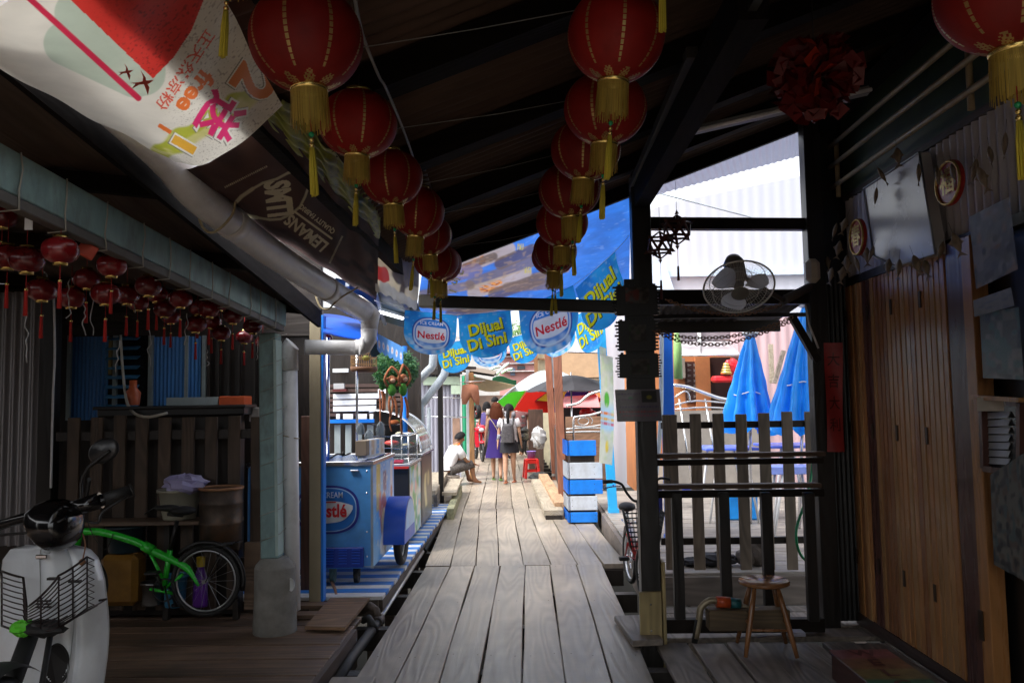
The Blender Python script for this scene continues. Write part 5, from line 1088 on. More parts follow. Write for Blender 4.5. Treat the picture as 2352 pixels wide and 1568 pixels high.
# ================= right side, near =================
# ---- rail fence between the black post and the corner post ----
t = empty('rail_fence', (1.4, 5.72, 0), 0, 'dark wooden rail fence with thick uprights behind the round stool', 'fence'); L0 = t.location.copy()
M_railw = wood('brown rail wood', (.13, .085, .06), 'X', rough=.55)
def rail(x0, y0, x1, y1, Y, w, h, m, nm='rail'):
    a, b = P(x0, y0, Y), P(x1, y1, Y+.15); MB().bar(a-L0-V((0, 0, h/2)), b-L0-V((0, 0, h/2)), w, h, bev=.004).build(nm, m, t)
rail(1490, 1042, 1890, 1036, 5.65, .09, .03, M_railw); rail(1494, 1056, 1890, 1050, 5.70, .04, .04, M_darkX)
rail(1492, 1112, 1880, 1108, 5.65, .10, .03, M_railw); rail(1494, 1126, 1890, 1122, 5.7, .05, .05, M_darkX)
rail(1496, 1420, 1890, 1418, 5.68, .07, .09, M_darkX)
for x in (1553, 1661, 1758, 1856):
    a = P(x, 1130, 5.72); c = P(x+2, 1425, 5.72); MB().bx((a.x-L0.x-.035, -.03, c.z), (a.x-L0.x+.035, .03, a.z), 0, .005).build('upright', M_postb, t)
# ---- picket gate on the terrace edge ----
Yp = 6.98
t = empty('picket_gate', (1.6, Yp, .15), 0, 'brown picket fence on the terrace edge behind the black rails', 'fence'); L0 = t.location.copy()
r = random.Random(9)
M_pk2 = wood('greyish brown picket', (.15, .115, .085), 'Z', rough=.6, var=.3, island=.2, bump=.5)
for x4, w4, top in ((2677, 58, 952), (2780, 44, 950), (2871, 44, 950), (2963, 44, 950), (3054, 44, 949), (3146, 42, 945), (3238, 42, 944), (3300, 42, 930)):
    a = P(x4*.57422, top+r.uniform(-1, 1), Yp); b = P(x4*.57422, 1308, Yp); w_ = w4*.57422*Yp/F/2
    MB().bx((a.x-w_-L0.x, -.012, b.z-.15), (a.x+w_-L0.x, .012, a.z-.15), 0, .004).build('picket', M_pk2, t)
for py in (985, 1252): 
    a = P(1520, py, Yp); b = P(1890, py-4, Yp); MB().bx((a.x-L0.x, .013, a.z-.15), (b.x-L0.x, .055, a.z-.15+.055), 0, .003).build('rail', M_darkX, t)
# ---- round stool ----
t = empty('wooden_stool', G(1760, 1492, 0), R(10), 'round brown wooden stool standing on the side deck in front of the rails', 'stool')
h = P(1762, 1330, t.location.y).z; Rr = 56*t.location.y/F
M_st = wood('varnished stool wood', (.26, .115, .045), 'Z', rough=.28, var=.2, bump=.05); M_st2 = wood('varnished seat wood', (.30, .14, .06), 'X', rough=.22, var=.2, bump=.05)
MB().lathe([(.0001, h-.03), (Rr-.015, h-.03), (Rr, h-.022), (Rr+.001, h-.008), (Rr-.008, h), (.0001, h)], (0, 0, 0), 40).build('seat', M_st2, t)
leg = []
for k in range(4):
    a = R(30+90*k); top = V((math.cos(a)*Rr*.62, math.sin(a)*Rr*.62, h-.03)); bot = V((math.cos(a)*Rr*1.38, math.sin(a)*Rr*1.38, 0)); leg.append((top, bot))
    MB().tube([top, top.lerp(bot, .3), top.lerp(bot, .7), bot], [.013, .018, .017, .012], 12).build('leg', M_st, t)
for k in range(4):
    f = .55 if k % 2 else .62; p = leg[k][0].lerp(leg[k][1], f); q = leg[(k+1) % 4][0].lerp(leg[(k+1) % 4][1], f)
    MB().tube([p, p.lerp(q, .5), q], [.007, .010, .007], 8).build('stretcher', M_st, t)
# ---- water pump on a beam ----
o = MB().bx(P(1630, 1450, 5.35), P(1815, 1400, 5.35)+V((0, .12, 0)), 0, .006).build('pump_beam', wood('pump beam wood', (.13, .09, .05), 'X')); tag(o, 'short thick wooden beam under the water pump', 'beam')
t = empty('water_pump', P(1650, 1400, 5.42), 0, 'small orange and teal water pump with a brass elbow pipe', 'pump'); L0 = t.location.copy(); q = lambda x, y, d=0: P(x, y, 5.42+d)-L0
M_brass = mat('dirty brass', (.36, .30, .20), rough=.45, metal=.5, dirt=.5)
MB().tube(smoothpts([q(1598, 1465), q(1606, 1420), q(1610, 1395), q(1630, 1378), q(1652, 1380)], 3), .022, 12).build('elbow_pipe', M_brass, t)
MB().tube([q(1595, 1475), q(1604, 1422)], .02, 10).build('hose', M_rubber, t)
MB().tube([q(1645, 1381), q(1676, 1383)], .036, 20).build('motor', mat('orange pump paint', (.55, .08, .02), rough=.45), t)
MB().tube([q(1676, 1383), q(1700, 1386)], .033, 20).build('housing', mat('teal pump paint', (.02, .12, .13), rough=.45), t)
MB().tube([q(1700, 1388), q(1730, 1396), q(1790, 1408)], .012, 8).build('outlet', M_brass, t)
MB().bx(q(1650, 1402, -.03), q(1712, 1392, .05)).build('base', M_rust, t)
o = MB().bx(P(1822, 1462, 5.25), P(1845, 1447, 5.3)+V((0, .04, 0)), 0, .004).build('crushed_packet', mat('grey packet', (.35, .35, .42), rough=.4)); tag(o, 'small crushed packet on the deck by the black corner post', 'packet')
# ---- boots / sacks behind the pickets ----
M_sack = mat('grey brown sack', (.12, .10, .085), rough=.9, var=.4, scale=20)
for i, (x, y, rr_, s3) in enumerate(((1745, 1285, .10, (1, .8, 1.2)), (1715, 1300, .09, (1, .8, .9)), (1645, 1302, .11, (1.6, .8, .55)), (1590, 1305, .08, (1.3, .8, .5)))):
    c = P(x, y, 7.25); c.z = .15+rr_*s3[2]*.9
    crumple('sack', c, rr_, M_sack if i < 2 else mat('dark sack', (.03, .03, .035), rough=.7), ('tall grey sack behind the fifth picket', 'short grey sack left of the tall one', 'low dark sack behind the third picket', 'smallest dark sack behind the second picket')[i], 'sack', i, s3)
o = MB().tube(smoothpts([P(1868, 1040, 6.6), P(1862, 1100, 6.6), P(1850, 1150, 6.5), P(1830, 1210, 6.5), P(1832, 1255, 6.5), P(1850, 1285, 6.6), P(1890, 1292, 6.7)], 4), .011, 8).build('green_hose', mat('green hose', (.01, .25, .10), rough=.3)); tag(o, 'green garden hose hanging in a loop by the black corner post', 'hose')
# ---- painted step box, lower right ----
t = empty('painted_step', (0, 0, 0), 0, 'low wooden step box with faded red, yellow and green top reading WELCOME', 'step')
A = G(1903, 1492, .16); B = A+V((.015, -1.15, 0)); wdt = .33; L0 = t.location = V(((A.x+B.x)/2, (A.y+B.y)/2, 0))
M_box = wood('dark red box wood', (.07, .03, .025), 'Y', rough=.45)
MB().bx(V((A.x+.01, B.y, .005))-L0, V((A.x+wdt-.01, A.y-.01, .14))-L0, 0, .004).build('box', M_box, t)
ftp = bil(V((A.x, A.y, .162))-L0, V((A.x, B.y, .162))-L0, V((A.x+wdt, B.y, .162))-L0, V((A.x+wdt, A.y, .162))-L0)
def col_s(U, Vv):
    c = np.ones((U.size, 3))*np.array([.28, .09, .09])
    for i, q_ in enumerate(((.30, .10, .10), (.26, .12, .06), (.24, .18, .07), (.05, .20, .11), (.25, .12, .08), (.28, .1, .1), (.1, .15, .2))): c = lay(c, sm(U-i*.145, .01), q_)
    return c*(.7+.6*npn(U*4, Vv, 9, 2))[:, None]
MB().bx(V((A.x, B.y, .14))-L0, V((A.x+wdt, A.y, .159))-L0, 0, .005).build('lid', M_box, t)
pr_ = printed('painted_top', ftp, 60, 20, col_s, paintmat('painted wood', rough=.35, bump=.3), t)
mb = MB(); 
for i, ch in enumerate('WELCOME'): lettering(mb, ch, ftp, (.07+.145*i, .5), .42, 90, False, off=-.003, bold=.03, asp=3.4)
for i in range(len(mb.v)): mb.v[i] = (mb.v[i][0], mb.v[i][1], .166)
mb.build('lettering', mat('dark letter paint', (.12, .03, .03), rough=.4), t)

# ---- red bicycle behind the post ----
t = empty('red_bicycle', G(1430, 1350, 0), 0, 'red city bicycle with a basket parked behind the black post', 'bicycle'); L0 = t.location.copy()
wa, wb = G(1415, 1335, 0), G(1452, 1388, 0)
M_red = mat('red bicycle paint', (.42, .02, .02), rough=.3, coat=.3)
M_alu = mat('bright alloy rim', (.7, .72, .75), rough=.3, metal=.7)
rW = .235
def bq_(x, y, Y): return P(x, y, Y)-L0
rw_ = V((P(1414, 0, 7.25).x, 7.25, rW+.01))-L0; fw_ = V((P(1451, 0, 6.5).x, 6.5, rW+.01))-L0
bikewheel(t, rw_, rW, V((1, .10, 0)), M_alu, .02); bikewheel(t, fw_, rW, V((1, .22, 0)), M_alu, .02)
bb = rw_.lerp(fw_, .45)+V((.0, 0, .03)); sd = bq_(1440, 1163, 6.98); hd = bq_(1464, 1150, 6.62); hl = fw_+(hd-fw_)*.45
mb = MB(); mb.tube([bb, sd-V((0, 0, .22))], .017, 10); mb.tube([bb, hl+V((0, 0, .02))], .022, 10); mb.tube([bb+V((0, 0, .1)), hl+V((0, 0, .1))], .015, 10)
for s_ in (-.04, .04): mb.tube([bb, rw_+V((s_, 0, 0))], .009, 6); mb.tube([sd-V((0, 0, .3)), rw_+V((s_, 0, 0))], .008, 6)
mb.tube([hl-V((0, 0, .05)), hl+V((0, 0, .14))], .019, 10); mb.build('frame', M_red, t)
mb = MB()
for s_ in (-.05, .05): mb.tube([hl, fw_+V((s_, 0, 0))], .010, 8)
mb.build('fork', M_red, t)
for cc, nm_ in ((rw_, 0), (fw_, 1)): MB().grid(lambda u, v: cc+V(((v-.5)*.06, math.cos(R(-10+(180 if nm_ == 0 else 170)*u))*.258, math.sin(R(-10+180*u))*.258+.012*(1-(2*v-1)**2))), 18, 4).build('mudguard', mat('silver mudguard', (.6, .55, .56), rough=.3, metal=.5) if nm_ == 0 else M_red, t)
MB().ball(sd, .085, 0, 16, 10, (.85, 1.3, .45)).build('saddle', M_rubber, t); MB().tube([sd-V((0, 0, .24)), sd], .013, 8).build('seat_post', M_steel, t)
mb = MB(); mb.tube(smoothpts([bq_(1386, 1106, 6.6), bq_(1408, 1105, 6.62), bq_(1428, 1112, 6.64), bq_(1440, 1132, 6.66), hd+V((-.02, .0, .0)), hd+V((.06, 0, .03)), hd+V((.16, -.02, .17)), hd+V((.26, -.05, .17))], 4), .011, 8); mb.tube([hd, hl], .013, 8); mb.build('handlebar', M_black, t)
MB().tube([bq_(1385, 1106, 6.6), bq_(1406, 1105, 6.62)], .016, 10).build('grip', M_rubber, t)
MB().tube(smoothpts([bq_(1383, 1124, 6.6), bq_(1400, 1118, 6.62), bq_(1425, 1116, 6.64)], 3), .005, 5).build('brake_lever', M_steel, t)
mb = MB(); cB = bq_(1478, 1214, 6.42)
for k in range(9):
    z = -.15+k*.036; s_ = .10+.006*k; mb.tube([cB+V((x*s_, y*s_*.8, z)) for x, y in ((-1, -1), (1, -1), (1, 1), (-1, 1))], .003, 4, closed=True)
for k in range(36):
    a = 2*math.pi*k/36; x, y = max(-1, min(1, 1.4*math.cos(a))), max(-1, min(1, 1.4*math.sin(a))); mb.tube([cB+V((x*.10, y*.10*.8, -.15)), cB+V((x*.15, y*.15*.8, .14))], .0025, 4)
mb.build('basket', mat('dark basket wire', (.03, .03, .03), rough=.4, metal=.4), t)
mb = MB(); ck = bb; mb.tube([ck+V((-.07, -.10, .03)), ck+V((-.05, 0, 0)), ck+V((.07, 0, 0)), ck+V((.08, .10, -.03))], .009, 6); mb.tube([ck+V((-.05, math.cos(a_)*.07, math.sin(a_)*.07)) for a_ in [2*math.pi*k/24 for k in range(24)]], .006, 5, closed=True); mb.build('crank', M_steel, t)
MB().box(ck+V((-.12, -.10, .03)), (.08, .06, .03), None, 0, .006).build('pedal', M_rubber, t)
mb = MB()
for dx in (-.05, 0, .05): mb.tube([rw_+V((dx, .14, .29)), rw_+V((dx, -.16, .30))], .005, 5)
for k in range(4): mb.tube([rw_+V((-.05, .12-.09*k, .295)), rw_+V((.05, .12-.09*k, .295))], .004, 5)
mb.build('carrier', M_steel, t)
o = MB().bx(P(1500, 1190, 7.6), P(1521, 1120, 7.6)+V((0, .12, 0)), 0, .005).build('blue_carton', mat('dark blue carton', (.03, .04, .22), rough=.5)); tag(o, 'dark blue carton with a white cap behind the black post', 'carton')
# ---- photo frames on the post ----
t = empty('photo_frames', P(1465, 760, 5.50), 0, 'three black jagged edged photo frames hung one above the other on the post', 'frames'); L0 = t.location.copy()
rs = random.Random(4)
for (x0, y0, x1, y1, p0, p1) in ((1417, 655, 1509, 725, (1437, 660), (1489, 697)), (1422, 735, 1505, 806, (1445, 745), (1484, 785)), (1424, 812, 1512, 868, (1448, 824), (1491, 860))):
    a, b = P(x0, y1, 5.5)-L0, P(x1, y0, 5.5)-L0; mb = MB(); mb.bx(a, V((b.x, .02, b.z)))
    for k in range(9):
        z = a.z+(b.z-a.z)*(k+.5)/9
        for xx, sg in ((a.x, -1), (b.x, 1)):
            l = rs.uniform(.008, .028); mb.box((xx+sg*l/2, .01, z), (l, .02, (b.z-a.z)/9*.55))
    for k in range(7):
        x = a.x+(b.x-a.x)*(k+.5)/7; l = rs.uniform(.004, .014); mb.box((x, .01, b.z+l/2), ((b.x-a.x)/7*.5, .02, l))
    fo = mb.build('frame', M_black, t)
    q0, q1 = P(p0[0], p1[1], 5.5)-L0, P(p1[0], p0[1], 5.5)-L0
    f = bil(V((q0.x, -.004, q0.z)), V((q1.x, -.004, q0.z)), V((q1.x, -.004, q1.z)), V((q0.x, -.004, q1.z)))
    sd_ = int(p0[1])
    def cf(U, Vv, sd_=sd_): 
        c = np.ones((U.size, 3))*np.array([.05, .045, .04]); c = lay(c, np.clip(npn(U, Vv, 5, sd_)*3-1.2, 0, 1), (.11, .10, .09)); return lay(c, np.clip(npn(U, Vv, 4, sd_+1)*4-2.3, 0, 1), (.20, .05, .04) if sd_ == 660 else (.06, .09, .05))
    printed('photo', f, 24, 18, cf, paintmat('photo gloss', rough=.15, bump=.05), fo)
MB().bx(P(1440, 895, 5.52)-L0, P(1496, 640, 5.52)-L0+V((0, .03, 0))).build('backing_strip', M_black, t)
t = empty('notice_sheet', P(1464, 930, 5.49), 0, 'laminated grey lilac notice with a small picture taped to the black post', 'notice'); L0 = t.location.copy()
a, b = P(1414, 968, 5.49)-L0, P(1515, 893, 5.49)-L0
fn_ = lambda u, v: V((a.x+(b.x-a.x)*u+.01*(1-v), -.012*math.sin(u*3.1), a.z+(b.z-a.z)*v))
def cfn(U, Vv):
    c = np.ones((U.size, 3))*np.array([.20, .185, .22]); c = lay(c, sm(.17-np.abs(U-.75), .01)*sm(.18-np.abs(Vv-.77), .01), (.06, .06, .06)); c = lay(c, sm(.06-np.hypot(U-.75, (Vv-.75)), .03), (.3, .28, .05)); c = lay(c, sm(.05-np.hypot(U-.33, (Vv-.72)), .03), (.08, .25, .14))
    for v0, u0, u1, col in ((.86, .04, .55, (.16, .12, .2)), (.68, .05, .5, (.18, .14, .2)), (.45, .08, .95, (.14, .12, .2)), (.30, .05, .97, (.35, .12, .14)), (.18, .1, .9, (.3, .15, .2))):
        c = lay(c, sm(.03-np.abs(Vv-v0), .01)*(U > u0)*(U < u1)*(((U*60) % 4) < 2.9)*np.clip(npn(U*30, Vv, 3, 7)*3, 0, 1), col)
    return c
printed('sheet', fn_, 90, 50, cfn, paintmat('laminated sheet', rough=.2, bump=.1, spec=.6), t)
# ---- hanging geometric ornaments ----
import bmesh
def poly_orn(c, r, lab, tl, seed):
    t = empty('geometric_ornament', c, 0, lab, 'ornament', 'brown folded geometric ornaments'); b = bmesh.new(); bmesh.ops.create_icosphere(b, subdivisions=1, radius=r)
    mb = MB()
    for f in b.faces:
        cs = [v.co.copy() for v in f.verts]; m = sum(cs, V())/3
        for i in range(3):
            p, q = cs[i], cs[(i+1) % 3]; mb.add([p, q, q.lerp(m, .30)*1.01, p.lerp(m, .30)*1.01], [(0, 1, 2, 3)])
    for v in b.verts:
        if random.Random(seed+v.index).random() < .8: p = v.co; d = p.normalized(); s = d.orthogonal().normalized()*r*.16; mb.add([p+s, p-s, p+d*r*.28, p+d.cross(s), p-d.cross(s)], [(0, 1, 2), (3, 4, 2)])
    b.free(); o = mb.build('folded_ball', mat('brown folded card', (.10, .035, .025), rough=.5, var=.3), t); md = o.modifiers.new('t', 'SOLIDIFY'); md.thickness = .003
    MB().tube([(0, 0, r), (0, 0, r+.22)], .0015, 4).build('string', M_black, t); MB().tube([(0, 0, -r), (0, 0, -r-.14)], .0015, 4).build('cord', M_tasr, t)
    MB().lathe([(.0001, -r-.13), (.007, -r-.14), (.009, -r-.14-tl), (.0001, -r-.141-tl)], (0, 0, 0), 8).build('tassel', mat('dark red tassel', (.10, .02, .02), rough=.7), t)
poly_orn(P(1555, 528, 5.35), .105, 'upper right of the two brown geometric ornaments, with a short tassel', .09, 1); poly_orn(P(1516, 563, 5.3), .095, 'lower left of the two brown geometric ornaments, with a long red tassel', .12, 7)
# ---- wall fan ----
t = empty('wall_fan', P(1697, 660, 5.0), 0, 'grey wire caged wall fan tilted down above the rails', 'fan'); L0 = t.location.copy(); rF = .212
nrm = V((-.05, -.64, -.76)).normalized(); ux = V((1, .02, -.08)).cross(nrm).cross(nrm).normalized(); ux = -ux; uy = nrm.cross(ux)
M_cage = mat('fan cage wire', (.75, .75, .72), rough=.4, metal=.1)
def ringp(r_, off, n=48): return [ux*math.cos(2*math.pi*k/n)*r_+uy*math.sin(2*math.pi*k/n)*r_+nrm*off for k in range(n)]
mb = MB(); mb.tube(ringp(rF, 0), .006, 6, closed=True)
for r_, of in ((.16, .035), (.11, .05), (.05, .058)): mb.tube(ringp(r_, of), .0022, 4, closed=True)
for r_, of in ((.17, -.05), (.09, -.08)): mb.tube(ringp(r_, of), .0022, 4, closed=True)
for k in range(64):
    a = 2*math.pi*k/64; d = ux*math.cos(a)+uy*math.sin(a); a2 = a+.25; d2 = ux*math.cos(a2)+uy*math.sin(a2)
    mb.tube([d*rF, d*.16+nrm*.035, d2*.05+nrm*.058], .0012, 3, cap=False); mb.tube([d*rF, d*.17-nrm*.05, d*.05-nrm*.085], .0012, 3, cap=False)
mb.build('cage', M_cage, t)
mb = MB()
for k in range(3):
    a0 = 2*math.pi*k/3+.5
    def bl(u, v, a0=a0):
        r_ = .035+.145*u; wd = .25+.75*math.sin(math.pi*min(1, u*.75+.12)); a = a0+(v-.5)*1.25*wd; return ux*math.cos(a)*r_+uy*math.sin(a)*r_+nrm*(.0+.03*(v-.5))
    mb.grid(bl, 8, 8)
mb.build('blades', mat('glare pale fan blade', (.85, .84, .82), rough=.4, sss=.65), t)  # blade colour raised towards white to imitate lens glare
Mn = Matrix((ux, uy, nrm)).transposed()
MB().lathe([(.0001, .065), (.05, .062), (.055, .055)], (0, 0, 0), 20, M=Mn).build('badge', mat('fan grey plastic', (.2, .2, .19), rough=.4), t)
MB().lathe([(.035, -.02), (.04, -.07), (.062, -.09), (.065, -.22), (.05, -.26), (.0001, -.265)], (0, 0, 0), 24, M=Mn).build('motor', mat('brown grey fan plastic', (.42, .38, .36), rough=.35), t)
mb = MB(); q = [-nrm*.14, P(1800, 690, 5.3)-L0, P(1858, 660, 5.6)-L0]; mb.tube([q[1], q[2]], .03, 12); mb.tube([q[0], q[0]+V((.08, .1, -.02)), q[1]], .016, 8); mb.build('arm', _mc['dusty roofing'], t)
MB().box(P(1866, 622, 5.7)-L0, (.10, .08, .17), None, 0, .03).build('mount', mat('cream fan plastic', (.55, .50, .42), rough=.4), t)
# ---- rusty chains ----
M_chain = mat('rusty chain', (.28, .15, .08), rough=.5, metal=.6, var=.4, scale=20)
def chain(pts, n, lab, r_=.011):
    sp_ = smoothpts([P(*q) for q in pts], 12); ls = [0]
    for i in range(1, len(sp_)): ls.append(ls[-1]+(sp_[i]-sp_[i-1]).length)
    mb = MB(); j = 0
    for k in range(n):
        s = ls[-1]*(k+.5)/n
        while ls[j+1] < s: j += 1
        c = sp_[j].lerp(sp_[j+1], (s-ls[j])/(ls[j+1]-ls[j])); d = (sp_[j+1]-sp_[j]).normalized(); L = ls[-1]/n*.78
        x = d.cross(V((0, 1, 0))).normalized(); y = x.cross(d); w_ = x if k % 2 else y
        mb.tube([c+d*math.cos(2*math.pi*i/10)*L+w_*math.sin(2*math.pi*i/10)*r_ for i in range(10)], .0035, 5, closed=True)
    o = mb.build('rusty_chain', M_chain); tag(o, lab, 'chain', 'rusty chains over the rails')
chain([(1500, 757, 5.55), (1580, 775, 5.55), (1680, 772, 5.6), (1760, 752, 5.65), (1820, 728, 5.7)], 46, 'upper one of the two rusty chains below the fan')
chain([(1500, 760, 5.5), (1570, 785, 5.5), (1660, 790, 5.5), (1750, 765, 5.55), (1815, 738, 5.6)], 44, 'lower one of the two rusty chains below the fan')
chain([(1530, 688, 5.5), (1600, 712, 5.5), (1690, 722, 5.5), (1760, 710, 5.5), (1812, 692, 5.6)], 44, 'rusty chain sagging right behind the fan cage')
# ---- things on the shop wall ----
XP = 2.27
def wp(px, py, X=XP): return PXx(px, py, X)
t = empty('sign_board', wp(2060, 480), 0, 'blank pale grey board with cut corners high on the shop wall', 'board'); L0 = t.location.copy()
pts = [wp(x, y) for x, y in ((1985, 433), (2008, 588), (2058, 612), (2150, 583), (2113, 350))]; n = len(pts)
vs = [p-L0 for p in pts]+[p-L0+V((.06, 0, 0)) for p in pts]; mb = MB(); mb.add(vs, [tuple(range(n)), tuple(range(2*n-1, n-1, -1))]+[(i, (i+1) % n, (i+1) % n+n, i+n) for i in range(n)])
fixn(mb.build('board', mat('pale grey board', (.52, .52, .53), rough=.25, var=.12, scale=3, dirt=.3, dirtcol=(.4, .35, .28)), t))
mb = MB(); mb.tube([p-L0-V((.004, 0, 0)) for p in pts], .007, 6, closed=True); mb.build('rim', mat('grey rim', (.3, .32, .35), rough=.4, metal=.4), t)
def wall_oval(px, py, rw_, rh, lab, txt):
    c = wp(px, py, 2.24); t = empty('fortune_plaque', c, 0, lab, 'plaque'); k = (c.y)/F
    Mx = Matrix(((0, 0, -1), (-1, 0, 0), (0, 1, 0)))
    mb = MB(); n = 28; vs = [(0, math.cos(2*math.pi*i/n)*rw_, math.sin(2*math.pi*i/n)*rh) for i in range(n)]; vs += [(.02, y, z) for _, y, z in vs]; mb.add(vs, [tuple(range(n)), tuple(range(2*n-1, n-1, -1))]+[(i, (i+1) % n, (i+1) % n+n, i+n) for i in range(n)]); fixn(mb.build('plaque', mat('red glitter', (.45, .03, .02), rough=.35, var=.4, scale=60), t))
    MB().tube([(-.004, math.cos(2*math.pi*i/n)*rw_*.93, math.sin(2*math.pi*i/n)*rh*.93) for i in range(n)], .008, 6, closed=True).build('rim', mat('gold glitter', (.6, .4, .12), rough=.4, metal=.5, var=.5, scale=80), t)
    f = lambda u, v: V((-.006, rw_*(1-2*u), -rh+2*rh*v)); mb = MB(); lettering(mb, txt, f, (.5, .5), .62, 0, off=.003, bold=.02, asp=rw_/rh); mb.build('lettering', _mc['gold glitter'], t)
wall_oval(1968, 545, .12, .125, 'red and gold oval fortune plaque left of the pale grey board', '春')
wall_oval(2178, 420, .13, .12, 'dark red and gold plaque above the plastic covered poster', '福')
# dried fish garland
M_fish = mat('pale brown fish', (.26, .20, .14), rough=.55, var=.4, scale=25)
def fish():
    t = empty('hanging_fish', (0, 0, 0), 0, 'x', 'fish ornament', 'pale fish ornaments hung around the pale grey board')
    mb = MB(); n = 12; pr = [(.002, .065), (.012, .055), (.024, .03), (.027, .005), (.020, -.02), (.010, -.04), (.005, -.05)]
    mb.lathe(pr, (0, 0, 0), n, sx=.55, sy=1.0); mb.build('body', M_fish, t)
    mb = MB(); mb.add([(0, 0, -.046), (.002, .030, -.080), (0, .004, -.068), (.002, -.03, -.080)], [(0, 1, 2), (0, 2, 3)]); mb.add([(-.002, 0, -.046), (-.002, .030, -.080), (-.002, .004, -.068), (-.002, -.03, -.080)], [(0, 2, 1), (0, 3, 2)]); mb.build('tail', M_fish, t)
    mb = MB(); mb.add([(0, .022, .03), (0, .046, .012), (0, .024, -.01)], [(0, 1, 2)]); mb.add([(0, -.022, .02), (0, -.04, .0), (0, -.022, -.01)], [(0, 2, 1)]); mb.build('fin', M_fish, t)
    MB().tube([(0, 0, .06), (0, 0, .13)], .001, 4).build('string', M_black, t); return t
fl_ = [(600, 400), (530, 620), (980, 380), (760, 200), (1180, 410), (1340, 370), (1560, 350), (1730, 190), (1880, 80), (200, 920), (140, 1170), (30, 1310), (230, 1320), (180, 1430), (440, 1240), (340, 1330), (480, 1220), (660, 1350), (770, 1370), (960, 1330), (1060, 1370), (1210, 1190), (1380, 1110), (100, 980), (60, 1440), (1650, 430)]
fw_s = ['above the left edge of the pale grey board', 'over the left edge of the pale grey board', 'at the upper right of the pale grey board', 'above the top corner of the pale grey board', 'just right of the pale grey board, high up', 'left of the dark plaque', 'above the dark red plaque', 'in the dark above the poster', 'highest of all in the dark corner', 'left of the oval plaque, upper', 'left of the oval plaque, on the corrugated sheet', 'by the fan mount, left', 'by the fan mount, lower', 'over the end of the black wall', 'below the oval plaque, right side', 'below the oval plaque, left side', 'right beside the foot of the oval plaque', 'below the left corner of the pale grey board', 'below the pale grey board, second from its left', 'below the middle of the pale grey board', 'below the pale grey board, above the second door', 'at the lower right corner of the pale grey board', 'between the board and the poster', 'high left on the corrugated sheet', 'lowest of all beside the black post', 'on the top edge of the poster']
fp = fish(); rs = random.Random(2)
for i, (x, y) in enumerate(fl_):
    q = fp if i == 0 else copy_tree(fp); q.location = PXx((3300+.3827*x)*.57422, (550+.3827*y)*.57422, 2.18+rs.uniform(-.05, .03)); q.rotation_euler = (rs.uniform(-.5, .5), rs.uniform(-.4, .4), rs.uniform(-.9, .9)); q['label'] = 'pale fish ornament '+fw_s[i]; q.scale = (.9,)*3
# red paper strip
t = P(1912, 910, 5.93); fr = lambda u, v: P(1893+40*u+6*(1-v), 1037-250*v, 5.93)+V((0, -.015*math.sin(u*3+v*5)-.005, 0))
mb = MB().grid(fr, 8, 30); o = mb.build('red_paper_strip', mat('red festive paper', (.42, .04, .04), rough=.5, var=.25, scale=6)); tag(o, 'long red paper strip with dark characters hanging on the dark wall', 'paper strip')
mb = MB()
for i, ch in enumerate('大吉大利'): lettering(mb, ch, fr, (.5, .84-.2*i), .13, 0, off=.004, bold=.01, asp=.18)
c_ = mb.build('lettering', mat('dark ink', (.10, .01, .01), rough=.5), o)
# posters
def wquad(name, pts, X, colf, lab, cat, rough=.2, th=None):
    a, b, c, d = [PXx(x, y, X) for x, y in pts]; o = printed(name, bil(a, b, c, d), 50, 60, colf, paintmat('poster %.2f' % rough, rough=rough, bump=.15, spec=.6)); return tag(o, lab, cat)
def cp(seed, base, cols, sc_=4):
    def f(U, Vv):
        c = np.ones((U.size, 3))*np.array(base)
        for i, q_ in enumerate(cols): c = lay(c, np.clip(npn(U*1.0, Vv*1.3, sc_+i, seed+i)*5-2.9, 0, 1), q_)
        return c
    return f
wquad('poster', [(2242, 664), (2338, 618), (2318, 452), (2226, 498)], 2.26, cp(5, (.13, .125, .13), ((.07, .07, .09), (.24, .14, .09), (.25, .24, .25), (.05, .045, .05))), 'plastic covered poster with dim grey and orange print, upper right', 'poster', .5)
wquad('poster', [(2258, 868), (2352, 872), (2340, 705), (2250, 720)], 2.26, cp(15, (.08, .085, .08), ((.03, .05, .06), (.18, .18, .16), (.05, .12, .11)), 5), 'dark poster picturing people below the plastic covered one', 'poster', .3)
wquad('paper_note', [(2238, 728), (2330, 702), (2322, 660), (2235, 690)], 2.25, cp(25, (.20, .19, .18), ((.15, .15, .17),), 5), 'grey printed note between the two posters', 'note', .4)
wquad('newspaper_collage', [(2283, 1296), (2375, 1345), (2352, 1040), (2274, 1090)], 2.26, cp(35, (.13, .12, .10), ((.05, .05, .05), (.06, .09, .09), (.10, .07, .05), (.02, .02, .02)), 9), 'old newspaper cuttings stuck on the wall at the right edge', 'newspaper', .6)
o = MB().box(wp(2275, 928, 2.2), (.004, .11, .065), (0, 0, R(60))).build('paper_tag', mat('cream card', (.45, .40, .34), rough=.5)); tag(o, 'small cream card standing on the ledge above the wall window', 'card')
t = empty('wall_window', wp(2300, 1010, 2.30), 0, 'small dark framed window with pale louvres at the right edge', 'window'); L0 = t.location.copy()
mb = MB(); cn = [wp(x, y, 2.30)-L0 for x, y in ((2257, 925), (2345, 925), (2345, 1090), (2262, 1075))]
for i in range(4): mb.bar(cn[i], cn[(i+1) % 4], .03, .03, up=(1, 0, 0))
mb.build('frame', M_slat[2], t)
mb = MB()
for k in range(7):
    a, b = wp(2262, 955+17*k, 2.32)-L0, wp(2318, 952+18*k, 2.32)-L0; mb.bar(a, b, .004, .032, up=(.5, 0, 1))
mb.build('louvres', mat('pale grey louvre', (.55, .57, .6), rough=.4), t)
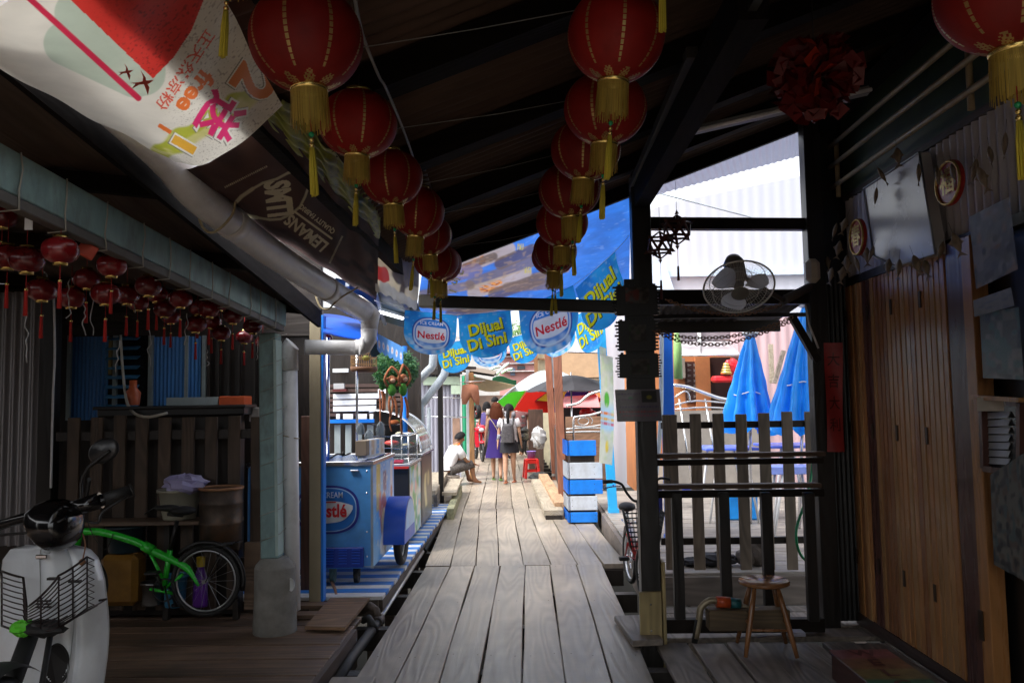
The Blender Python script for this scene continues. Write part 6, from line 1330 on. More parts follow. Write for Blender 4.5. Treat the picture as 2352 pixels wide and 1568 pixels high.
a, b, c, d = [wp(x, y, 2.33)-L0 for x, y in ((2257, 1078), (2352, 1090), (2352, 925), (2257, 925))]; MB().add([a, b, c, d], [(0, 1, 2, 3)]).build('glass', mat('dim glass', (.05, .055, .06), rough=.12), t)
o = MB().bar(wp(2240, 912, 2.2), wp(2352, 918, 2.2), .05, .02).build('wall_ledge', M_slat[1]); tag(o, 'narrow wooden ledge above the small wall window', 'ledge')
# ================= ice cream stall =================
M_cart = mat('cart light blue paint', (.08, .32, .76), rough=.32, var=.14, scale=4, coat=.15, dirt=.6, dirtcol=(.07, .16, .30))
M_dblue = mat('deep blue plastic', (.01, .10, .62), rough=.35, var=.08)
M_navy = mat('navy paint', (.015, .05, .35), rough=.4)
x1 = P(855, 1200, 6.9).x; x0c = x1-1.05; y0c, y1c = 6.9, 8.0; zb_, zt_ = P(855, 1305, 6.9).z, P(855, 1068, 6.9).z
t = empty('ice_cream_cart', ((x0c+x1)/2, (y0c+y1c)/2, .10), 0, 'light blue ice cream freezer cart with a round badge standing on the striped platform', 'cart'); L0 = t.location.copy()
def cb(a, b, nm, m, bev=.004, par=None): return MB().bx(V(a)-L0, V(b)-L0, 0, bev).build(nm, m, par or t)
cb((x0c, y0c, zb_), (x1, y1c, zt_), 'body', M_cart, .012)
mb = MB()
for a, b in (((x0c-.01, y0c-.012, zt_), (x1+.012, y0c+.05, zt_+.035)), ((x0c-.01, y1c-.05, zt_), (x1+.012, y1c+.012, zt_+.035)), ((x1-.05, y0c+.05, zt_), (x1+.012, y1c-.05, zt_+.035)), ((x0c-.01, y0c+.05, zt_), (x0c+.05, y1c-.05, zt_+.035))): mb.bx(V(a)-L0, V(b)-L0, 0, .004)
mb.build('steel_rim', M_steel, t)
cb((x0c+.05, y0c+.05, zt_-.02), (x1-.05, y1c-.05, zt_+.012), 'lid', M_dblue)
a, b = P(735, 1303, 6.88), P(835, 1256, 6.88); vp = cb((a.x, 6.865, a.z), (b.x, 6.899, b.z), 'vent_panel', M_navy, .004)
mb = MB()
for k in range(3):
    for j in range(6): mb.box(V((P(757+30*k, 1200, 6.86).x, 6.858, a.z+.035+j*.022))-L0, (.065, .012, .006), (R(-25), 0, 0))
mb.build('vent_slots', M_dblue, vp)
cb((x0c+.12, y0c+.12, zt_+.012), ((x0c+x1)/2-.01, y1c-.12, zt_+.028), 'sliding_lid', mat('smoky lid glass', (.12, .16, .2), rough=.12)); cb(((x0c+x1)/2+.01, y0c+.12, zt_+.014), (x1-.1, y1c-.12, zt_+.03), 'sliding_lid', _mc['smoky lid glass'])
MB().tube(smoothpts([V((x1-.02, y0c-.005, zt_-.02))-L0, V((x1-.02, y0c-.07, zt_-.03))-L0, V((x1-.30, y0c-.07, zt_-.03))-L0, V((x1-.30, y0c-.005, zt_-.02))-L0], 2), .009, 8).build('handle', M_steel, t) if False else None
for zz in (zt_-.006, zb_+.012): cb((x0c-.003, y0c-.004, zz), (x1+.006, y0c+.002, zz+.008), 'trim_strip', mat('dull aluminium trim', (.3, .35, .4), rough=.4, metal=.7), .001)
cb((x1-.012, y0c-.006, zb_), (x1+.006, y0c+.012, zt_), 'corner_trim', _mc['dull aluminium trim'], .001)
for xx in (x1-.55, x1-.18): MB().bx(V((xx, y0c-.022, zt_-.05))-L0, V((xx+.07, y0c-.002, zt_-.035))-L0, 0, .003).build('latch', M_steel, t)
for zz in (zb_+.1, zb_+.3, zb_+.62, zb_+.8): MB().lathe([(.008, -.003), (.0001, .003)], V((x1-.045, y0c-.003, zz))-L0, 8, M=Matrix.Rotation(R(90), 3, 'X')).build('rivet', M_steel, t)
# badge on the cart front
bc = P(752, 1170, 6.893); fB = lambda u, v: V((bc.x-.345+.69*u, 6.893, bc.z-.245+.49*v))-L0
n = 60
def sup(rx, rz, off, e=2.6): return [V((bc.x+rx*math.copysign(abs(math.cos(2*math.pi*i/n))**(2/e), math.cos(2*math.pi*i/n)), 6.899-off, bc.z+rz*math.copysign(abs(math.sin(2*math.pi*i/n))**(2/e), math.sin(2*math.pi*i/n))))-L0 for i in range(n)]
for rx, rz_, off, nm, m in ((.265, .20, .006, 'badge_ring', mat('badge navy', (.02, .03, .30), rough=.35)), (.245, .182, .009, 'badge_ring', mat('badge pale', (.35, .55, .8), rough=.35)), (.237, .174, .012, 'badge_disc', mat('badge blue', (.015, .16, .55), rough=.35))):
    mb = MB(); mb.add(sup(rx, rz_, off), [tuple(range(n))]); bo = mb.build(nm, m, t)
mb = MB(); nn2 = 24; top = [V((bc.x-.215+.43*i/nn2, 6.882, bc.z+.075-.07*(2*i/nn2-1)**2*.6)) for i in range(nn2+1)]; bot = [V((bc.x-.215+.43*i/nn2, 6.882, bc.z-.125+.10*(2*i/nn2-1)**4+.03*(i/nn2))) for i in range(nn2+1)]
mb.add([p-L0 for p in top+bot], [(i+nn2+1, i+nn2+2, i+1, i) for i in range(nn2)]); mb.build('badge_field', mat('badge white', (.62, .66, .70), rough=.35), bo)
fBb = lambda u, v: V((bc.x-.3+.6*u, 6.878, bc.z-.2+.4*v))-L0
mb = MB(); lettering(mb, 'Nestlé', fBb, (.505, .47), .37, 0, off=.002, bold=.03, asp=1.5, sx=.82); mb.bx(V((bc.x-.02, 6.877, bc.z+.058))-L0, V((bc.x+.075, 6.879, bc.z+.068))-L0); mb.build('lettering', M_redi, bo)
mb = MB(); lettering(mb, 'ICE CREAM', fBb, (.5, .80), .17, 0, off=.002, bold=.012, asp=1.5, sx=.8); mb.build('lettering', M_whi, bo)
# printed side
def col_side(seed):
    def f(U, Vv):
        c = np.ones((U.size, 3))*np.array([.10, .38, .80]); c = lay(c, np.clip(npn(U, Vv, 6, seed)*2-.8, 0, .6), (.30, .60, .88))
        c = lay(c, sm(.09-np.abs(U-.22), .03)*sm(Vv-.52, .03), (.62, .50, .10)); c = lay(c, sm(.05-np.abs(U-.3), .03)*sm(Vv-.45, .03)*sm(.7-Vv, .03), (.65, .2, .06))
        c = lay(c, sm(.08-np.abs(U-.52), .02)*sm(Vv-.68, .03)*sm(.9-Vv), (.10, .08, .22)); e = np.hypot((U-.47)/.16, (Vv-.42)/.26); c = lay(c, sm(1-e, .06), (.45, .12, .05)); e = np.hypot((U-.46)/.10, (Vv-.34)/.17); c = lay(c, sm(1-e, .06), (.60, .50, .25))
        c = lay(c, sm(.12-np.hypot((U-.45)/1.4, Vv-.14), .04), (.75, .75, .72)); c = lay(c, sm(.06-np.abs(U-.86), .02)*sm(.2-np.abs(Vv-.78)), (.7, .7, .68)); c = lay(c, sm(.05-np.hypot(U-.86, (Vv-.62)*.6), .02), (.5, .15, .05))
        return lay(c, np.clip(npn(U*2, Vv*2, 14, seed+3)*5-3.8, 0, .8), (.72, .74, .75))
    return f
fs_ = bil(V((x1+.004, y0c+.03, zb_+.01))-L0, V((x1+.004, y1c-.01, zb_+.01))-L0, V((x1+.004, y1c-.01, zt_-.01))-L0, V((x1+.004, y0c+.03, zt_-.01))-L0)
M_pv = paintmat('printed sticker', rough=.3, bump=.03)
printed('side_print', fs_, 70, 60, col_side(70), M_pv, t)
# big wheel, fender
wc = V((x1+.115, 7.72, .385))-L0; ww = bikewheel(t, wc, .285, V((1, 0, 0)), mat('pale wheel rim', (.6, .58, .5), rough=.4), .038)
mb = MB(); nn3 = 20
fz = V((x1+.115, 7.72, .40))-L0
pr2 = [(math.cos(a_)*.33, math.sin(a_)*.33) for a_ in [math.pi*i/nn3 for i in range(nn3+1)]]
pr2 = [(.33, -.06)]+pr2+[(-.33, -.06)]
for sx_ in (-.11, .075):
    pass
vs = [V((-.112, y, z))+fz for y, z in pr2]+[V((.08, y, z))+fz for y, z in pr2]; m_ = len(pr2)
mb.add(vs, [(i, i+1, i+1+m_, i+m_) for i in range(m_-1)], 0, True); mb.add([V((.08, y, z))+fz for y, z in pr2], [tuple(range(m_))]); mb.build('fender', M_dblue, t)
mb = MB(); mb.add([V((.084, y*.9, z*.9+.01))+fz for y, z in pr2[2:-2]], [tuple(range(m_-4))]); mb.build('fender_sticker', mat('pale sticker', (.35, .6, .9), rough=.35), t)
for cx in (P(763, 1325, 6.95).x, P(818, 1325, 6.95).x):
    c = V((cx, 6.98, .16))-L0; mb = MB(); mb.tube([c-V((.018, 0, 0)), c+V((.018, 0, 0))], .058, 20); mb.bx(c+V((-.028, -.02, 0)), c+V((.028, .02, .08))); mb.build('castor', mat('teal grey castor', (.12, .22, .22), rough=.5) if cx < -1.6 else M_rubber, t)
# poles and awning of the cart
for px, Y, nm in ((752, 6.98, 'pole'), (820, 7.9, 'pole')):
    a = V((P(px, 1060, Y).x, Y, zt_+.03)); MB().tube([a-L0, V((a.x+.002, Y, P(px, 775, Y).z))-L0], .012 if px > 800 else .02, 10).build(nm, M_steel, t)
t = empty('cart_awning', P(800, 760, 7.3), 0, 'bright blue curved canopy of the ice cream cart below the pipe elbow', 'awning'); L0 = t.location.copy()
def aw(u, v):
    px = 742+125*u; top = 722+14*(u*1.6)**2; bot = 765+8*math.sin(u*math.pi)+18*u*u
    return P(px, top+(bot-top)*v, 7.6-1.0*v-.4*math.sin(v*1.57))-L0
mb = MB(); mb.sheet(aw, 20, 12, .006); mb.build('canopy', mat('bright blue canvas', (.01, .14, .75), rough=.45, var=.1, sss=.35), t)
def va(u, v):
    px = 866+60*u; top = 765+32*u; return P(px, top+(36+6*abs(math.sin(u*math.pi*5)))*v, 7.0+1.6*u)-L0
def colv(U, Vv):
    c = np.ones((U.size, 3))*np.array([.10, .30, .70]); c = lay(c, sm(.25-np.hypot(((U*6) % 1-.5), (Vv-.55)*1.2), .1), (.65, .7, .75)); return lay(c, sm(.1-np.hypot(((U*6) % 1-.5), (Vv-.55)*1.2), .05), (.6, .2, .2))
printed('valance', va, 60, 16, colv, M_printp, t)
mb = MB(); mb.grid(lambda u, v: P(850+50*u, 790+30*math.sin(math.pi*min(u+.3, 1))*v, 7.5)-L0, 10, 4); mb.build('gusset', mat('dark teal canvas', (.03, .07, .07), rough=.6), t)
# cartons, pictures on the cart top
def cbox(nm, px0, py0, px1, py1, Y, d, m, lab, cat, rot=0):
    a, b = P(px0, py1, Y), P(px1, py0, Y); o = MB().box(((a.x+b.x)/2, Y+d/2, (a.z+b.z)/2), (b.x-a.x, d, b.z-a.z), (0, 0, R(rot)), 0, .004).build(nm, m); return tag(o, lab, cat)
cbox('brown_carton', 816, 1012, 842, 1047, 7.1, .25, mat('brown cardboard', (.22, .17, .12), rough=.7), 'brown carton standing on the blue cart', 'carton')
fc = bil(P(840, 1052, 7.15), P(883, 1042, 7.55), P(883, 1005, 7.55), P(840, 1012, 7.15))
def colc(U, Vv):
    c = np.ones((U.size, 3))*np.array([.62, .62, .62]); k = np.floor(U*4); cs = [(.1, .3, .65), (.6, .45, .3), (.12, .35, .7), (.55, .4, .25)]
    for i in range(4): c = lay(c, (k == i)*sm(.32-np.abs(U*4-k-.5), .1)*(Vv > .1)*np.clip(npn(U, Vv, 9, i)*2, 0, 1), cs[i])
    return c
o = printed('cone_cartons', fc, 60, 20, colc, M_pv); md = o.modifiers.new('s', 'SOLIDIFY'); md.thickness = .08; md.offset = -1; tag(o, 'row of printed ice cream cone cartons on the edge of the blue cart', 'cartons')
for i, (x, y, ry) in enumerate(((847, 1000, .045), (874, 985, .06), (828, 985, .05))):
    c = P(x, y, 7.75+.05*i); o = MB().lathe([(.04, -ry), (.045, 0), (.03, ry*.8), (.012, ry*1.2), (.0001, ry*1.2)], c, 14).build('clear_jar', mat('cloudy glass', (.25, .3, .33), rough=.15, alpha=.6)); tag(o, ('glass jar left of the tall one on the blue cart', 'tall glass jar behind the cone cartons', 'glass jar farthest left on the blue cart')[i], 'jar')
mb = MB(); mb.tube(smoothpts([P(760, 1052, 7.0), P(775, 1042, 7.1), P(790, 1045, 7.2), P(805, 1040, 7.2)], 4), .008, 6); mb.ball(P(788, 1042, 7.15), .02); o = mb.build('tongs', M_black); tag(o, 'dark metal tongs on top of the blue cart', 'tongs')
# ---- second, black cart ----
x2 = P(940, 1150, 8.8).x; zt2, zb2_ = P(940, 1071, 8.8).z, P(940, 1226, 8.8).z
t = empty('black_cart', (x2-.45, 9.25, .1), 0, 'black snack cart with a printed side and a glass box behind the blue cart', 'cart'); L0 = t.location.copy()
cb((x2-.9, 8.8, zb2_-.07), (x2, 9.7, zt2), 'body', M_black, .01)
cb((x2-.92, 8.78, zt2), (x2+.015, 9.72, zt2+.03), 'counter', mat('steel counter', (.5, .5, .5), rough=.3, metal=.7))
cb((x2-.92, 8.77, zt2-.02), (x2+.0, 8.779, zt2+.005), 'red_edge', mat('red edge strip', (.5, .03, .02), rough=.4), .0)
printed('side_print', bil(V((x2+.004, 8.82, zb2_-.05))-L0, V((x2+.004, 9.7, zb2_-.05))-L0, V((x2+.004, 9.7, zt2-.01))-L0, V((x2+.004, 8.82, zt2-.01))-L0), 50, 50, lambda U, Vv: lay(lay(lay(np.ones((U.size, 3))*np.array([.35, .6, .7]), np.clip(npn(U, Vv, 6, 1)*5-2.3, 0, 1), (.12, .42, .12)), np.clip(npn(U, Vv, 6, 2)*5-2.6, 0, 1), (.7, .45, .38)), np.clip(npn(U, Vv, 7, 3)*5-2.8, 0, 1), (.75, .75, .65)), M_pv, t)
def glassbox(t, a, b, nm='glass_case'):
    a, b = V(a), V(b); fr_ = MB(); c = [(x, y) for x in (a.x, b.x) for y in (a.y, b.y)]
    for x, y in c: fr_.tube([(x, y, a.z), (x, y, b.z)], .008, 6)
    for z in (a.z, b.z):
        for i, j in ((0, 1), (1, 3), (3, 2), (2, 0)): fr_.tube([(*c[i], z), (*c[j], z)], .008, 6)
    o = fr_.build(nm, M_steel, t)
    g_ = MB(); g_.bx(a+V((.004,)*3), b-V((.004,)*3)); g_.build('panes', mat('dim display glass', (.10, .13, .14), rough=.08, alpha=.35), o)
    mb = MB(); mb.bx((a.x+.02, a.y+.02, (a.z+b.z)/2), (b.x-.02, b.y-.02, (a.z+b.z)/2+.008)); mb.build('shelf', M_steel, o); return o
a, b = P(898, 1043, 8.85), P(962, 1000, 8.85)
glassbox(t, V((a.x, 8.9, zt2+.03))-L0, V((x2-.02, 9.6, b.z))-L0)
mb = MB()
for k in range(6): mb.box(V((x2-.12-.13*k, 8.86, zt2+.045))-L0, (.10, .10, .025), (R(12), 0, .1*k), k % 2)
mb.build('snack_packets', [mat('maroon packet', (.25, .02, .05), rough=.35), mat('white packet', (.6, .58, .62), rough=.35)], t)
o = MB().ball(V((x2-.25, 9.2, zt2+.235))-L0, .06, 0, 12, 8, (1.4, 1, .5)).build('red_tray', mat('red food', (.6, .04, .03), rough=.4), t)
# ---- third case: dark counter with curved glass ----
x3 = P(966, 1100, 9.8).x; zt3 = P(966, 1047, 9.8).z
t = empty('display_counter', (x3-.3, 10.3, .1), 0, 'dark grey counter with a shiny curved glass case, farthest of the stall', 'counter'); L0 = t.location.copy()
cb((x3-.75, 9.8, .12), (x3, 10.95, zt3), 'body', mat('dark grey laminate', (.06, .06, .06), rough=.4), .01); cb((x3-.77, 9.78, zt3), (x3+.03, 10.97, zt3+.03), 'counter_edge', M_steel)
mb = MB(); nA = 20; zq = zt3+.03
arc = [V((x3-.62, 0, zq+.50))]+[V((x3-.55+.55*math.sin(a_), 0, zq+.02+.50*math.cos(a_))) for a_ in [math.pi/2*i/nA for i in range(nA+1)]]
pg = lambda y, p: V((p.x, y, p.z))-L0
mb.add([pg(9.85, p) for p in arc]+[pg(10.9, p) for p in arc], [(i, i+len(arc), i+1+len(arc), i+1) for i in range(len(arc)-1)], 0, True); mb.build('curved_glass', mat('curved display glass', (.55, .58, .55), rough=.06, metal=.4, var=.4, scale=12, alpha=.75), t)
mb = MB(); 
for y in (9.85, 10.9): mb.tube([pg(y, p) for p in arc], .012, 6)
mb.build('case_frame', M_steel, t)
mb = MB(); rs = random.Random(6)
for z in (.06, .2, .34):
    mb.bx(V((x3-.6, 9.9, zq+z))-L0, V((x3-.12-z*.5, 10.85, zq+z+.008))-L0, 0)
    for k in range(7): mb.ball(V((x3-.16-z*.55, 9.95+.13*k, zq+z+.03))-L0, .05, rs.choice([1, 2, 3]), 8, 6, (1.1, 1, .6))
mb.build('food_trays', [M_steel, mat('green sweets', (.15, .35, .06)), mat('orange sweets', (.6, .15, .04)), mat('pale sweets', (.6, .55, .4))], t)
mb = MB(); fp_ = bil(V((x3+.004, 9.9, .16))-L0, V((x3+.004, 10.9, .16))-L0, V((x3+.004, 10.9, zt3-.02))-L0, V((x3+.004, 9.9, zt3-.02))-L0)
printed('side_print', fp_, 50, 50, lambda U, Vv: lay(lay(np.ones((U.size, 3))*np.array([.075, .07, .065]), sm(.10-np.abs(U-.35-.05*np.sin(Vv*9)), .03)*sm(.72-Vv)*sm(Vv-.2), (.55, .50, .25)), sm(.12-np.hypot(U-.62, (Vv-.62)), .04), (.45, .40, .2)), M_pv, t)
# ---- behind the stall ----
Yk = 10.6
t = empty('stall_back_wall', P(840, 900, 11.4), 0, 'dark plank wall with white boards and blue rail behind the ice cream stall', 'wall'); L0 = t.location.copy()
a, b = P(735, 1040, 11.4), P(965, 730, 11.4); MB().bx(V((a.x-1.8, 11.4, -.1))-L0, V((b.x, 11.46, 2.95))-L0).build('backing', M_dark, t)
mb = MB()
for k in range(7): a, b = P(700, 880+k*11+11, 11.36), P(925, 880+k*11, 11.36); mb.box(((a+b)/2-L0), (b.x-a.x, .02, (b.z-a.z)*.95), (R(5), 0, 0))
mb.build('siding', wood('stall siding wood', (.10, .06, .05), 'X'), t)
mb = MB()
for k, (x0, x1_) in enumerate(((765, 877), (765, 864), (765, 864))): a, b = P(x0, 916+k*14.5, 11.28), P(x1_, 903+k*14.5, 11.28); mb.bx(a-L0, V((b.x, 11.31, b.z))-L0, 0, .003)
mb.build('white_boards', mat('bright white board', (.85, .86, .88), rough=.45), t)
panel('blue_rail', 735, 962, 864, 972, 11.2, M_blue, .05, t, L0)
mb = MB()
for x in (775, 800, 824, 850): a, b = P(x-7, 1045, 11.25), P(x+7, 975, 11.25); mb.bx(a-L0, V((b.x, 11.28, b.z))-L0, 0, .003)
mb.build('grey_pickets', mat('grey picket paint', (.30, .34, .34), rough=.6), t)
mb = MB()
for x, w_ in ((776, 4), (793, 5), (804, 6), (824, 5), (835, 7), (853, 4)): a, b = P(x-w_, 962, 11.1), P(x+w_, 950, 11.1); mb.bx(a-L0, V((b.x, 11.13, b.z))-L0)
mb.build('white_cups', mat('white cup', (.85, .85, .85), rough=.4), t)
o = panel('white_eave_trim', 764, 846, 800, 855, 11.3, mat('white eave tips', (.85, .87, .9), rough=.5), .02); tag(o, 'row of bright white scalloped tips under the eave behind the stall', 'trim')  # plain white panels, solid, no opening behind them
o = panel('white_eave_trim', 862, 842, 880, 858, 11.3, _mc['white eave tips'], .02); tag(o, 'bright white sheet corner beside the bird cage', 'trim')
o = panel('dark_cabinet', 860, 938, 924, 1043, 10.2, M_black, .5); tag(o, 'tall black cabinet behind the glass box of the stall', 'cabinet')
o = MB().lathe([(.03, 0), (.03, 2.2)], P(931, 1040, 10.0)-V((0, 0, .9)), 12).build('blue_pole', M_blue); tag(o, 'blue pole rising behind the curved glass case', 'pole')
o = panel('red_shelf', 764, 893, 795, 899, 11.2, mat('maroon shelf', (.12, .02, .02)), .1); tag(o, 'small maroon shelf above the white boards', 'shelf')
o = panel('white_crockery', 766, 880, 790, 893, 11.22, mat('grey white crockery', (.5, .5, .5), rough=.4), .06); tag(o, 'pale crockery standing on the small maroon shelf', 'crockery')
o = panel('white_crockery', 868, 893, 893, 903, 11.25, _mc['bright white board'], .04); tag(o, 'white things lying above the white boards', 'crockery')
# narrow printed strip banner
fst = bil(P(886, 942, 8.9), P(903, 942, 8.9), P(903, 815, 8.9), P(887, 815, 8.9)); o = printed('strip_banner', fst, 12, 60, cp(71, (.6, .62, .55), ((.65, .25, .08), (.75, .75, .7), (.1, .35, .2)), 4), M_pv); tag(o, 'narrow upright printed strip banner left of the plush monkeys', 'banner')
# bird cage
t = empty('bird_cage', P(836, 855, 8.0), 0, 'round bamboo bird cage hanging above the ice cream cart', 'cage'); L0 = t.location
M_bamc = mat('orange bamboo', (.40, .22, .08), rough=.4); hC = P(836, 798, 8.0).z-L0.z; rC = .125
mb = MB(); mb.lathe([(.0001, 0), (rC*.9, 0), (rC*1.05, .02), (rC*1.05, .055), (rC*.98, .055), (.0001, .05)], (0, 0, 0), 28); mb.build('base', wood('cage base wood', (.16, .07, .03), 'X'), t)
mb = MB()
for k in range(36): a = 2*math.pi*k/36; mb.tube([(rC*math.cos(a), rC*math.sin(a), .05), (rC*math.cos(a), rC*math.sin(a), hC*.85), (rC*.8*math.cos(a), rC*.8*math.sin(a), hC), (0, 0, hC*1.12)], .0022, 4, cap=False)
for z in (.08, .14, hC*.8): mb.tube([(rC*math.cos(a), rC*math.sin(a), z) for a in [2*math.pi*k/28 for k in range(28)]], .003, 4, closed=True)
mb.build('bars', M_bamc, t); MB().ball((.02, 0, .14), .03, 0, 10, 8, (1.3, .8, .9)).build('food_cup', mat('yellow green cup', (.3, .35, .05)), t)
MB().tube([(0, 0, hC*1.12), (0, 0, hC*1.12+.25)], .004, 5).build('hook', M_steel, t)
# foliage bush of artificial leaves
def leafclump(name, c, r3, n, m, lab, cat, leaf=.05, seed=0, kind=None, parent=None):
    rs = random.Random(seed); mb = MB(); L0 = V((0, 0, 0))
    for i in range(n):
        d = V((rs.gauss(0, 1), rs.gauss(0, 1), rs.gauss(0, 1))).normalized()*(rs.random()**.4)
        p = V((d.x*r3[0], d.y*r3[1], d.z*r3[2]))+V(c); u = V((rs.uniform(-1, 1), rs.uniform(-1, 1), rs.uniform(-1.2, .3))).normalized(); w_ = u.orthogonal().normalized(); l = leaf*rs.uniform(.6, 1.3)
        mb.add([p, p+u*l*.5+w_*l*.16, p+u*l, p+u*l*.5-w_*l*.16], [(0, 1, 2, 3)], 0 if rs.random() < .6 else 1)
    o = mb.build(name, m, parent); 
    if lab: tag(o, lab, cat, kind=kind)
    return o
M_lf = [mat('leaf green', (.03, .13, .05), rough=.5, sss=.3), mat('leaf light green', (.08, .22, .06), rough=.5, sss=.3)]
leafclump('hanging_plant', P(908, 848, 8.85), (.25, .18, .23), 8000, M_lf, 'bushy green hanging plant above the plush monkeys', 'plant', .038, 3)
M_mk = mat('plush brown', (.30, .10, .04), rough=.9, var=.3, scale=40); M_mg = mat('plush green', (.05, .20, .02), rough=.85, var=.2); M_face = mat('plush face', (.55, .32, .2), rough=.9)
def plush(c, s, lab, sd_):
    t = empty('plush_monkey', c, sd_*.5, lab, 'plush toy', 'plush monkeys hanging over the stall'); rs = random.Random(sd_)
    MB().ball((0, 0, -.09*s), .056*s, 0, 14, 10, (1, .8, 1.45)).build('shirt', M_mg, t)
    mb = MB(); mb.ball((0, 0, .05*s), .055*s); mb.ball((-.055*s, 0, .06*s), .02*s, 0, 8, 6); mb.ball((.055*s, 0, .06*s), .02*s, 0, 8, 6); mb.build('head', M_mk, t)
    MB().ball((0, -.035*s, .04*s), .035*s, 0, 10, 8, (1.1, .8, .9)).build('face', M_face, t)
    for sx in (-1, 1): MB().tube(smoothpts([V((sx*.06*s, 0, -.04*s)), V((sx*.11*s, -.02, .05*s)), V((sx*.06*s, -.02, .16*s)), V((0, 0, .22*s))], 3), .016*s, 8).build('arm', M_mk, t)
    for sx in (-1, 1): MB().tube(smoothpts([V((sx*.03*s, 0, -.18*s)), V((sx*.05*s, -.02, -.30*s)), V((sx*rs.uniform(.01, .07)*s, -.01, -.44*s))], 3), .017*s, 8).build('leg', M_mk, t)
    MB().tube(smoothpts([V((0, .03, -.16*s)), V((.02, .03, -.3*s)), V((-.02, .02, -.5*s)), V((.0, .02, -.64*s))], 3), .011*s, 6).build('tail', M_mk, t)
plush(P(900, 880, 8.5), .78, 'plush monkey in a green shirt, left of the two hanging together', 1); plush(P(926, 878, 8.6), .85, 'plush monkey with a long tail, right of the two hanging together', 2); plush(P(878, 868, 8.9), .8, 'smaller plush monkey half behind the strip banner', 3)
# pipes, dark post of the next house
M_pvc2 = mat('pale blue grey pipe', (.42, .47, .52), rough=.45, dirt=.3)
o = MB().tube(smoothpts([P(995, 800, 12.2), P(994, 838, 12.2), P(982, 852, 12.2), P(945, 893, 12.2), P(925, 920, 12.2)], 2), .06, 14).build('diagonal_pipe', M_pvc2); tag(o, 'upper of two pale diagonal drainpipes left of the dark post', 'pipe')
o = MB().tube(smoothpts([P(1024, 838, 11.6), P(1022, 855, 11.6), P(1012, 873, 11.6), P(972, 925, 11.6), P(967, 935, 11.6), P(967, 1000, 11.6), P(967, 1080, 11.6)], 2), .056, 14).build('diagonal_pipe', M_pvc2); tag(o, 'lower pale drainpipe crossing in front of the dark post', 'pipe')
o = MB().bx((P(997, 0, 12.5).x, 12.5, -.2), (P(1008, 0, 12.5).x, 12.58, P(1000, 820, 12.5).z), 0, .004).build('dark_post', M_postb); tag(o, 'slim dark post beside the grey corrugated house front', 'post')
o = MB().tube([P(985, 935, 12.3), P(985, 1085, 12.3)], .03, 10).build('steel_post', M_pvc2); tag(o, 'thin pale pipe standing left of the dark post', 'pipe')
# steps of planks
def gbox(nm, gx0, gx1, gy0, gy1, z0, z1, m, lab, cat, rot=0):
    o = MB().box(((gx0+gx1)/2, (gy0+gy1)/2, (z0+z1)/2), (gx1-gx0, gy1-gy0, z1-z0), (0, 0, R(rot)), 0, .004).build(nm, m); return tag(o, lab, cat)
M_pl = wood('pale plank', (.33, .28, .21), 'Y', var=.25)
gbox('plank_bench', -1.72, -1.38, 11.6, 14.7, .30, .36, M_pl, 'wide plank bench at the left edge of the far boardwalk', 'bench', 2.5)
gbox('bench_beam', -1.44, -1.38, 11.9, 14.6, .06, .30, M_deckR, 'board standing on edge below the wide plank bench', 'board', 2.5)
gbox('plank_bench', -1.36, -1.14, 12.4, 14.6, .20, .25, M_pl, 'narrow lower plank step beside the wide plank bench', 'step', 2.5)
gbox('step_beam', -1.20, -1.10, 11.3, 14.4, .0, .15, wood('greenish beam', (.24, .24, .14), 'Y'), 'greenish square beam lying along the far boardwalk edge', 'beam', 2.5)
# ================= far end and the yard on the right =================
def q4(x, y): return 976+.1465*x, 775+.1465*y      # readings of the far crop
def wallbox(nm, px0, py0, px1, py1, Y, th, m, lab=None, cat=None, par=None, L0=V((0, 0, 0)), pit=None, bottom=None):
    a, b = P(px0, py1, Y), P(px1, py0, Y); z0 = bottom if bottom is not None else a.z
    if pit:
        wd = b.x-a.x; n = max(8, int(wd/pit*6)); mb = MB(); mb.grid(lambda u, v: V((a.x+wd*u, Y+.012*math.sin(u*wd/pit*2*math.pi), z0+(b.z-z0)*v))-L0, n, 1); mb.bx(V((a.x+.01, Y+.03, z0))-L0, V((b.x-.01, Y+th, b.z))-L0)
    else: mb = MB().bx(V((a.x, Y, z0))-L0, V((b.x, Y+th, b.z))-L0)
    o = mb.build(nm, m, par)
    if lab: tag(o, lab, cat)
    return o
# left far house front
M_lav = mat('lavender grey sheet', (.33, .33, .40), rough=.5, var=.2, stretch=(1, 1, .2), dirt=.4, dirtcol=(.28, .22, .22))
t = empty('corrugated_house', P(1010, 1100, 17.6), 0, 'lavender grey corrugated house front left of the far boardwalk', 'house'); L0 = t.location.copy()
wallbox('wall', 880, 790, 1056, 1110, 17.6, .1, M_lav, par=t, L0=L0, pit=.09, bottom=-.3)
wallbox('pale_panel', 972, 864, 1056, 884, 17.5, .05, mat('pale green sheet', (.48, .6, .46), rough=.5), par=t, L0=L0)
wallbox('pale_panel', 1036, 884, 1058, 905, 17.48, .05, _mc['pale green sheet'], par=t, L0=L0)
wallbox('upper_wall', 880, 790, 1060, 862, 17.4, .1, M_dark, par=t, L0=L0); wallbox('rusty_patch', 1040, 960, 1056, 1040, 17.5, .04, mat('rusty pink sheet', (.40, .25, .18), rough=.7, var=.3), par=t, L0=L0)
for y in (909, 953): mb_ = MB().tube([P(970, y+3, 17.3)-L0, P(1085, y+5, 17.3)-L0], .014, 6).build('rail', M_steel, t)
MB().bar(P(1000, 842, 16)-L0, P(1072, 846, 16.8)-L0, .5, .05).build('eave', M_dark, t)
o = MB().bx((P(1060, 0, 17.0).x, 17.0, 0), (P(1068, 0, 17.0).x, 17.1, 2.3), 0, .005).build('grey_post', M_pvc2); tag(o, 'weathered grey post in front of the corrugated house corner', 'post')
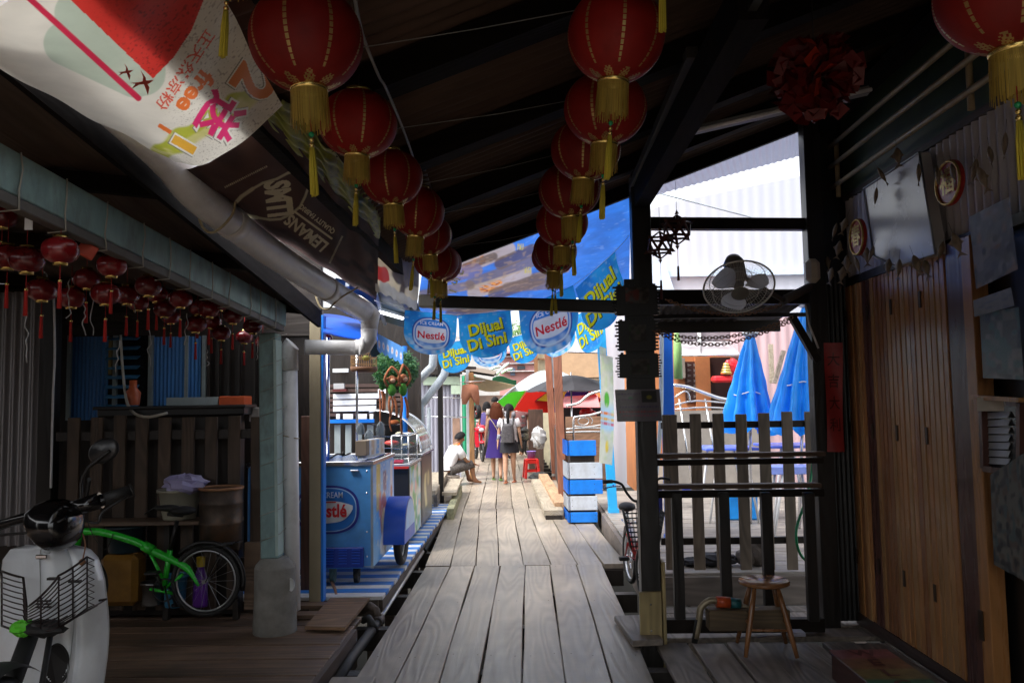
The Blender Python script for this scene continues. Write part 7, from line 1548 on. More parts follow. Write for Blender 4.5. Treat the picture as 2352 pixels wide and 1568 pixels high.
o = MB().bx((P(1066, 0, 16.9).x, 16.9, -.1), (P(1077, 0, 16.9).x, 17.0, 2.2), 0, .005).build('wooden_post', wood('orange brown post wood', (.32, .16, .06), 'Z')); tag(o, 'orange brown wooden post behind the seated man', 'post')
wallbox('green_sheet_wall', 1062, 862, 1092, 1010, 26, .06, mat('green sheet', (.02, .28, .14), rough=.5, var=.2), 'green sheet wall behind the hanging brown trousers', 'wall', pit=.1, bottom=-.2)
t = empty('awning_roof', P(1090, 850, 18), 0, 'brown sloping awning roof over the far left shop', 'awning'); L0 = t.location.copy()
f = bil(P(1058, 848, 17)-L0, P(1135, 860, 17.5)-L0, P(1142, 852, 20)-L0, P(1066, 838, 20)-L0); mb = MB(); mb.sheet(f, 6, 4, .05); mb.build('roof', mat('brown roof board', (.20, .15, .11), rough=.7, dirt=.4), t)
# trousers on a hanger
t = empty('hanging_trousers', P(1086, 885, 16.3), 0, 'brown trousers hanging upside from a line over the far boardwalk', 'trousers'); k_ = 16.3/F
def tz(u, v):
    w_ = (.5+.5*v**.7)*20+2
    return V(((2*u-1)*w_*k_, .05*math.sin(u*6)+.02*math.sin(v*9), -66*k_*v))
out_ = [(392, 365), (440, 352), (500, 352), (556, 368), (566, 440), (572, 520), (562, 574), (530, 566), (500, 520), (474, 488), (452, 530), (432, 566), (388, 566), (378, 480), (384, 420)]
pl = [P(976+.2197*x, 804+.2197*y, 16.3)-t.location for x, y in out_]; cen = sum(pl, V())/len(pl); mb = MB(); n = len(pl)
cn2 = P(976+.2197*475, 804+.2197*425, 16.3)-t.location
fr2 = pl+[p.lerp(cn2, .35)+V((0, -.05-.015*math.sin(i*2.1), 0)) for i, p in enumerate(pl)]+[cn2+V((0, -.07, 0))]
mb.add(fr2, [(i, (i+1) % n, n+(i+1) % n, n+i) for i in range(n)]+[(n+i, n+(i+1) % n, 2*n) for i in range(n)], 0, True); mb.add([V((p.x, -p.y+.02, p.z)) for p in fr2], [(n+i, n+(i+1) % n, (i+1) % n, i) for i in range(n)]+[(n+(i+1) % n, n+i, 2*n) for i in range(n)], 0, True)
mb.build('legs', mat('brown trouser cloth', (.26, .10, .055), rough=.85, var=.3), t); MB().tube([V((-.18, 0, .06)), V((.18, 0, .06))], .012, 6).build('waistband', mat('brown trouser cloth', (.36, .17, .11)), t); MB().tube([V((-.25, 0, .07)), V((.25, 0, .09))], .006, 5).build('line', M_steel, t)
# cream sun sail and green tarpaulin
fs2 = lambda u, v: P(1068+115*u, 860+24*u+v*(26*math.sin(math.pi*min(1, u*.8+.2))+2)-0*u, 18.5+1.5*v)
o = MB().sheet(fs2, 24, 8, .01).build('cream_sail', mat('cream canvas', (.70, .62, .45), rough=.6, sss=.3)); tag(o, 'sagging cream sun sail across the far end of the walk', 'sail')
fs3 = lambda u, v: P(1131+55*u, 868-5*math.sin(u*5)+v*14, 22+.5*v); o = MB().sheet(fs3, 20, 6, .01).build('green_tarpaulin', mat('green canvas', (.01, .33, .18), rough=.5, sss=.2)); tag(o, 'bundled green tarpaulin above the cream sun sail', 'tarpaulin')
for i, (x0, y0, x1_, y1_) in enumerate(((1138, 862, 1170, 833), (1150, 858, 1178, 846), (1125, 850, 1152, 842))):
    o = MB().tube(smoothpts([P(x0, y0, 21), P((x0+x1_)/2, (y0+y1_)/2-3, 21), P(x1_, y1_, 21)], 3), .035, 8).build('awning_arm', M_steel); tag(o, ('long bright folding awning arm above the green tarpaulin', 'short bright awning arm right of the long one', 'short bright awning arm left of the long one')[i], 'awning arm')
# far houses
M_pink = mat('pink render', (.55, .27, .25), rough=.7, var=.1)
t = empty('pink_house', P(1190, 900, 33), 0, 'pink house with a small dark window beyond the umbrellas', 'house'); L0 = t.location.copy()
wallbox('wall', 1148, 812, 1232, 900, 33, 3, M_pink, par=t, L0=L0, bottom=-.5); wallbox('upper_wall', 1165, 790, 1225, 812, 34, 2, mat('pale pink render', (.75, .5, .46)), par=t, L0=L0)
wallbox('window', 1188, 840, 1206, 848, 32.9, .05, mat('dark window glass', (.05, .07, .09), rough=.15), par=t, L0=L0); wallbox('blue_door', 1172, 845, 1183, 862, 32.9, .05, mat('slate blue paint', (.14, .2, .3)), par=t, L0=L0)
for y in (818, 834, 852): wallbox('ledge', 1150, y-1.5, 1230, y+1.5, 32.7, .3, mat('white trim', (.75, .72, .72)), par=t, L0=L0)
MB().bx(P(1130, 812, 32.5)-L0, P(1236, 806, 32.5)-L0+V((0, 4, 0))).build('roof', M_pink, t)
M_peach = mat('peach render', (.52, .34, .20), rough=.7, var=.12, dirt=.25)
t = empty('peach_house', P(1300, 900, 24), 0, 'cream and peach house with brown bands behind the brown posts', 'house'); L0 = t.location.copy()
wallbox('wall', 1230, 770, 1400, 900, 24, 3, mat('cream render', (.52, .46, .31), rough=.7), par=t, L0=L0, bottom=-.5); wallbox('wall_band', 1262, 806, 1400, 868, 23.9, .08, M_peach, par=t, L0=L0)
wallbox('brown_band', 1232, 822, 1262, 826, 23.85, .1, mat('brown band paint', (.25, .12, .05)), par=t, L0=L0); wallbox('brown_band', 1262, 868, 1400, 876, 23.8, .1, mat('ribbed brown band', (.22, .17, .12)), par=t, L0=L0)
wallbox('corner_board', 1228, 770, 1234, 905, 23.8, .1, _mc['brown band paint'], par=t, L0=L0); wallbox('lower_wall', 1262, 876, 1400, 905, 23.85, .1, mat('dirty ribbed sheet', (.55, .5, .42)), par=t, L0=L0, pit=.1)
o = MB().sheet(bil(P(1302, 808, 17), P(1378, 810, 17), P(1376, 778, 18.5), P(1312, 778, 18.5)), 8, 4, .02).build('grey_awning', mat('grey polycarbonate', (.33, .32, .34), rough=.35)); tag(o, 'tilted grey awning sheet right of the taller brown post', 'awning')
wallbox('white_house', 1040, 770, 1160, 930, 42, 4, mat('white render', (.5, .49, .47)), 'white house front closing the far end of the walk', 'house', bottom=-.5)
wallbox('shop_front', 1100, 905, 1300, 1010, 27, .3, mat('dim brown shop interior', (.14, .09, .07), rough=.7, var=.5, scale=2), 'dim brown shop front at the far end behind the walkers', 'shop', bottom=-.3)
wallbox('far_signs', 1185, 915, 1215, 985, 24.5, .05, mat('white banner cloth', (.72, .75, .82), rough=.5), 'tall pale banner behind the multicoloured umbrella', 'banner')
mb = MB(); fsg = bil(P(1188, 975, 24.4), P(1212, 975, 24.4), P(1212, 918, 24.4), P(1188, 918, 24.4))
# umbrellas
def umbrella(name, c, r, h, cols, lab, grp, pole=2.0, seed=0, tiltx=0, rz0=None):
    t = empty(name, c, seed*.4, lab, 'umbrella', grp); n = len(cols); mb = MB()
    for k in range(n):
        def f(u, v, k=k):
            a = 2*math.pi*(k+u)/n; rr = r*v*(1-.04*math.sin(math.pi*u)); return V((rr*math.cos(a), rr*math.sin(a), h*(1-v**1.7)-.02*math.sin(math.pi*u)*v))
        mb.grid(f, 6, 8, k)
    mb.build('canopy', [mat('umbrella %s' % str(q_), q_, rough=.55, sss=.4, var=.06) for q_ in cols], t)
    mb = MB()
    for k in range(n): a = 2*math.pi*k/n; mb.tube([V((0, 0, h*.55)), V((r*.5*math.cos(a), r*.5*math.sin(a), h*(1-.5**1.7)-.02)), V((r*math.cos(a), r*math.sin(a), -.01))], .006, 4, cap=False)
    mb.build('ribs', M_steel, t); MB().tube([V((0, 0, h+.06)), V((0, 0, -pole))], .018, 8).build('pole', M_steel, t); t.rotation_euler.x = R(tiltx); t.rotation_euler.z = rz0 if rz0 is not None else seed*.4; return t
Rd, Gr, Bl, Wh, Ye, Or, Nv = (.75, .03, .02), (.06, .42, .02), (.02, .10, .60), (.60, .72, .78), (.75, .50, .05), (.8, .25, .05), (.02, .04, .30)
g_ = 'open umbrellas at the far end'
umbrella('market_umbrella', P(1262, 920, 20.5), 1.30, .78, [Rd, Bl, Rd, Gr, Wh, Wh, Wh, Rd], 'big multicoloured umbrella with red and green panels left of the brown posts', g_, 2.0, 9, -14, 0.0)
umbrella('market_umbrella', P(1312, 897, 17.9), 1.0, .34, [(.07, .07, .08)]*8, 'dark grey umbrella in front of the multicoloured one', g_, 2.0, 2)
umbrella('market_umbrella', P(1325, 918, 21.5), 1.15, .50, [Nv, Or, Nv, Ye, Nv, Or, Bl, Ye], 'navy and orange umbrella right of the taller brown post', g_, 2.0, 3)
t = empty('pink_awning', P(1330, 932, 19.5), 0, 'pink scalloped shop awning right of the taller brown post', 'awning'); L0 = t.location.copy()
mb = MB(); mb.sheet(bil(P(1288, 935, 19)-L0, P(1378, 935, 19)-L0, P(1372, 906, 20.2)-L0, P(1296, 910, 20.2)-L0), 40, 4, .01); mb.build('canopy', mat('pink awning cloth', (.70, .28, .28), rough=.6, sss=.2), t)
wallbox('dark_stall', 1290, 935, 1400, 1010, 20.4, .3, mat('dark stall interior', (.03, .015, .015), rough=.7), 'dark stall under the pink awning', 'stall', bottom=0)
for i, (x, y) in enumerate(((1352, 945), (1340, 948), (1362, 952))):
    o = MB().lathe([(.02, .1), (.09, .06), (.1, 0), (.08, -.07), (.02, -.1)], P(x, y, 19.8), 12).build('red_shop_lantern', mat('bright red plastic', (.6, .02, .02), rough=.3)); tag(o, ('middle', 'left', 'right')[i]+' of three little red lanterns in the dark stall', 'lantern')
# ---- brown posts and rails right of the walk ----
M_bp = wood('red brown post wood', (.24, .09, .05), 'Z', rough=.55, var=.25)
def post(px, pyb, w_, ztop, m, nm, lab, z0=0.0, cat='post', lean=0, Yf=None):
    g_ = G(px, pyb, z0) if Yf is None else V((P(px, pyb, Yf).x, Yf, z0)); o = empty(nm, g_, 0, lab, cat); k = w_*g_.y/F/2
    MB().bar((0, 0, -.1), (lean, 0, ztop-z0), 2*k, 2*k, up=(0, 1, 0), bev=.006).build('shaft', m, o); mb = MB(); mb.bar((0, -.0, 0), (0, 0, .05), 2*k+.02, 2*k+.02, up=(0, 1, 0)); mb.build('shoe', M_steel if m is M_bp else m, o); return o
post(1276, 1092, 15, 3.4, M_bp, 'brown_post', 'farther and slimmer of the two red brown posts', .05, lean=-.15)
post(1293, 1152, 19, 3.2, M_bp, 'brown_post', 'nearer and taller of the two red brown posts beside the blue and white boards', .05, lean=-.06)
o = MB().tube([P(1268, 800, 17.2), P(1269, 985, 17.2), P(1270, 1080, 17.2)], .045, 12).build('steel_downpipe', M_pvc2); tag(o, 'pale downpipe between the two red brown posts', 'pipe')
t = empty('side_panel', (.66, 15, .1), 0, 'dark louvred panel wall between the two red brown posts', 'panel'); a = G(1271, 1090, .05); b = G(1293, 1150, .05)
mb = MB(); mb.bar(V((a.x+.04, a.y-.2, .55))-t.location, V((b.x+.02, b.y+.2, .55))-t.location, .03, 1.0); mb.build('panel', mat('dark grating', (.05, .04, .038), rough=.5), t)
mb = MB(); mb.bar(V((a.x+.04, a.y-.2, 1.08))-t.location, V((b.x+.02, b.y+.2, 1.08))-t.location, .05, .05); mb.build('top_rail', M_steel, t)
mb = MB(); a = G(1247, 1090, .16); b = G(1288, 1157, .16); o = MB().bar(a-V((0, 0, .03)), b-V((0, 0, .03)), .17, .10).build('curb_beam', wood('pale orange beam', (.42, .26, .15), 'Y')); tag(o, 'pale orange beam lying at the foot of the brown posts', 'beam')
a = G(1236, 1100, .12); b = G(1272, 1172, .12); o = MB().bar(a-V((0, 0, .03)), b-V((0, 0, .03)), .26, .07).build('long_plank', M_pl); tag(o, 'long pale plank lying at the right edge of the far boardwalk', 'plank')
o = MB().bar(a-V((0, 0, .09)), b-V((0, 0, .09)), .22, .06).build('long_plank', M_dark); tag(o, 'dark support under the long pale plank', 'beam')
# ornamental stone/white figure and stainless rails
M_chr = mat('bright steel tube', (.75, .74, .72), rough=.2, metal=1)
t = empty('steel_railing', P(1340, 960, 14), 0, 'shiny curved steel railing behind the blue and white boards', 'railing'); L0 = t.location.copy()
def rt(pts, r_, Y=13.6, dY=0): return smoothpts([P(x, y, Y)-L0 for x, y in pts], 4), r_
mb = MB()
for pts, r_ in (([(1300, 932), (1330, 925), (1355, 905), (1400, 893)], .022), ([(1318, 1020), (1318, 965), (1326, 957), (1360, 952), (1400, 940)], .02), ([(1300, 993), (1350, 991), (1400, 992)], .016), ([(1300, 985), (1350, 982), (1400, 984)], .012), ([(1318, 978), (1350, 980), (1400, 972)], .012)): mb.tube(smoothpts([P(x, y, 13.6)-L0 for x, y in pts], 4), r_, 8)
c = P(1340, 967, 13.6)-L0; mb.tube([c+V((.09*math.cos(a), 0, .06*math.sin(a))) for a in [2*math.pi*k/20 for k in range(20)]], .01, 6, closed=True); mb.tube([c+V((.13*math.cos(a)+.02, 0, .09*math.sin(a))) for a in [math.pi*k/16-.6 for k in range(17)]], .01, 6)
mb.build('tubes', M_chr, t)
wallbox('brown_slat_wall', 1300, 955, 1405, 1010, 14.6, .06, wood('brown slat wood', (.22, .12, .07), 'X'), 'brown slatted wall behind the shiny curved railing', 'wall', bottom=.1)
t = empty('scroll_railing', P(1285, 965, 16.2), 0, 'pale scrolled metal railing between the brown posts', 'railing'); L0 = t.location.copy(); mb = MB()
for k in range(5):
    c = P(1283+(k % 2)*5, 935+k*16, 16.2)-L0; mb.tube([c+V((.05*math.cos(a)*(1-a*.06), 0, .08*math.sin(a)*(1-a*.06))) for a in [k2*.5 for k2 in range(14)]], .012, 6)
mb.tube([P(1279, 920, 16.2)-L0, P(1279, 1005, 16.2)-L0], .015, 6); mb.build('scrolls', mat('bright cream metal', (.7, .66, .6), rough=.3, metal=.4), t)
# ---- blue and white boards ----
Yw = 10.75; xa, xb = P(1311, 1198, Yw).x, P(1373, 1198, Yw).x
t = empty('board_box', (xa, Yw, 0), 0, 'stack of bright blue and white boards forming a box beside the boardwalk', 'box'); L0 = t.location.copy()
rows = [(1011, 1047, 'b', 0), (1062, 1100, 'w', .075), (1102, 1135, 'b', .075), (1139, 1172, 'w', 0), (1176, 1200, 'b', 0)]
for y0, y1, cc, ex in rows:
    z1, z0 = P(1311, y0, Yw).z, P(1311, y1, Yw).z; m = mat('bright blue board', (.01, .22, .80), rough=.42, var=.14, scale=9, dirt=.5, dirtcol=(.03, .13, .42)) if cc == 'b' else mat('pale grey board paint', (.58, .62, .68), rough=.55, var=.12, scale=9, dirt=.55, dirtcol=(.30, .29, .28))
    MB().bx((0, 0, z0+.003), (xb-xa+ex, .025, z1-.003), 0, .003).build('front_board', m, t)
    for xs_ in (.025, xb-xa-.03):
        for zq_ in (.3, .7): MB().lathe([(.006, -.002), (.0001, .002)], (xs_, -.001, z0+(z1-z0)*zq_), 8, M=Matrix.Rotation(R(90), 3, 'X')).build('screw', M_rust, t); MB().bar((-.018, .0, (z0+z1)/2), (-.05, .62, (z0+z1)/2), .025, z1-z0-.006, bev=.003).build('side_board', m, t)
MB().bx((.01, .03, .0), (xb-xa-.02, .58, 1.0)).build('core', M_dark, t)
o = post(1409, 1176, 20, 2.75, mat('light blue post paint', (.03, .42, .85), rough=.35, var=.08, dirt=.2), 'light_blue_post', 'light blue square post right of the blue and white boards', .15, lean=-.12)
mb = MB()
for z in (1.5, .35, .85): mb.lathe([(.012, -.002), (.0001, .002)], (-.0, -.062, z), 10, M=Matrix.Rotation(R(90), 3, 'X'))
mb.build('bolts', M_navy, o)
ffb = lambda u, v: P(1376+30*u*(1 if v < .93 else .5)+4*math.sin(v*3), 1062-268*v+6*u, 10.3+.2*u)+V((0, .02*math.sin(v*7+u*3), 0))
def colfb(U, Vv):
    c = np.ones((U.size, 3))*np.array([.62, .62, .50]); c = lay(c, sm(.5-Vv, .1)*sm(Vv-.28, .05), (.42, .60, .72)); c = lay(c, sm(.12-np.hypot(U-.55, (Vv-.15)*2.2), .05), (.75, .55, .08)); c = lay(c, sm(.2-np.hypot(U-.45, (Vv-.55)*3), .05), (.1, .4, .05))
    for v0, q_ in ((.43, (.7, .2, .06)), (.385, (.75, .4, .08)), (.345, (.55, .15, .2))): c = lay(c, sm(.012-np.abs(Vv-v0), .006)*(((U*9) % 1) < .7), q_)
    c = lay(c, np.clip(npn(U*.5, Vv*2, 9, 5)*4-2.4, 0, .6), (.55, .62, .35)); return c
o = printed('feather_banner', ffb, 20, 80, colfb, M_printp); tag(o, 'tall narrow feather banner with pale printing hanging left of the light blue post', 'banner')
# ---- yard on the right ----
post(1540, 1150, 26, 2.55, mat('strong blue post paint', (.01, .13, .60), rough=.4, var=.1), 'blue_post', 'strong blue square post rising behind the picket fence', .15, Yf=8.6)
o = MB().tube(smoothpts([P(1520, 745, 8.2), P(1519, 850, 8.2), P(1518, 950, 8.2), P(1512, 1040, 8.2), P(1503, 1130, 8.2), P(1500, 1200, 8.2)], 3), .022, 10).build('white_pole', mat('bluish white tube', (.62, .70, .75), rough=.35)); tag(o, 'slender bluish white pole leaning beside the strong blue post', 'pole')
Yh2 = 14.2
M_or = mat('orange render', (.50, .19, .07), rough=.7, var=.12, dirt=.2)
t = empty('orange_house', P(1620, 1000, Yh2), 0, 'orange house front with a grey awning and dark doors across the yard', 'house'); L0 = t.location.copy()
wallbox('wall', 1480, 735, 1712, 1100, Yh2, 2.5, M_or, par=t, L0=L0, bottom=-.1)
wallbox('door', 1634, 820, 1690, 1060, Yh2-.05, .06, mat('very dark door', (.03, .012, .01), rough=.5), par=t, L0=L0, bottom=.15)
wl_ = wallbox('window', 1576, 830, 1604, 925, Yh2-.06, .08, mat('dark red brown window', (.06, .025, .02), rough=.4), par=t, L0=L0)
mb = MB()
for k in range(7):
    for xx in (1583, 1597): c = P(xx, 838+12*k, Yh2-.1)-L0; mb.add([c+V((-.03, 0, -.03)), c+V((.04, 0, 0)), c+V((-.03, 0, .03))], [(0, 1, 2)])
mb.build('lattice', mat('grey lattice', (.2, .18, .17)), wl_)
wallbox('grey_box', 1553, 822, 1573, 868, Yh2-.25, .2, mat('taupe meter box', (.30, .26, .22)), par=t, L0=L0)
wallbox('fascia', 1500, 738, 1830, 752, Yh2-.9, .06, mat('cream timber', (.72, .60, .42), rough=.6), par=t, L0=L0); wallbox('clerestory', 1550, 752, 1706, 782, Yh2-.5, .04, mat('smoky panel', (.22, .19, .21), rough=.3), par=t, L0=L0)
for x in (1606, 1703): wallbox('mullion', x-3, 735, x+3, 785, Yh2-.55, .04, M_white, par=t, L0=L0)
def aw2(u, v): return P(1552+152*u, 782+34*v, Yh2-.45-.75*v+.12*math.sin(math.pi*v))-L0
mb = MB(); mb.sheet(aw2, 8, 10, .01); mb.build('awning', mat('grey awning sheet', (.40, .37, .39), rough=.35), t)
mb = MB(); mb.tube([aw2(0, 1)+V((0, -.01, 0)), aw2(1, 1)+V((0, -.01, 0))], .018, 8)
for u in (.04, .38, .97): mb.tube([aw2(u, i/8)+V((0, -.02, .005)) for i in range(9)], .015, 6)
mb.build('awning_frame', M_steel, t)
for x0, x1_ in ((1606, 1630), (1690, 1704)): wallbox('pilaster', x0, 820, x1_, 1100, Yh2-.12, .1, M_or, par=t, L0=L0, bottom=0)
wallbox('plinth', 1500, 1055, 1712, 1110, Yh2-.10, .08, mat('pale tan plinth', (.5, .42, .34)), par=t, L0=L0, bottom=-.1)
for x in (1575, 1640, 1700): wallbox('pillar', x-12, 950, x+12, 1080, Yh2-1.3, .15, mat('tan grey pillar', (.42, .36, .32)), par=t, L0=L0, bottom=.15)
# green tipped rolled umbrella beside the blue post
o = MB().tube([P(1558, 870, 9.2), P(1556, 790, 9.2), P(1553, 750, 9.2)], [.05, .045, .015], 10).build('rolled_green_cloth', mat('pale green cloth', (.35, .6, .2), rough=.6)); tag(o, 'rolled pale green cloth hanging right of the strong blue post', 'cloth')
# pink wall further right and the pale high wall seen through the opening
M_pkw = mat('pale pink sheet', (.56, .38, .40), rough=.55, var=.08, stretch=(1, 1, .2), dirt=.2, dirtcol=(.6, .5, .5))
wallbox('pink_wall', 1706, 720, 1960, 1100, 13.2, .5, M_pkw, 'pale pink corrugated wall behind the closed blue umbrellas', 'wall', pit=.16, bottom=-.1)
wallbox('timber_brace', 1770, 790, 1776, 880, 12.9, .06, M_pl, 'grey timber standing against the pink wall between the umbrellas', 'timber')
o = MB().bar(P(1778, 880, 12.7), P(1800, 805, 12.7), .06, .06).build('timber_brace', M_deckR); tag(o, 'slanting grey timber against the pink wall', 'timber')
t = empty('pale_house', P(1660, 700, 17), 0, 'tall pale pinkish corrugated house wall filling the high opening', 'house'); L0 = t.location.copy()
M_pale = mat('pale pinkish sheet', (.50, .52, .59), rough=.55, var=.05, stretch=(1, 1, .15), scale=3)
pts = [(1380, 525), (1470, 490), (1540, 466), (1900, 392), (2000, 372)]
mb = MB(); tops = [P(x, y, 17)-L0 for x, y in pts]
def wf(u, v):
    x = tops[0].x+(tops[-1].x-tops[0].x)*u
    for i in range(len(tops)-1):
        if tops[i].x <= x <= tops[i+1].x+1e-6: f_ = (x-tops[i].x)/(tops[i+1].x-tops[i].x); zt__ = tops[i].z*(1-f_)+tops[i+1].z*f_; break
    return V((x, .0025*math.sin(x*2*math.pi/.22), -L0.z-.2+(zt__+L0.z+.2)*v))
mb.grid(wf, 280, 1); mb.grid(lambda u, v: wf(u, v)+V((0, .25, 0)), 4, 1); mb.build('wall', M_pale, t)
MB().bx(P(1500, 636, 16.9)-L0, P(2000, 615, 16.9)-L0+V((0, .06, 0))).build('blue_band', mat('pale blue band', (.55, .68, .85), rough=.5), t)
mb = MB(); mb.bar(P(1500, 610, 16.8)-L0, P(1530, 700, 16.8)-L0, .5, .05, up=(0, 1, 0)); mb.build('blue_patch', _mc['pale blue band'], t)
o = MB().tube([P(1480, 435, 12), P(1880, 540, 15)], .012, 5).build('overhead_line', M_pvc2); tag(o, 'thin line crossing the pale wall in the high opening', 'cable')
# translucent sheet roof just beyond the opening
t = empty('sheet_roof', P(1660, 400, 7.5), 0, 'smoky ribbed sheet roof beyond the high opening on the right', 'roof'); L0 = t.location.copy()
f = bil(P(1466, 410, 6.5)-L0, P(1880, 290, 6.5)-L0, P(1868, 350, 9.8)-L0, P(1500, 450, 9.8)-L0); f0 = f
mb = MB(); mb.grid(lambda u, v: f0(u, v)+V((0, 0, .006*math.sin(u*2*math.pi*26))), 208, 4); mb.build('sheet', mat('smoky ribbed sheet', (.16, .18, .27), rough=.4, sss=.3), t)
# closed blue umbrellas
def closed_umb(ax, ay, bx0, bx1, by, Y, lab, sd_):
    a = P(ax, ay, Y); b0_, b1_ = P(bx0, by, Y), P(bx1, by, Y); c = (b0_+b1_)/2; t = empty('closed_umbrella', V((c.x, Y, .15)), 0, lab, 'umbrella', 'closed blue umbrellas in the yard'); L0 = t.location.copy()
    ax_ = a-L0; cc = c-L0; r0 = (b1_.x-b0_.x)/2; rs = random.Random(sd_)
    def f(u, v):
        an = 2*math.pi*u; rr = (.05+(r0-.05)*v**.9)*(.92+.30*math.sin(an*8+sd_+.6*math.sin(v*4))*v**.35+.05*math.sin(an*3)+.035*math.sin(v*21+an*2+sd_)*math.sin(an*5+v*9)); p = ax_.lerp(cc, v); return V((p.x+rr*math.cos(an), p.y+rr*math.sin(an)*.75, p.z-.05*math.sin(an*7+sd_+1)*(v > .98)))
    mb = MB(); mb.grid(f, 144, 48); mb.build('canopy', mat('bright blue tarpaulin', (.02, .36, .95), rough=.35, var=.30, scale=9, stretch=(1, 1, .25), sss=.3, dirt=.5, dirtcol=(.25, .6, .95)), t)
    MB().tube([V((cc.x, 0, 0)), ax_+V((0, 0, .05))], .018, 8).build('pole', M_steel, t)
    q_ = ax_.lerp(cc, .62); MB().tube([q_+V((r0*.62*math.cos(a), r0*.5*math.sin(a), .02*math.sin(a*3))) for a in [2*math.pi*i/24 for i in range(24)]], .008, 5, closed=True).build('tie_cord', M_white, t)
    MB().ball(ax_+V((0, 0, .03)), .10, 0, 12, 8, (1, 1, .45)).build('cap', M_white, t); return t
closed_umb(1723, 772, 1660, 1772, 985, 9.6, 'closed blue umbrella left of the other, tapering to a white top', 1); closed_umb(1852, 705, 1768, 1885, 990, 9.2, 'closed darker blue umbrella at the right, partly behind the black post', 5)
# tables, benches, tubs in the yard
def ytable(px0, px1, py, Y, d, m, lab, legs=True, th=.03):
    a, b = P(px0, py, Y), P(px1, py, Y); t = empty('yard_table', ((a.x+b.x)/2, Y+d/2, .15), 0, lab, 'table'); hz = a.z-.15
    MB().box((0, 0, hz-th/2), (b.x-a.x, d, th), None, 0, .006).build('top', m, t)
    for sx in (-1, 1):
        for sy in (-1, 1): MB().tube([V((sx*(b.x-a.x)*.45, sy*d*.4, 0)), V((-sx*0+sx*(b.x-a.x)*.25, sy*d*.4, hz-th))], .014, 6).build('leg', M_white, t)
    return t
M_tb = mat('violet blue plastic', (.10, .18, .75), rough=.35)
ytable(1622, 1747, 1030, 9.6, .7, M_tb, 'blue topped folding table in the yard under the left closed umbrella'); ytable(1768, 1892, 1024, 9.4, .7, M_tb, 'blue topped folding table in the yard under the right closed umbrella')
ytable(1768, 1892, 1072, 8.6, .32, mat('light violet blue plastic', (.25, .34, .85), rough=.4), 'lower light blue bench before the right folding table', th=.08)
for i, (x0, x1_) in enumerate(((1666, 1700), (1705, 1740))):
    a, b = P(x0, 1172, 9.9), P(x1_, 1136, 9.9); t = empty('blue_tub', ((a.x+b.x)/2, 10.05, .15), 0, ('left of two bright blue crates under the left yard table', 'right of two bright blue crates under the left yard table')[i], 'crate'); MB().box((0, 0, (b.z-.15)/2), (b.x-a.x, .3, b.z-.15), None, 0, .015).build('crate', mat('bright blue plastic', (.01, .30, .85), rough=.35), t); MB().box((0, 0, (b.z-.15)+.01), (b.x-a.x+.02, .32, .02), None, 0, .005).build('rim', M_white, t)
o = panel('blue_carton', 1572, 1118, 1586, 1140, 11, mat('royal blue carton', (.02, .05, .5)), .15); tag(o, 'small royal blue carton on the terrace behind the second picket', 'carton')
# steel handrail
t = empty('handrail', P(1600, 930, 11.4), 0, 'bright steel handrail sloping down behind the picket fence', 'handrail'); L0 = t.location.copy(); mb = MB()
mb.tube(smoothpts([P(1545, 884, 11.4)-L0, P(1580, 889, 11.4)-L0, P(1625, 905, 11.4)-L0, P(1665, 917, 11.4)-L0, P(1760, 930, 11.4)-L0], 4), .026, 10)
for pts in ([(1550, 912), (1572, 898), (1582, 905), (1585, 922)], [(1550, 930), (1600, 920), (1690, 927)], [(1550, 940), (1620, 935), (1700, 940)]): mb.tube(smoothpts([P(x, y, 11.4)-L0 for x, y in pts], 3), .012, 8)
for x in (1560, 1620, 1680, 1740): mb.tube([P(x, 915, 11.42)-L0, V((P(x, 0, 11.42).x, 11.42, .15))-L0], .014, 8)
mb.build('tubes', M_chr, t)
wallbox('grey_board_fence', 1540, 940, 1760, 1100, 12.6, .05, mat('grey beige board', (.24, .215, .19), rough=.7, var=.2), 'grey beige board fence behind the steel handrail', 'fence', bottom=.15)
# red shrine
t = empty('shrine_shelf', P(1660, 870, 12.8), 0, 'red shelf with a gold ornament and red cloth by the dark door', 'shrine'); L0 = t.location.copy()
MB().bx(P(1640, 878, 12.8)-L0, P(1684, 862, 12.8)-L0+V((0, .25, 0)), 0, .03).build('shelf', mat('bright shrine red', (.65, .02, .03), rough=.35), t)
mb = MB()
for k in range(4): mb.lathe([(.03, 0), (.09-.012*k, .01), (.085-.012*k, .05), (.03, .06)], P(1668, 860-6*k, 12.85)-L0, 14)
mb.build('gold_ornament', M_gold, t)
crumple('red_cloth', P(1680, 842, 12.9), .12, mat('bright shrine red', (.65, .02, .03)), 'red cloth bow above the gold ornament', 'cloth', 2, (1, .5, 1))
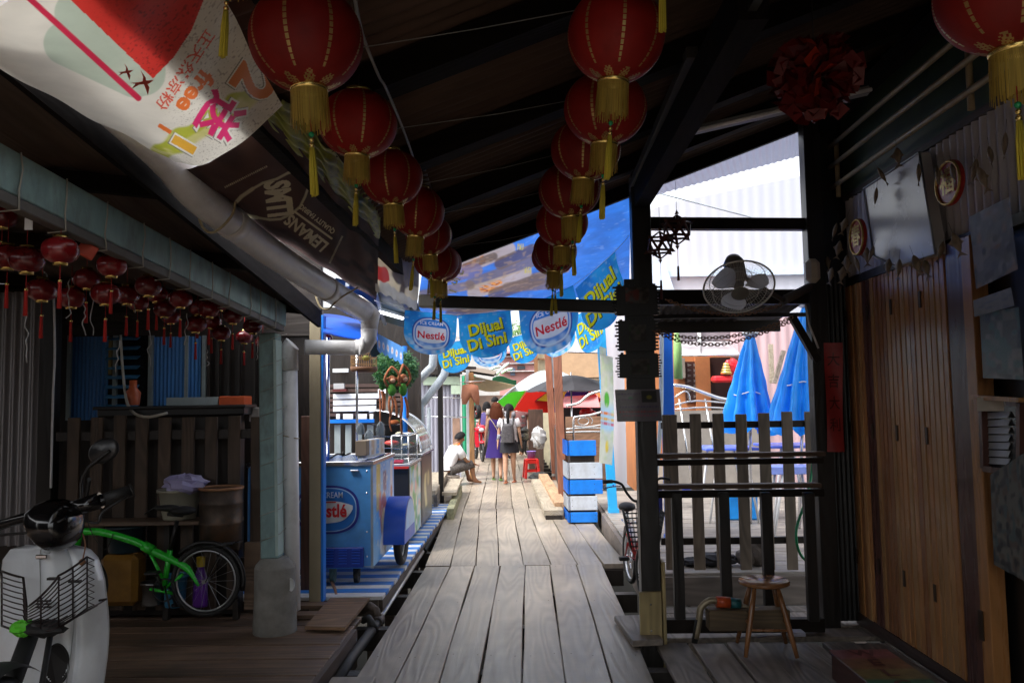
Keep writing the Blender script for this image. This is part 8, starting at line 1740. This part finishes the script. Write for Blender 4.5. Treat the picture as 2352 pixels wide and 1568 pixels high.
# ---- red motorbike and others far away ----
def scooter(c, s, col, lab, grp, rz_, dark=False):
    t = empty('parked_motorbike', c, rz_, lab, 'motorbike', grp); m = mat('bike paint %s' % str(col), col, rough=.25, coat=.4); M_gr = mat('grey bike parts', (.08, .08, .08), rough=.4, metal=.5)
    bikewheel(t, V((0, -.60*s, .27*s)), .27*s, V((1, 0, 0)), M_gr, .035); bikewheel(t, V((0, .60*s, .27*s)), .27*s, V((1, 0, 0)), M_gr, .04)
    mb = MB(); mb.grid(lambda u, v: V(((2*u-1)*(.13+.07*v)*s, (-.34+.10*(2*u-1)**2-.08*v)*s, (.38+.42*v)*s)), 10, 8); mb.ball(V((0, -.40*s, .86*s)), .13*s, 0, 14, 10, (1.2, .9, .9)); mb.ball(V((0, .25*s, .58*s)), .17*s, 0, 14, 10, (.8, 2.2, .8)); mb.ball(V((0, -.60*s, .52*s)), .09*s, 0, 12, 8, (.9, 2.2, .5)); mb.build('body', m, t)
    MB().ball(V((0, -.51*s, .84*s)), .07*s, 0, 12, 8, (1.1, .6, .8)).build('headlight', mat('bike lamp glass', (.6, .62, .65), rough=.1), t)
    mb = MB(); mb.tube(smoothpts([V((-.33*s, -.30*s, .98*s)), V((-.12*s, -.38*s, .96*s)), V((.12*s, -.38*s, .96*s)), V((.33*s, -.30*s, .98*s))], 3), .016*s, 8); mb.tube([V((-.05*s, -.42*s, .75*s)), V((-.05*s, -.60*s, .27*s))], .02*s, 6); mb.tube([V((.05*s, -.42*s, .75*s)), V((.05*s, -.60*s, .27*s))], .02*s, 6); mb.build('handlebar', M_gr, t)
    for sx in (-1, 1):
        mb = MB(); mb.tube([V((sx*.25*s, -.34*s, .98*s)), V((sx*.30*s, -.36*s, 1.12*s))], .008*s, 5); mb.ball(V((sx*.31*s, -.37*s, 1.15*s)), .06*s, 0, 10, 8, (1.1, .4, .8)); mb.build('mirror', M_gr, t)
    MB().box(V((0, .38*s, .74*s)), (.24*s, .62*s, .09*s), None, 0, .035*s).build('seat', M_rubber, t); return t
gm = 'motorbikes parked at the far end'
scooter(G(1098, 1060, 0)+V((0, .5, 0)), 1.0, (.60, .02, .04), 'red motorbike facing the viewer beside the seated man', gm, R(12))
scooter(G(1096, 1048, 0)+V((-.1, 1.8, 0)), 1.0, (.55, .02, .03), 'second red motorbike just behind the first one', gm, R(20))
scooter(G(1193, 1052, 0)+V((0, .5, 0)), 1.0, (.02, .02, .025), 'black motorbike right of the two walking women', gm, R(-25))
scooter(G(1229, 1040, 0)+V((.2, 1.0, 0)), 1.0, (.45, .45, .5), 'grey motorbike behind the red plastic stool', gm, R(-35))
c = P(1096, 945, 17.4); t = empty('spare_tyre', c, 0, 'black and red tyre hanging above the red motorbike', 'tyre'); bikewheel(t, V((0, 0, 0)), .17, V((.9, .4, 0)), mat('red hub', (.6, .03, .03)), .05)
# ---- red plastic stool with bucket ----
g_ = G(1221, 1097, 0); t = empty('plastic_stool', g_, R(8), 'red plastic stool carrying a lilac bucket at the right edge of the walk', 'stool'); M_rp = mat('red plastic', (.62, .025, .02), rough=.3)
hS = P(1221, 1052, g_.y).z; w_ = 15*g_.y/F
MB().box((0, 0, hS-.015), (w_*1.9, w_*1.9, .03), None, 0, .012).build('seat', M_rp, t)
for sx in (-1, 1):
    for sy in (-1, 1): MB().bar((sx*w_*.80, sy*w_*.80, hS-.02), (sx*w_*1.08, sy*w_*1.08, 0), .055, .055, up=(0, 1, 0), bev=.008).build('leg', M_rp, t)
for sy in (-1, 1): MB().bx((-w_*.85, sy*w_*.86-.01, hS-.10), (w_*.85, sy*w_*.86+.01, hS-.03)).build('apron', M_rp, t)
for sy in (-1, 1): MB().bx((-w_*.95, sy*w_*.96-.01, hS*.33), (w_*.95, sy*w_*.96+.01, hS*.42)).build('stretcher', M_rp, t)
o = MB().lathe([(.0001, 0), (.075, 0), (.10, .14), (.11, .145), (.11, .15), (.095, .15), (.07, .01)], g_+V((0, 0, hS)), 20).build('lilac_bucket', mat('lilac plastic', (.30, .22, .60), rough=.35)); tag(o, 'lilac bucket standing on the red plastic stool', 'bucket')
crumple('dark_rock', G(1240, 1104, 0)+V((0, 0, .08)), .16, mat('dark stone', (.08, .08, .08), rough=.9), 'dark stone lump beside the red plastic stool', 'stone', 4, (1.3, 1, .6))
crumple('white_helmet', P(1237, 1005, 16.5), .17, mat('grey white helmet', (.5, .5, .5), rough=.3), 'grey white bundle on the motorbike behind the red plastic stool', 'bundle', 8, (.9, .8, 1.2))
wallbox('brown_cabinet', 1215, 940, 1247, 1060, 18.6, .4, wood('dark brown cabinet wood', (.09, .05, .035), 'Z'), 'dark brown cabinet beside the farther brown post', 'cabinet', bottom=0)
# trees far behind
for i, (x, y, Y, r_) in enumerate(((1120, 838, 45, 2.2), (1180, 790, 60, 3.0))):
    c = P(x, y, Y); t = empty('far_tree', V((c.x, c.y, 0)), 0, ('light green tree top beyond the brown awning roof', 'green tree top far behind the pink house')[i], 'tree'); MB().tube([(0, 0, -1), (.1, 0, c.z*.6), (0, 0, c.z)], [.22, .16, .08], 8).build('trunk', M_deckL, t)
    leafclump('crown', (0, 0, c.z), (r_, r_*.8, r_*.55), 2600, [mat('far leaf', (.10, .22, .04), sss=.3), mat('far leaf light', (.20, .34, .08), sss=.3)], None, None, .32, i, parent=t)
# ================= people =================
def skin(name, nodes, edges, m, parent, sub=1):
    """one continuous body surface grown over a skeleton: nodes = {key: (pos, radius)}"""
    ks = list(nodes); me = bpy.data.meshes.new(name); me.from_pydata([nodes[k][0] for k in ks], [(ks.index(a), ks.index(b)) for a, b in edges], [])
    ob = bpy.data.objects.new(name, me); C.objects.link(ob); ob.modifiers.new('s', 'SKIN'); sv = me.skin_vertices[0].data
    for i, k in enumerate(ks): r_ = nodes[k][1]; sv[i].radius = (r_, r_) if not isinstance(r_, tuple) else r_; sv[i].use_root = (k == 'pelvis')
    s = ob.modifiers.new('u', 'SUBSURF'); s.levels = sub; s.render_levels = sub
    dg = bpy.context.evaluated_depsgraph_get(); m2 = bpy.data.meshes.new_from_object(ob.evaluated_get(dg)); m2.name = name
    C.objects.unlink(ob); bpy.data.objects.remove(ob)
    for p in m2.polygons: p.use_smooth = True
    m2.materials.clear(); m2.materials.append(m); o = bpy.data.objects.new(name, m2); C.objects.link(o); o.parent = parent; return o
def loft(rings, seg=20, ripple=0, mb=None):
    mb = mb or MB(); vs = []; fs = []
    for i, (c, rx, ry) in enumerate(rings):
        for k in range(seg):
            a = 2*math.pi*k/seg; q = 1+ripple*math.sin(a*5+i*.4)*(i/len(rings)); vs.append(V(c)+V((rx*q*math.cos(a), ry*q*math.sin(a), 0)))
    for i in range(len(rings)-1):
        for k in range(seg): fs.append((i*seg+k, i*seg+(k+1) % seg, (i+1)*seg+(k+1) % seg, (i+1)*seg+k))
    return mb.add(vs, fs, 0, True)
def hand(nd, ed, key, wrist, d, side):
    d = V(d).normalized(); s = V(side).normalized(); palm = V(wrist)+d*.05; nd[key+'p'] = (palm, .019); ed.append((key, key+'p'))
    for i in range(4):
        l = (.052, .062, .058, .045)[i]; b_ = palm+d*.03+s*(.022-.0145*i); t1 = b_+d*l*.55-V((0, 0, .0)); t2 = t1+(d*.8+V((0, .25, -.2))).normalized()*l*.5
        nd[key+'f%d' % i] = (b_, .0085); nd[key+'g%d' % i] = (t1, .008); nd[key+'h%d' % i] = (t2, .007); ed += [(key+'p', key+'f%d' % i), (key+'f%d' % i, key+'g%d' % i), (key+'g%d' % i, key+'h%d' % i)]
    th = palm+s*.028-d*.01; nd[key+'t'] = (th, .009); nd[key+'u'] = (th+(d+s*.6).normalized()*.035, .008); ed += [(key+'p', key+'t'), (key+'t', key+'u')]
def body(j, m, parent, w=1.0):
    """j: dict of joint positions"""
    nd = {'pelvis': (j['pelvis'], .105*w), 'waist': (j['waist'], .095*w), 'chest': (j['chest'], .115*w), 'neck': (j['neck'], .045), 'skull0': (j['head']-j['up']*.06, .062), 'skull': (j['head']+j['up']*.03, .083), 'crown': (j['head']+j['up']*.09, .05), 'nose': (j['head']+j['face']*.098-j['up']*.005, .012)}
    ed = [('pelvis', 'waist'), ('waist', 'chest'), ('chest', 'neck'), ('neck', 'skull0'), ('skull0', 'skull'), ('skull', 'crown'), ('skull', 'nose')]
    for s in 'LR':
        nd['sh'+s] = (j['sh'+s], .048*w); nd['el'+s] = (j['el'+s], .034*w); nd['wr'+s] = (j['wr'+s], .023); ed += [('chest', 'sh'+s), ('sh'+s, 'el'+s), ('el'+s, 'wr'+s)]
        nd['hp'+s] = (j['hp'+s], .082*w); nd['kn'+s] = (j['kn'+s], .052*w); cf = V(j['kn'+s]).lerp(V(j['an'+s]), .35); nd['cf'+s] = (cf, .050*w); nd['an'+s] = (j['an'+s], .030); nd['to'+s] = (j['to'+s], .026); nd['he'+s] = (V(j['an'+s])-(V(j['to'+s])-V(j['an'+s])).normalized()*.03-V((0, 0, .03)), .026)
        ed += [('pelvis', 'hp'+s), ('hp'+s, 'kn'+s), ('kn'+s, 'cf'+s), ('cf'+s, 'an'+s), ('an'+s, 'to'+s), ('an'+s, 'he'+s)]
        hand(nd, ed, 'wr'+s, j['wr'+s], V(j['wr'+s])-V(j['el'+s]), j['face'])
    return skin('body', nd, ed, m, parent, 1)
M_skin = mat('warm skin', (.52, .30, .20), rough=.5, var=.06, spec=.3); M_skin2 = mat('tan skin', (.30, .15, .085), rough=.5, var=.08, spec=.3)
def hairmesh(head, up, face, rx, m, parent, length=.0, back=.1, name='hair'):
    mb = MB(); h = V(head)+up*.035-face*.012
    def f(u, v):
        a = 2*math.pi*u; fr = math.cos(a-math.pi/2); th = math.pi*(.60-.24*max(0, fr))*v; r_ = rx*math.sin(th)*(1+.02*math.sin(a*9)); z = rx*1.08*math.cos(th)
        sd = V((face.y, -face.x, 0)); return h+sd*(r_*math.sin(a-math.pi/2)*.98)+face*(r_*fr*1.05)+up*z
    mb.grid(f, 28, 12)
    if length > 0:
        sd = V((face.y, -face.x, 0))
        def g__(u, v):
            a = math.pi*(u-.5)*1.25; r_ = rx*(1.02+.12*math.sin(v*3)); return h-face*math.cos(a)*r_*(1-.1*v)+sd*math.sin(a)*r_*(1.05+.1*v)-V((0, 0, v*length+.008*math.sin(u*40)*v))
        mb.grid(g__, 30, 10); 
    return mb.build(name, m, parent)
def walker(c, H, rz_, lab, skinm, pose=0, w=1.0):
    t = empty('person', c, rz_, lab, 'person'); k = H/1.6
    sg = 1 if pose == 0 else -1
    j = dict(pelvis=V((0, 0, .86)), waist=V((0, 0, .98)), chest=V((0, .01, 1.17)), neck=V((0, .01, 1.34)), head=V((0, .03, 1.47)), up=V((0, 0, 1)), face=V((0, 1, 0)),
        shL=V((-.16, .0, 1.29)), shR=V((.16, .0, 1.29)), elL=V((-.215, -.03*sg, 1.05)), elR=V((.215, .03*sg, 1.05)), wrL=V((-.235, .02, .83)), wrR=V((.235, .08, .83)),
        hpL=V((-.085, 0, .80)), hpR=V((.085, 0, .80)), knL=V((-.075, .06*sg, .46)), knR=V((.075, -.02*sg, .46)), anL=V((-.07, .10*sg, .07)), anR=V((.07, -.16*sg, .10)), toL=V((-.075, .10*sg+.12, .028)), toR=V((.078, -.16*sg+.10, .028)))
    for q in j:
        if q not in ('up', 'face'): j[q] = j[q]*k
    body(j, skinm, t, w); return t, j, k
def tubepart(nm, pts, rr, m, t, seg=12): return MB().tube(smoothpts([V(p) for p in pts], 3), rr if not isinstance(rr, list) else [rr[min(int(i*len(rr)/((len(pts)-1)*3+1)), len(rr)-1)] for i in range((len(pts)-1)*3+1)], seg).build(nm, m, t)
# walking woman in the purple dress
t, j, k = walker(G(1142, 1102, 0)+V((0, 0, 0)), 1.56, R(4), 'auburn haired woman in a sleeveless purple dress with a shoulder bag, walking away', M_skin, 0)
z = lambda v: v*k
loft([((0, .0, z(1.30)), .13, .07), ((0, 0, z(1.24)), .165, .098), ((0, 0, z(1.15)), .165, .115), ((0, 0, z(1.0)), .145, .105), ((0, 0, z(.88)), .17, .13), ((0, 0, z(.72)), .195, .16), ((0, 0, z(.55)), .225, .19), ((0, 0, z(.47)), .235, .20)], 28, .07).build('dress', mat('purple dress cloth', (.035, .014, .16), rough=.85, var=.15, bump=.1), t)
hairmesh(j['head'], V((0, 0, 1)), V((0, 1, 0)), .112, mat('auburn hair', (.10, .028, .012), rough=.75, spec=.2, var=.3, scale=30, stretch=(1, 1, .2)), t, .26)
tubepart('bag_strap', [(-.15, -.02, z(1.31)), (-.06, -.12, z(1.18)), (.05, -.14, z(.98)), (.17, -.10, z(.82))], .008, mat('cream strap', (.55, .45, .30)), t, 6)
MB().ball((.20, -.05, z(.74)), .085, 0, 14, 10, (1.0, .6, 1.2)).build('bag', mat('yellow green bag', (.32, .34, .05), rough=.6, var=.3), t)
for s, sg in (('L', 1), ('R', 1)):
    a = j['an'+s]; MB().box((a.x, a.y+.03, .012 if s == 'L' else .02), (.08, .22, .018), None, 0, .008).build('shoe', mat('green sandal', (.12, .22, .05)), t)
# walking woman with backpack
t, j, k = walker(G(1171, 1109, 0), 1.53, R(-6), 'woman with a long dark ponytail and a grey backpack over a pale T-shirt, walking away', M_skin, 1)
loft([((0, .0, z(1.32)), .10, .06), ((0, 0, z(1.28)), .165, .09), ((0, 0, z(1.18)), .175, .115), ((0, 0, z(1.0)), .15, .11), ((0, 0, z(.90)), .165, .125), ((0, 0, z(.84)), .17, .13)], 24, .03).build('shirt', mat('pale grey T-shirt', (.52, .50, .52), rough=.8, var=.1), t)
for s, sx in (('L', -1), ('R', 1)): MB().tube([j['sh'+s]+V((-sx*.02, 0, .01)), V(j['sh'+s]).lerp(V(j['el'+s]), .25), V(j['sh'+s]).lerp(V(j['el'+s]), .62)], [.062, .064, .066], 14).build('sleeve', _mc['pale grey T-shirt'], t)
loft([((0, 0, z(.88)), .165, .125), ((0, 0, z(.78)), .18, .14), ((0, .0, z(.62)), .195, .15)], 22, .03).build('skirt', mat('black shorts cloth', (.012, .012, .018), rough=.8), t)
hm = mat('black hair', (.012, .011, .012), rough=.75, spec=.2, var=.3, scale=30)
hairmesh(j['head'], V((0, 0, 1)), V((0, 1, 0)), .102, hm, t)
tubepart('ponytail', [(0, -.09, z(1.53)), (0, -.14, z(1.46)), (.0, -.15, z(1.30)), (.005, -.16, z(1.14))], [.02, .034, .036, .03, .012], hm, t)
bp_ = MB(); bp_.grid(lambda u, v: V(((.135-.03*v**3)*math.copysign(abs(math.cos(2*math.pi*u))**.7, math.cos(2*math.pi*u)), -.19+.075*math.copysign(abs(math.sin(2*math.pi*u))**.7, math.sin(2*math.pi*u)), z(.84)+.32*v)), 28, 8); bp_.lathe([(.105, 0), (.06, .035), (.0001, .04)], (0, -.19, z(.84)+.32), 20, sy=.7); bp_.build('backpack', mat('patterned grey backpack', (.06, .055, .06), rough=.5, var=.7, scale=35), t)
for sx in (-1, 1): tubepart('backpack_strap', [(sx*.09, -.17, z(1.15)), (sx*.105, -.06, z(1.31)), (sx*.11, .05, z(1.27)), (sx*.12, .10, z(1.12))], .014, M_black, t, 6)
MB().tube(smoothpts([V((-.20, -.02, z(.98))), V((-.235, .05, z(.86)))], 2), .03, 8).build('held_book', mat('grey phone', (.3, .32, .36)), t)
for s in 'LR':
    a = j['an'+s]; MB().box((a.x, a.y+.03, .012 if s == 'R' else .02), (.08, .22, .018), None, 0, .008).build('shoe', mat('orange sandal', (.35, .10, .04)), t)
# seated man
c = P(1028, 1072, 15.9); t = empty('person', (c.x, c.y, 0), R(-62), 'man in a white shirt with an orange collar sitting barefoot beside the walk', 'person')
j = dict(pelvis=V((0, 0, .33)), waist=V((0, .03, .45)), chest=V((0, .12, .63)), neck=V((0, .20, .78)), head=V((0, .27, .88)), up=V((0, .25, .95)).normalized(), face=V((0, .93, -.35)).normalized(),
    shL=V((-.17, .15, .72)), shR=V((.17, .15, .72)), elL=V((-.20, .30, .47)), elR=V((.20, .30, .47)), wrL=V((-.12, .50, .40)), wrR=V((.12, .50, .40)),
    hpL=V((-.09, .03, .30)), hpR=V((.09, .03, .30)), knL=V((-.14, .42, .40)), knR=V((.14, .42, .40)), anL=V((-.12, .50, .07)), anR=V((.12, .52, .07)), toL=V((-.13, .64, .03)), toR=V((.13, .66, .03)))
body(j, M_skin2, t, 1.0)
loft([((0, -.0, .30), .17, .15), ((0, .02, .40), .175, .14), ((0, .07, .52), .18, .135), ((0, .12, .63), .19, .13), ((0, .155, .71), .165, .11), ((0, .185, .765), .07, .06)], 22, .03).build('shirt', mat('white polo cloth', (.72, .72, .74), rough=.85, var=.05), t)
for s, sx in (('L', -1), ('R', 1)): MB().tube([j['sh'+s]+V((-sx*.03, 0, .01)), V(j['sh'+s]).lerp(V(j['el'+s]), .3), V(j['sh'+s]).lerp(V(j['el'+s]), .72)], [.068, .07, .074], 14).build('sleeve', _mc['white polo cloth'], t)
MB().tube([V((.065*math.cos(a), .195+.055*math.sin(a), .775+.015*math.sin(a))) for a in [2*math.pi*i/18 for i in range(18)]], .018, 8, closed=True).build('collar', mat('orange collar', (.75, .16, .02), rough=.7), t)
for s in 'LR': MB().tube([V(j['hp'+s])-V((0, .03, 0)), V(j['hp'+s]).lerp(V(j['kn'+s]), .5), V(j['kn'+s])+V((0, .02, -.01)), V(j['kn'+s]).lerp(V(j['an'+s]), .2)], [.11, .10, .085, .08], 14).build('shorts', mat('patterned dark shorts', (.08, .07, .065), rough=.8, var=.8, scale=30), t)
hairmesh(j['head'], j['up'], V((0, 1, 0)), .103, hm, t)
tag(MB().box((c.x-.02, c.y+.0, .10), (.42, .42, .2), (0, 0, R(20)), 0, .01).build('low_seat', M_deckR), 'low dark wooden block under the seated man', 'seat')
# people farther away
def farperson(px, py, H, shirt, trou, lab, rz_=0, hairl=0.0):
    g_ = G(px, py, 0); t, j, k = walker(g_, H, rz_, lab, M_skin2, 0); z = lambda v: v*k
    loft([((0, .0, z(1.31)), .10, .06), ((0, 0, z(1.27)), .175, .09), ((0, 0, z(1.1)), .185, .12), ((0, 0, z(.84)), .18, .13)], 18).build('shirt', mat('cloth %s' % str(shirt), shirt, rough=.8), t)
    for s in 'LR':
        MB().tube([j['sh'+s], V(j['sh'+s]).lerp(V(j['el'+s]), .6)], [.065, .066], 10).build('sleeve', _mc['cloth %s' % str(shirt)], t)
        MB().tube([j['hp'+s]+V((0, 0, .06)), j['kn'+s], j['an'+s]+V((0, 0, .04))], [.10, .075, .06], 10).build('trouser_leg', mat('cloth %s' % str(trou), trou, rough=.8), t)
    hairmesh(j['head'], V((0, 0, 1)), V((0, 1, 0)), .105, hm, t, hairl)
farperson(1139, 1058, 1.72, (.35, .30, .28), (.05, .05, .08), 'tall dark haired person seen between the heads of the two walking women', R(10))
farperson(1119, 1052, 1.58, (.06, .04, .16), (.04, .04, .05), 'person in dark clothes left of the auburn haired woman', R(-20), .15)
farperson(1166, 1050, 1.60, (.25, .25, .28), (.06, .05, .05), 'grey shirted person beyond the woman with the ponytail', R(180))
farperson(1198, 1046, 1.60, (.14, .05, .05), (.05, .05, .05), 'person in dark red under the multicoloured umbrella', R(160))
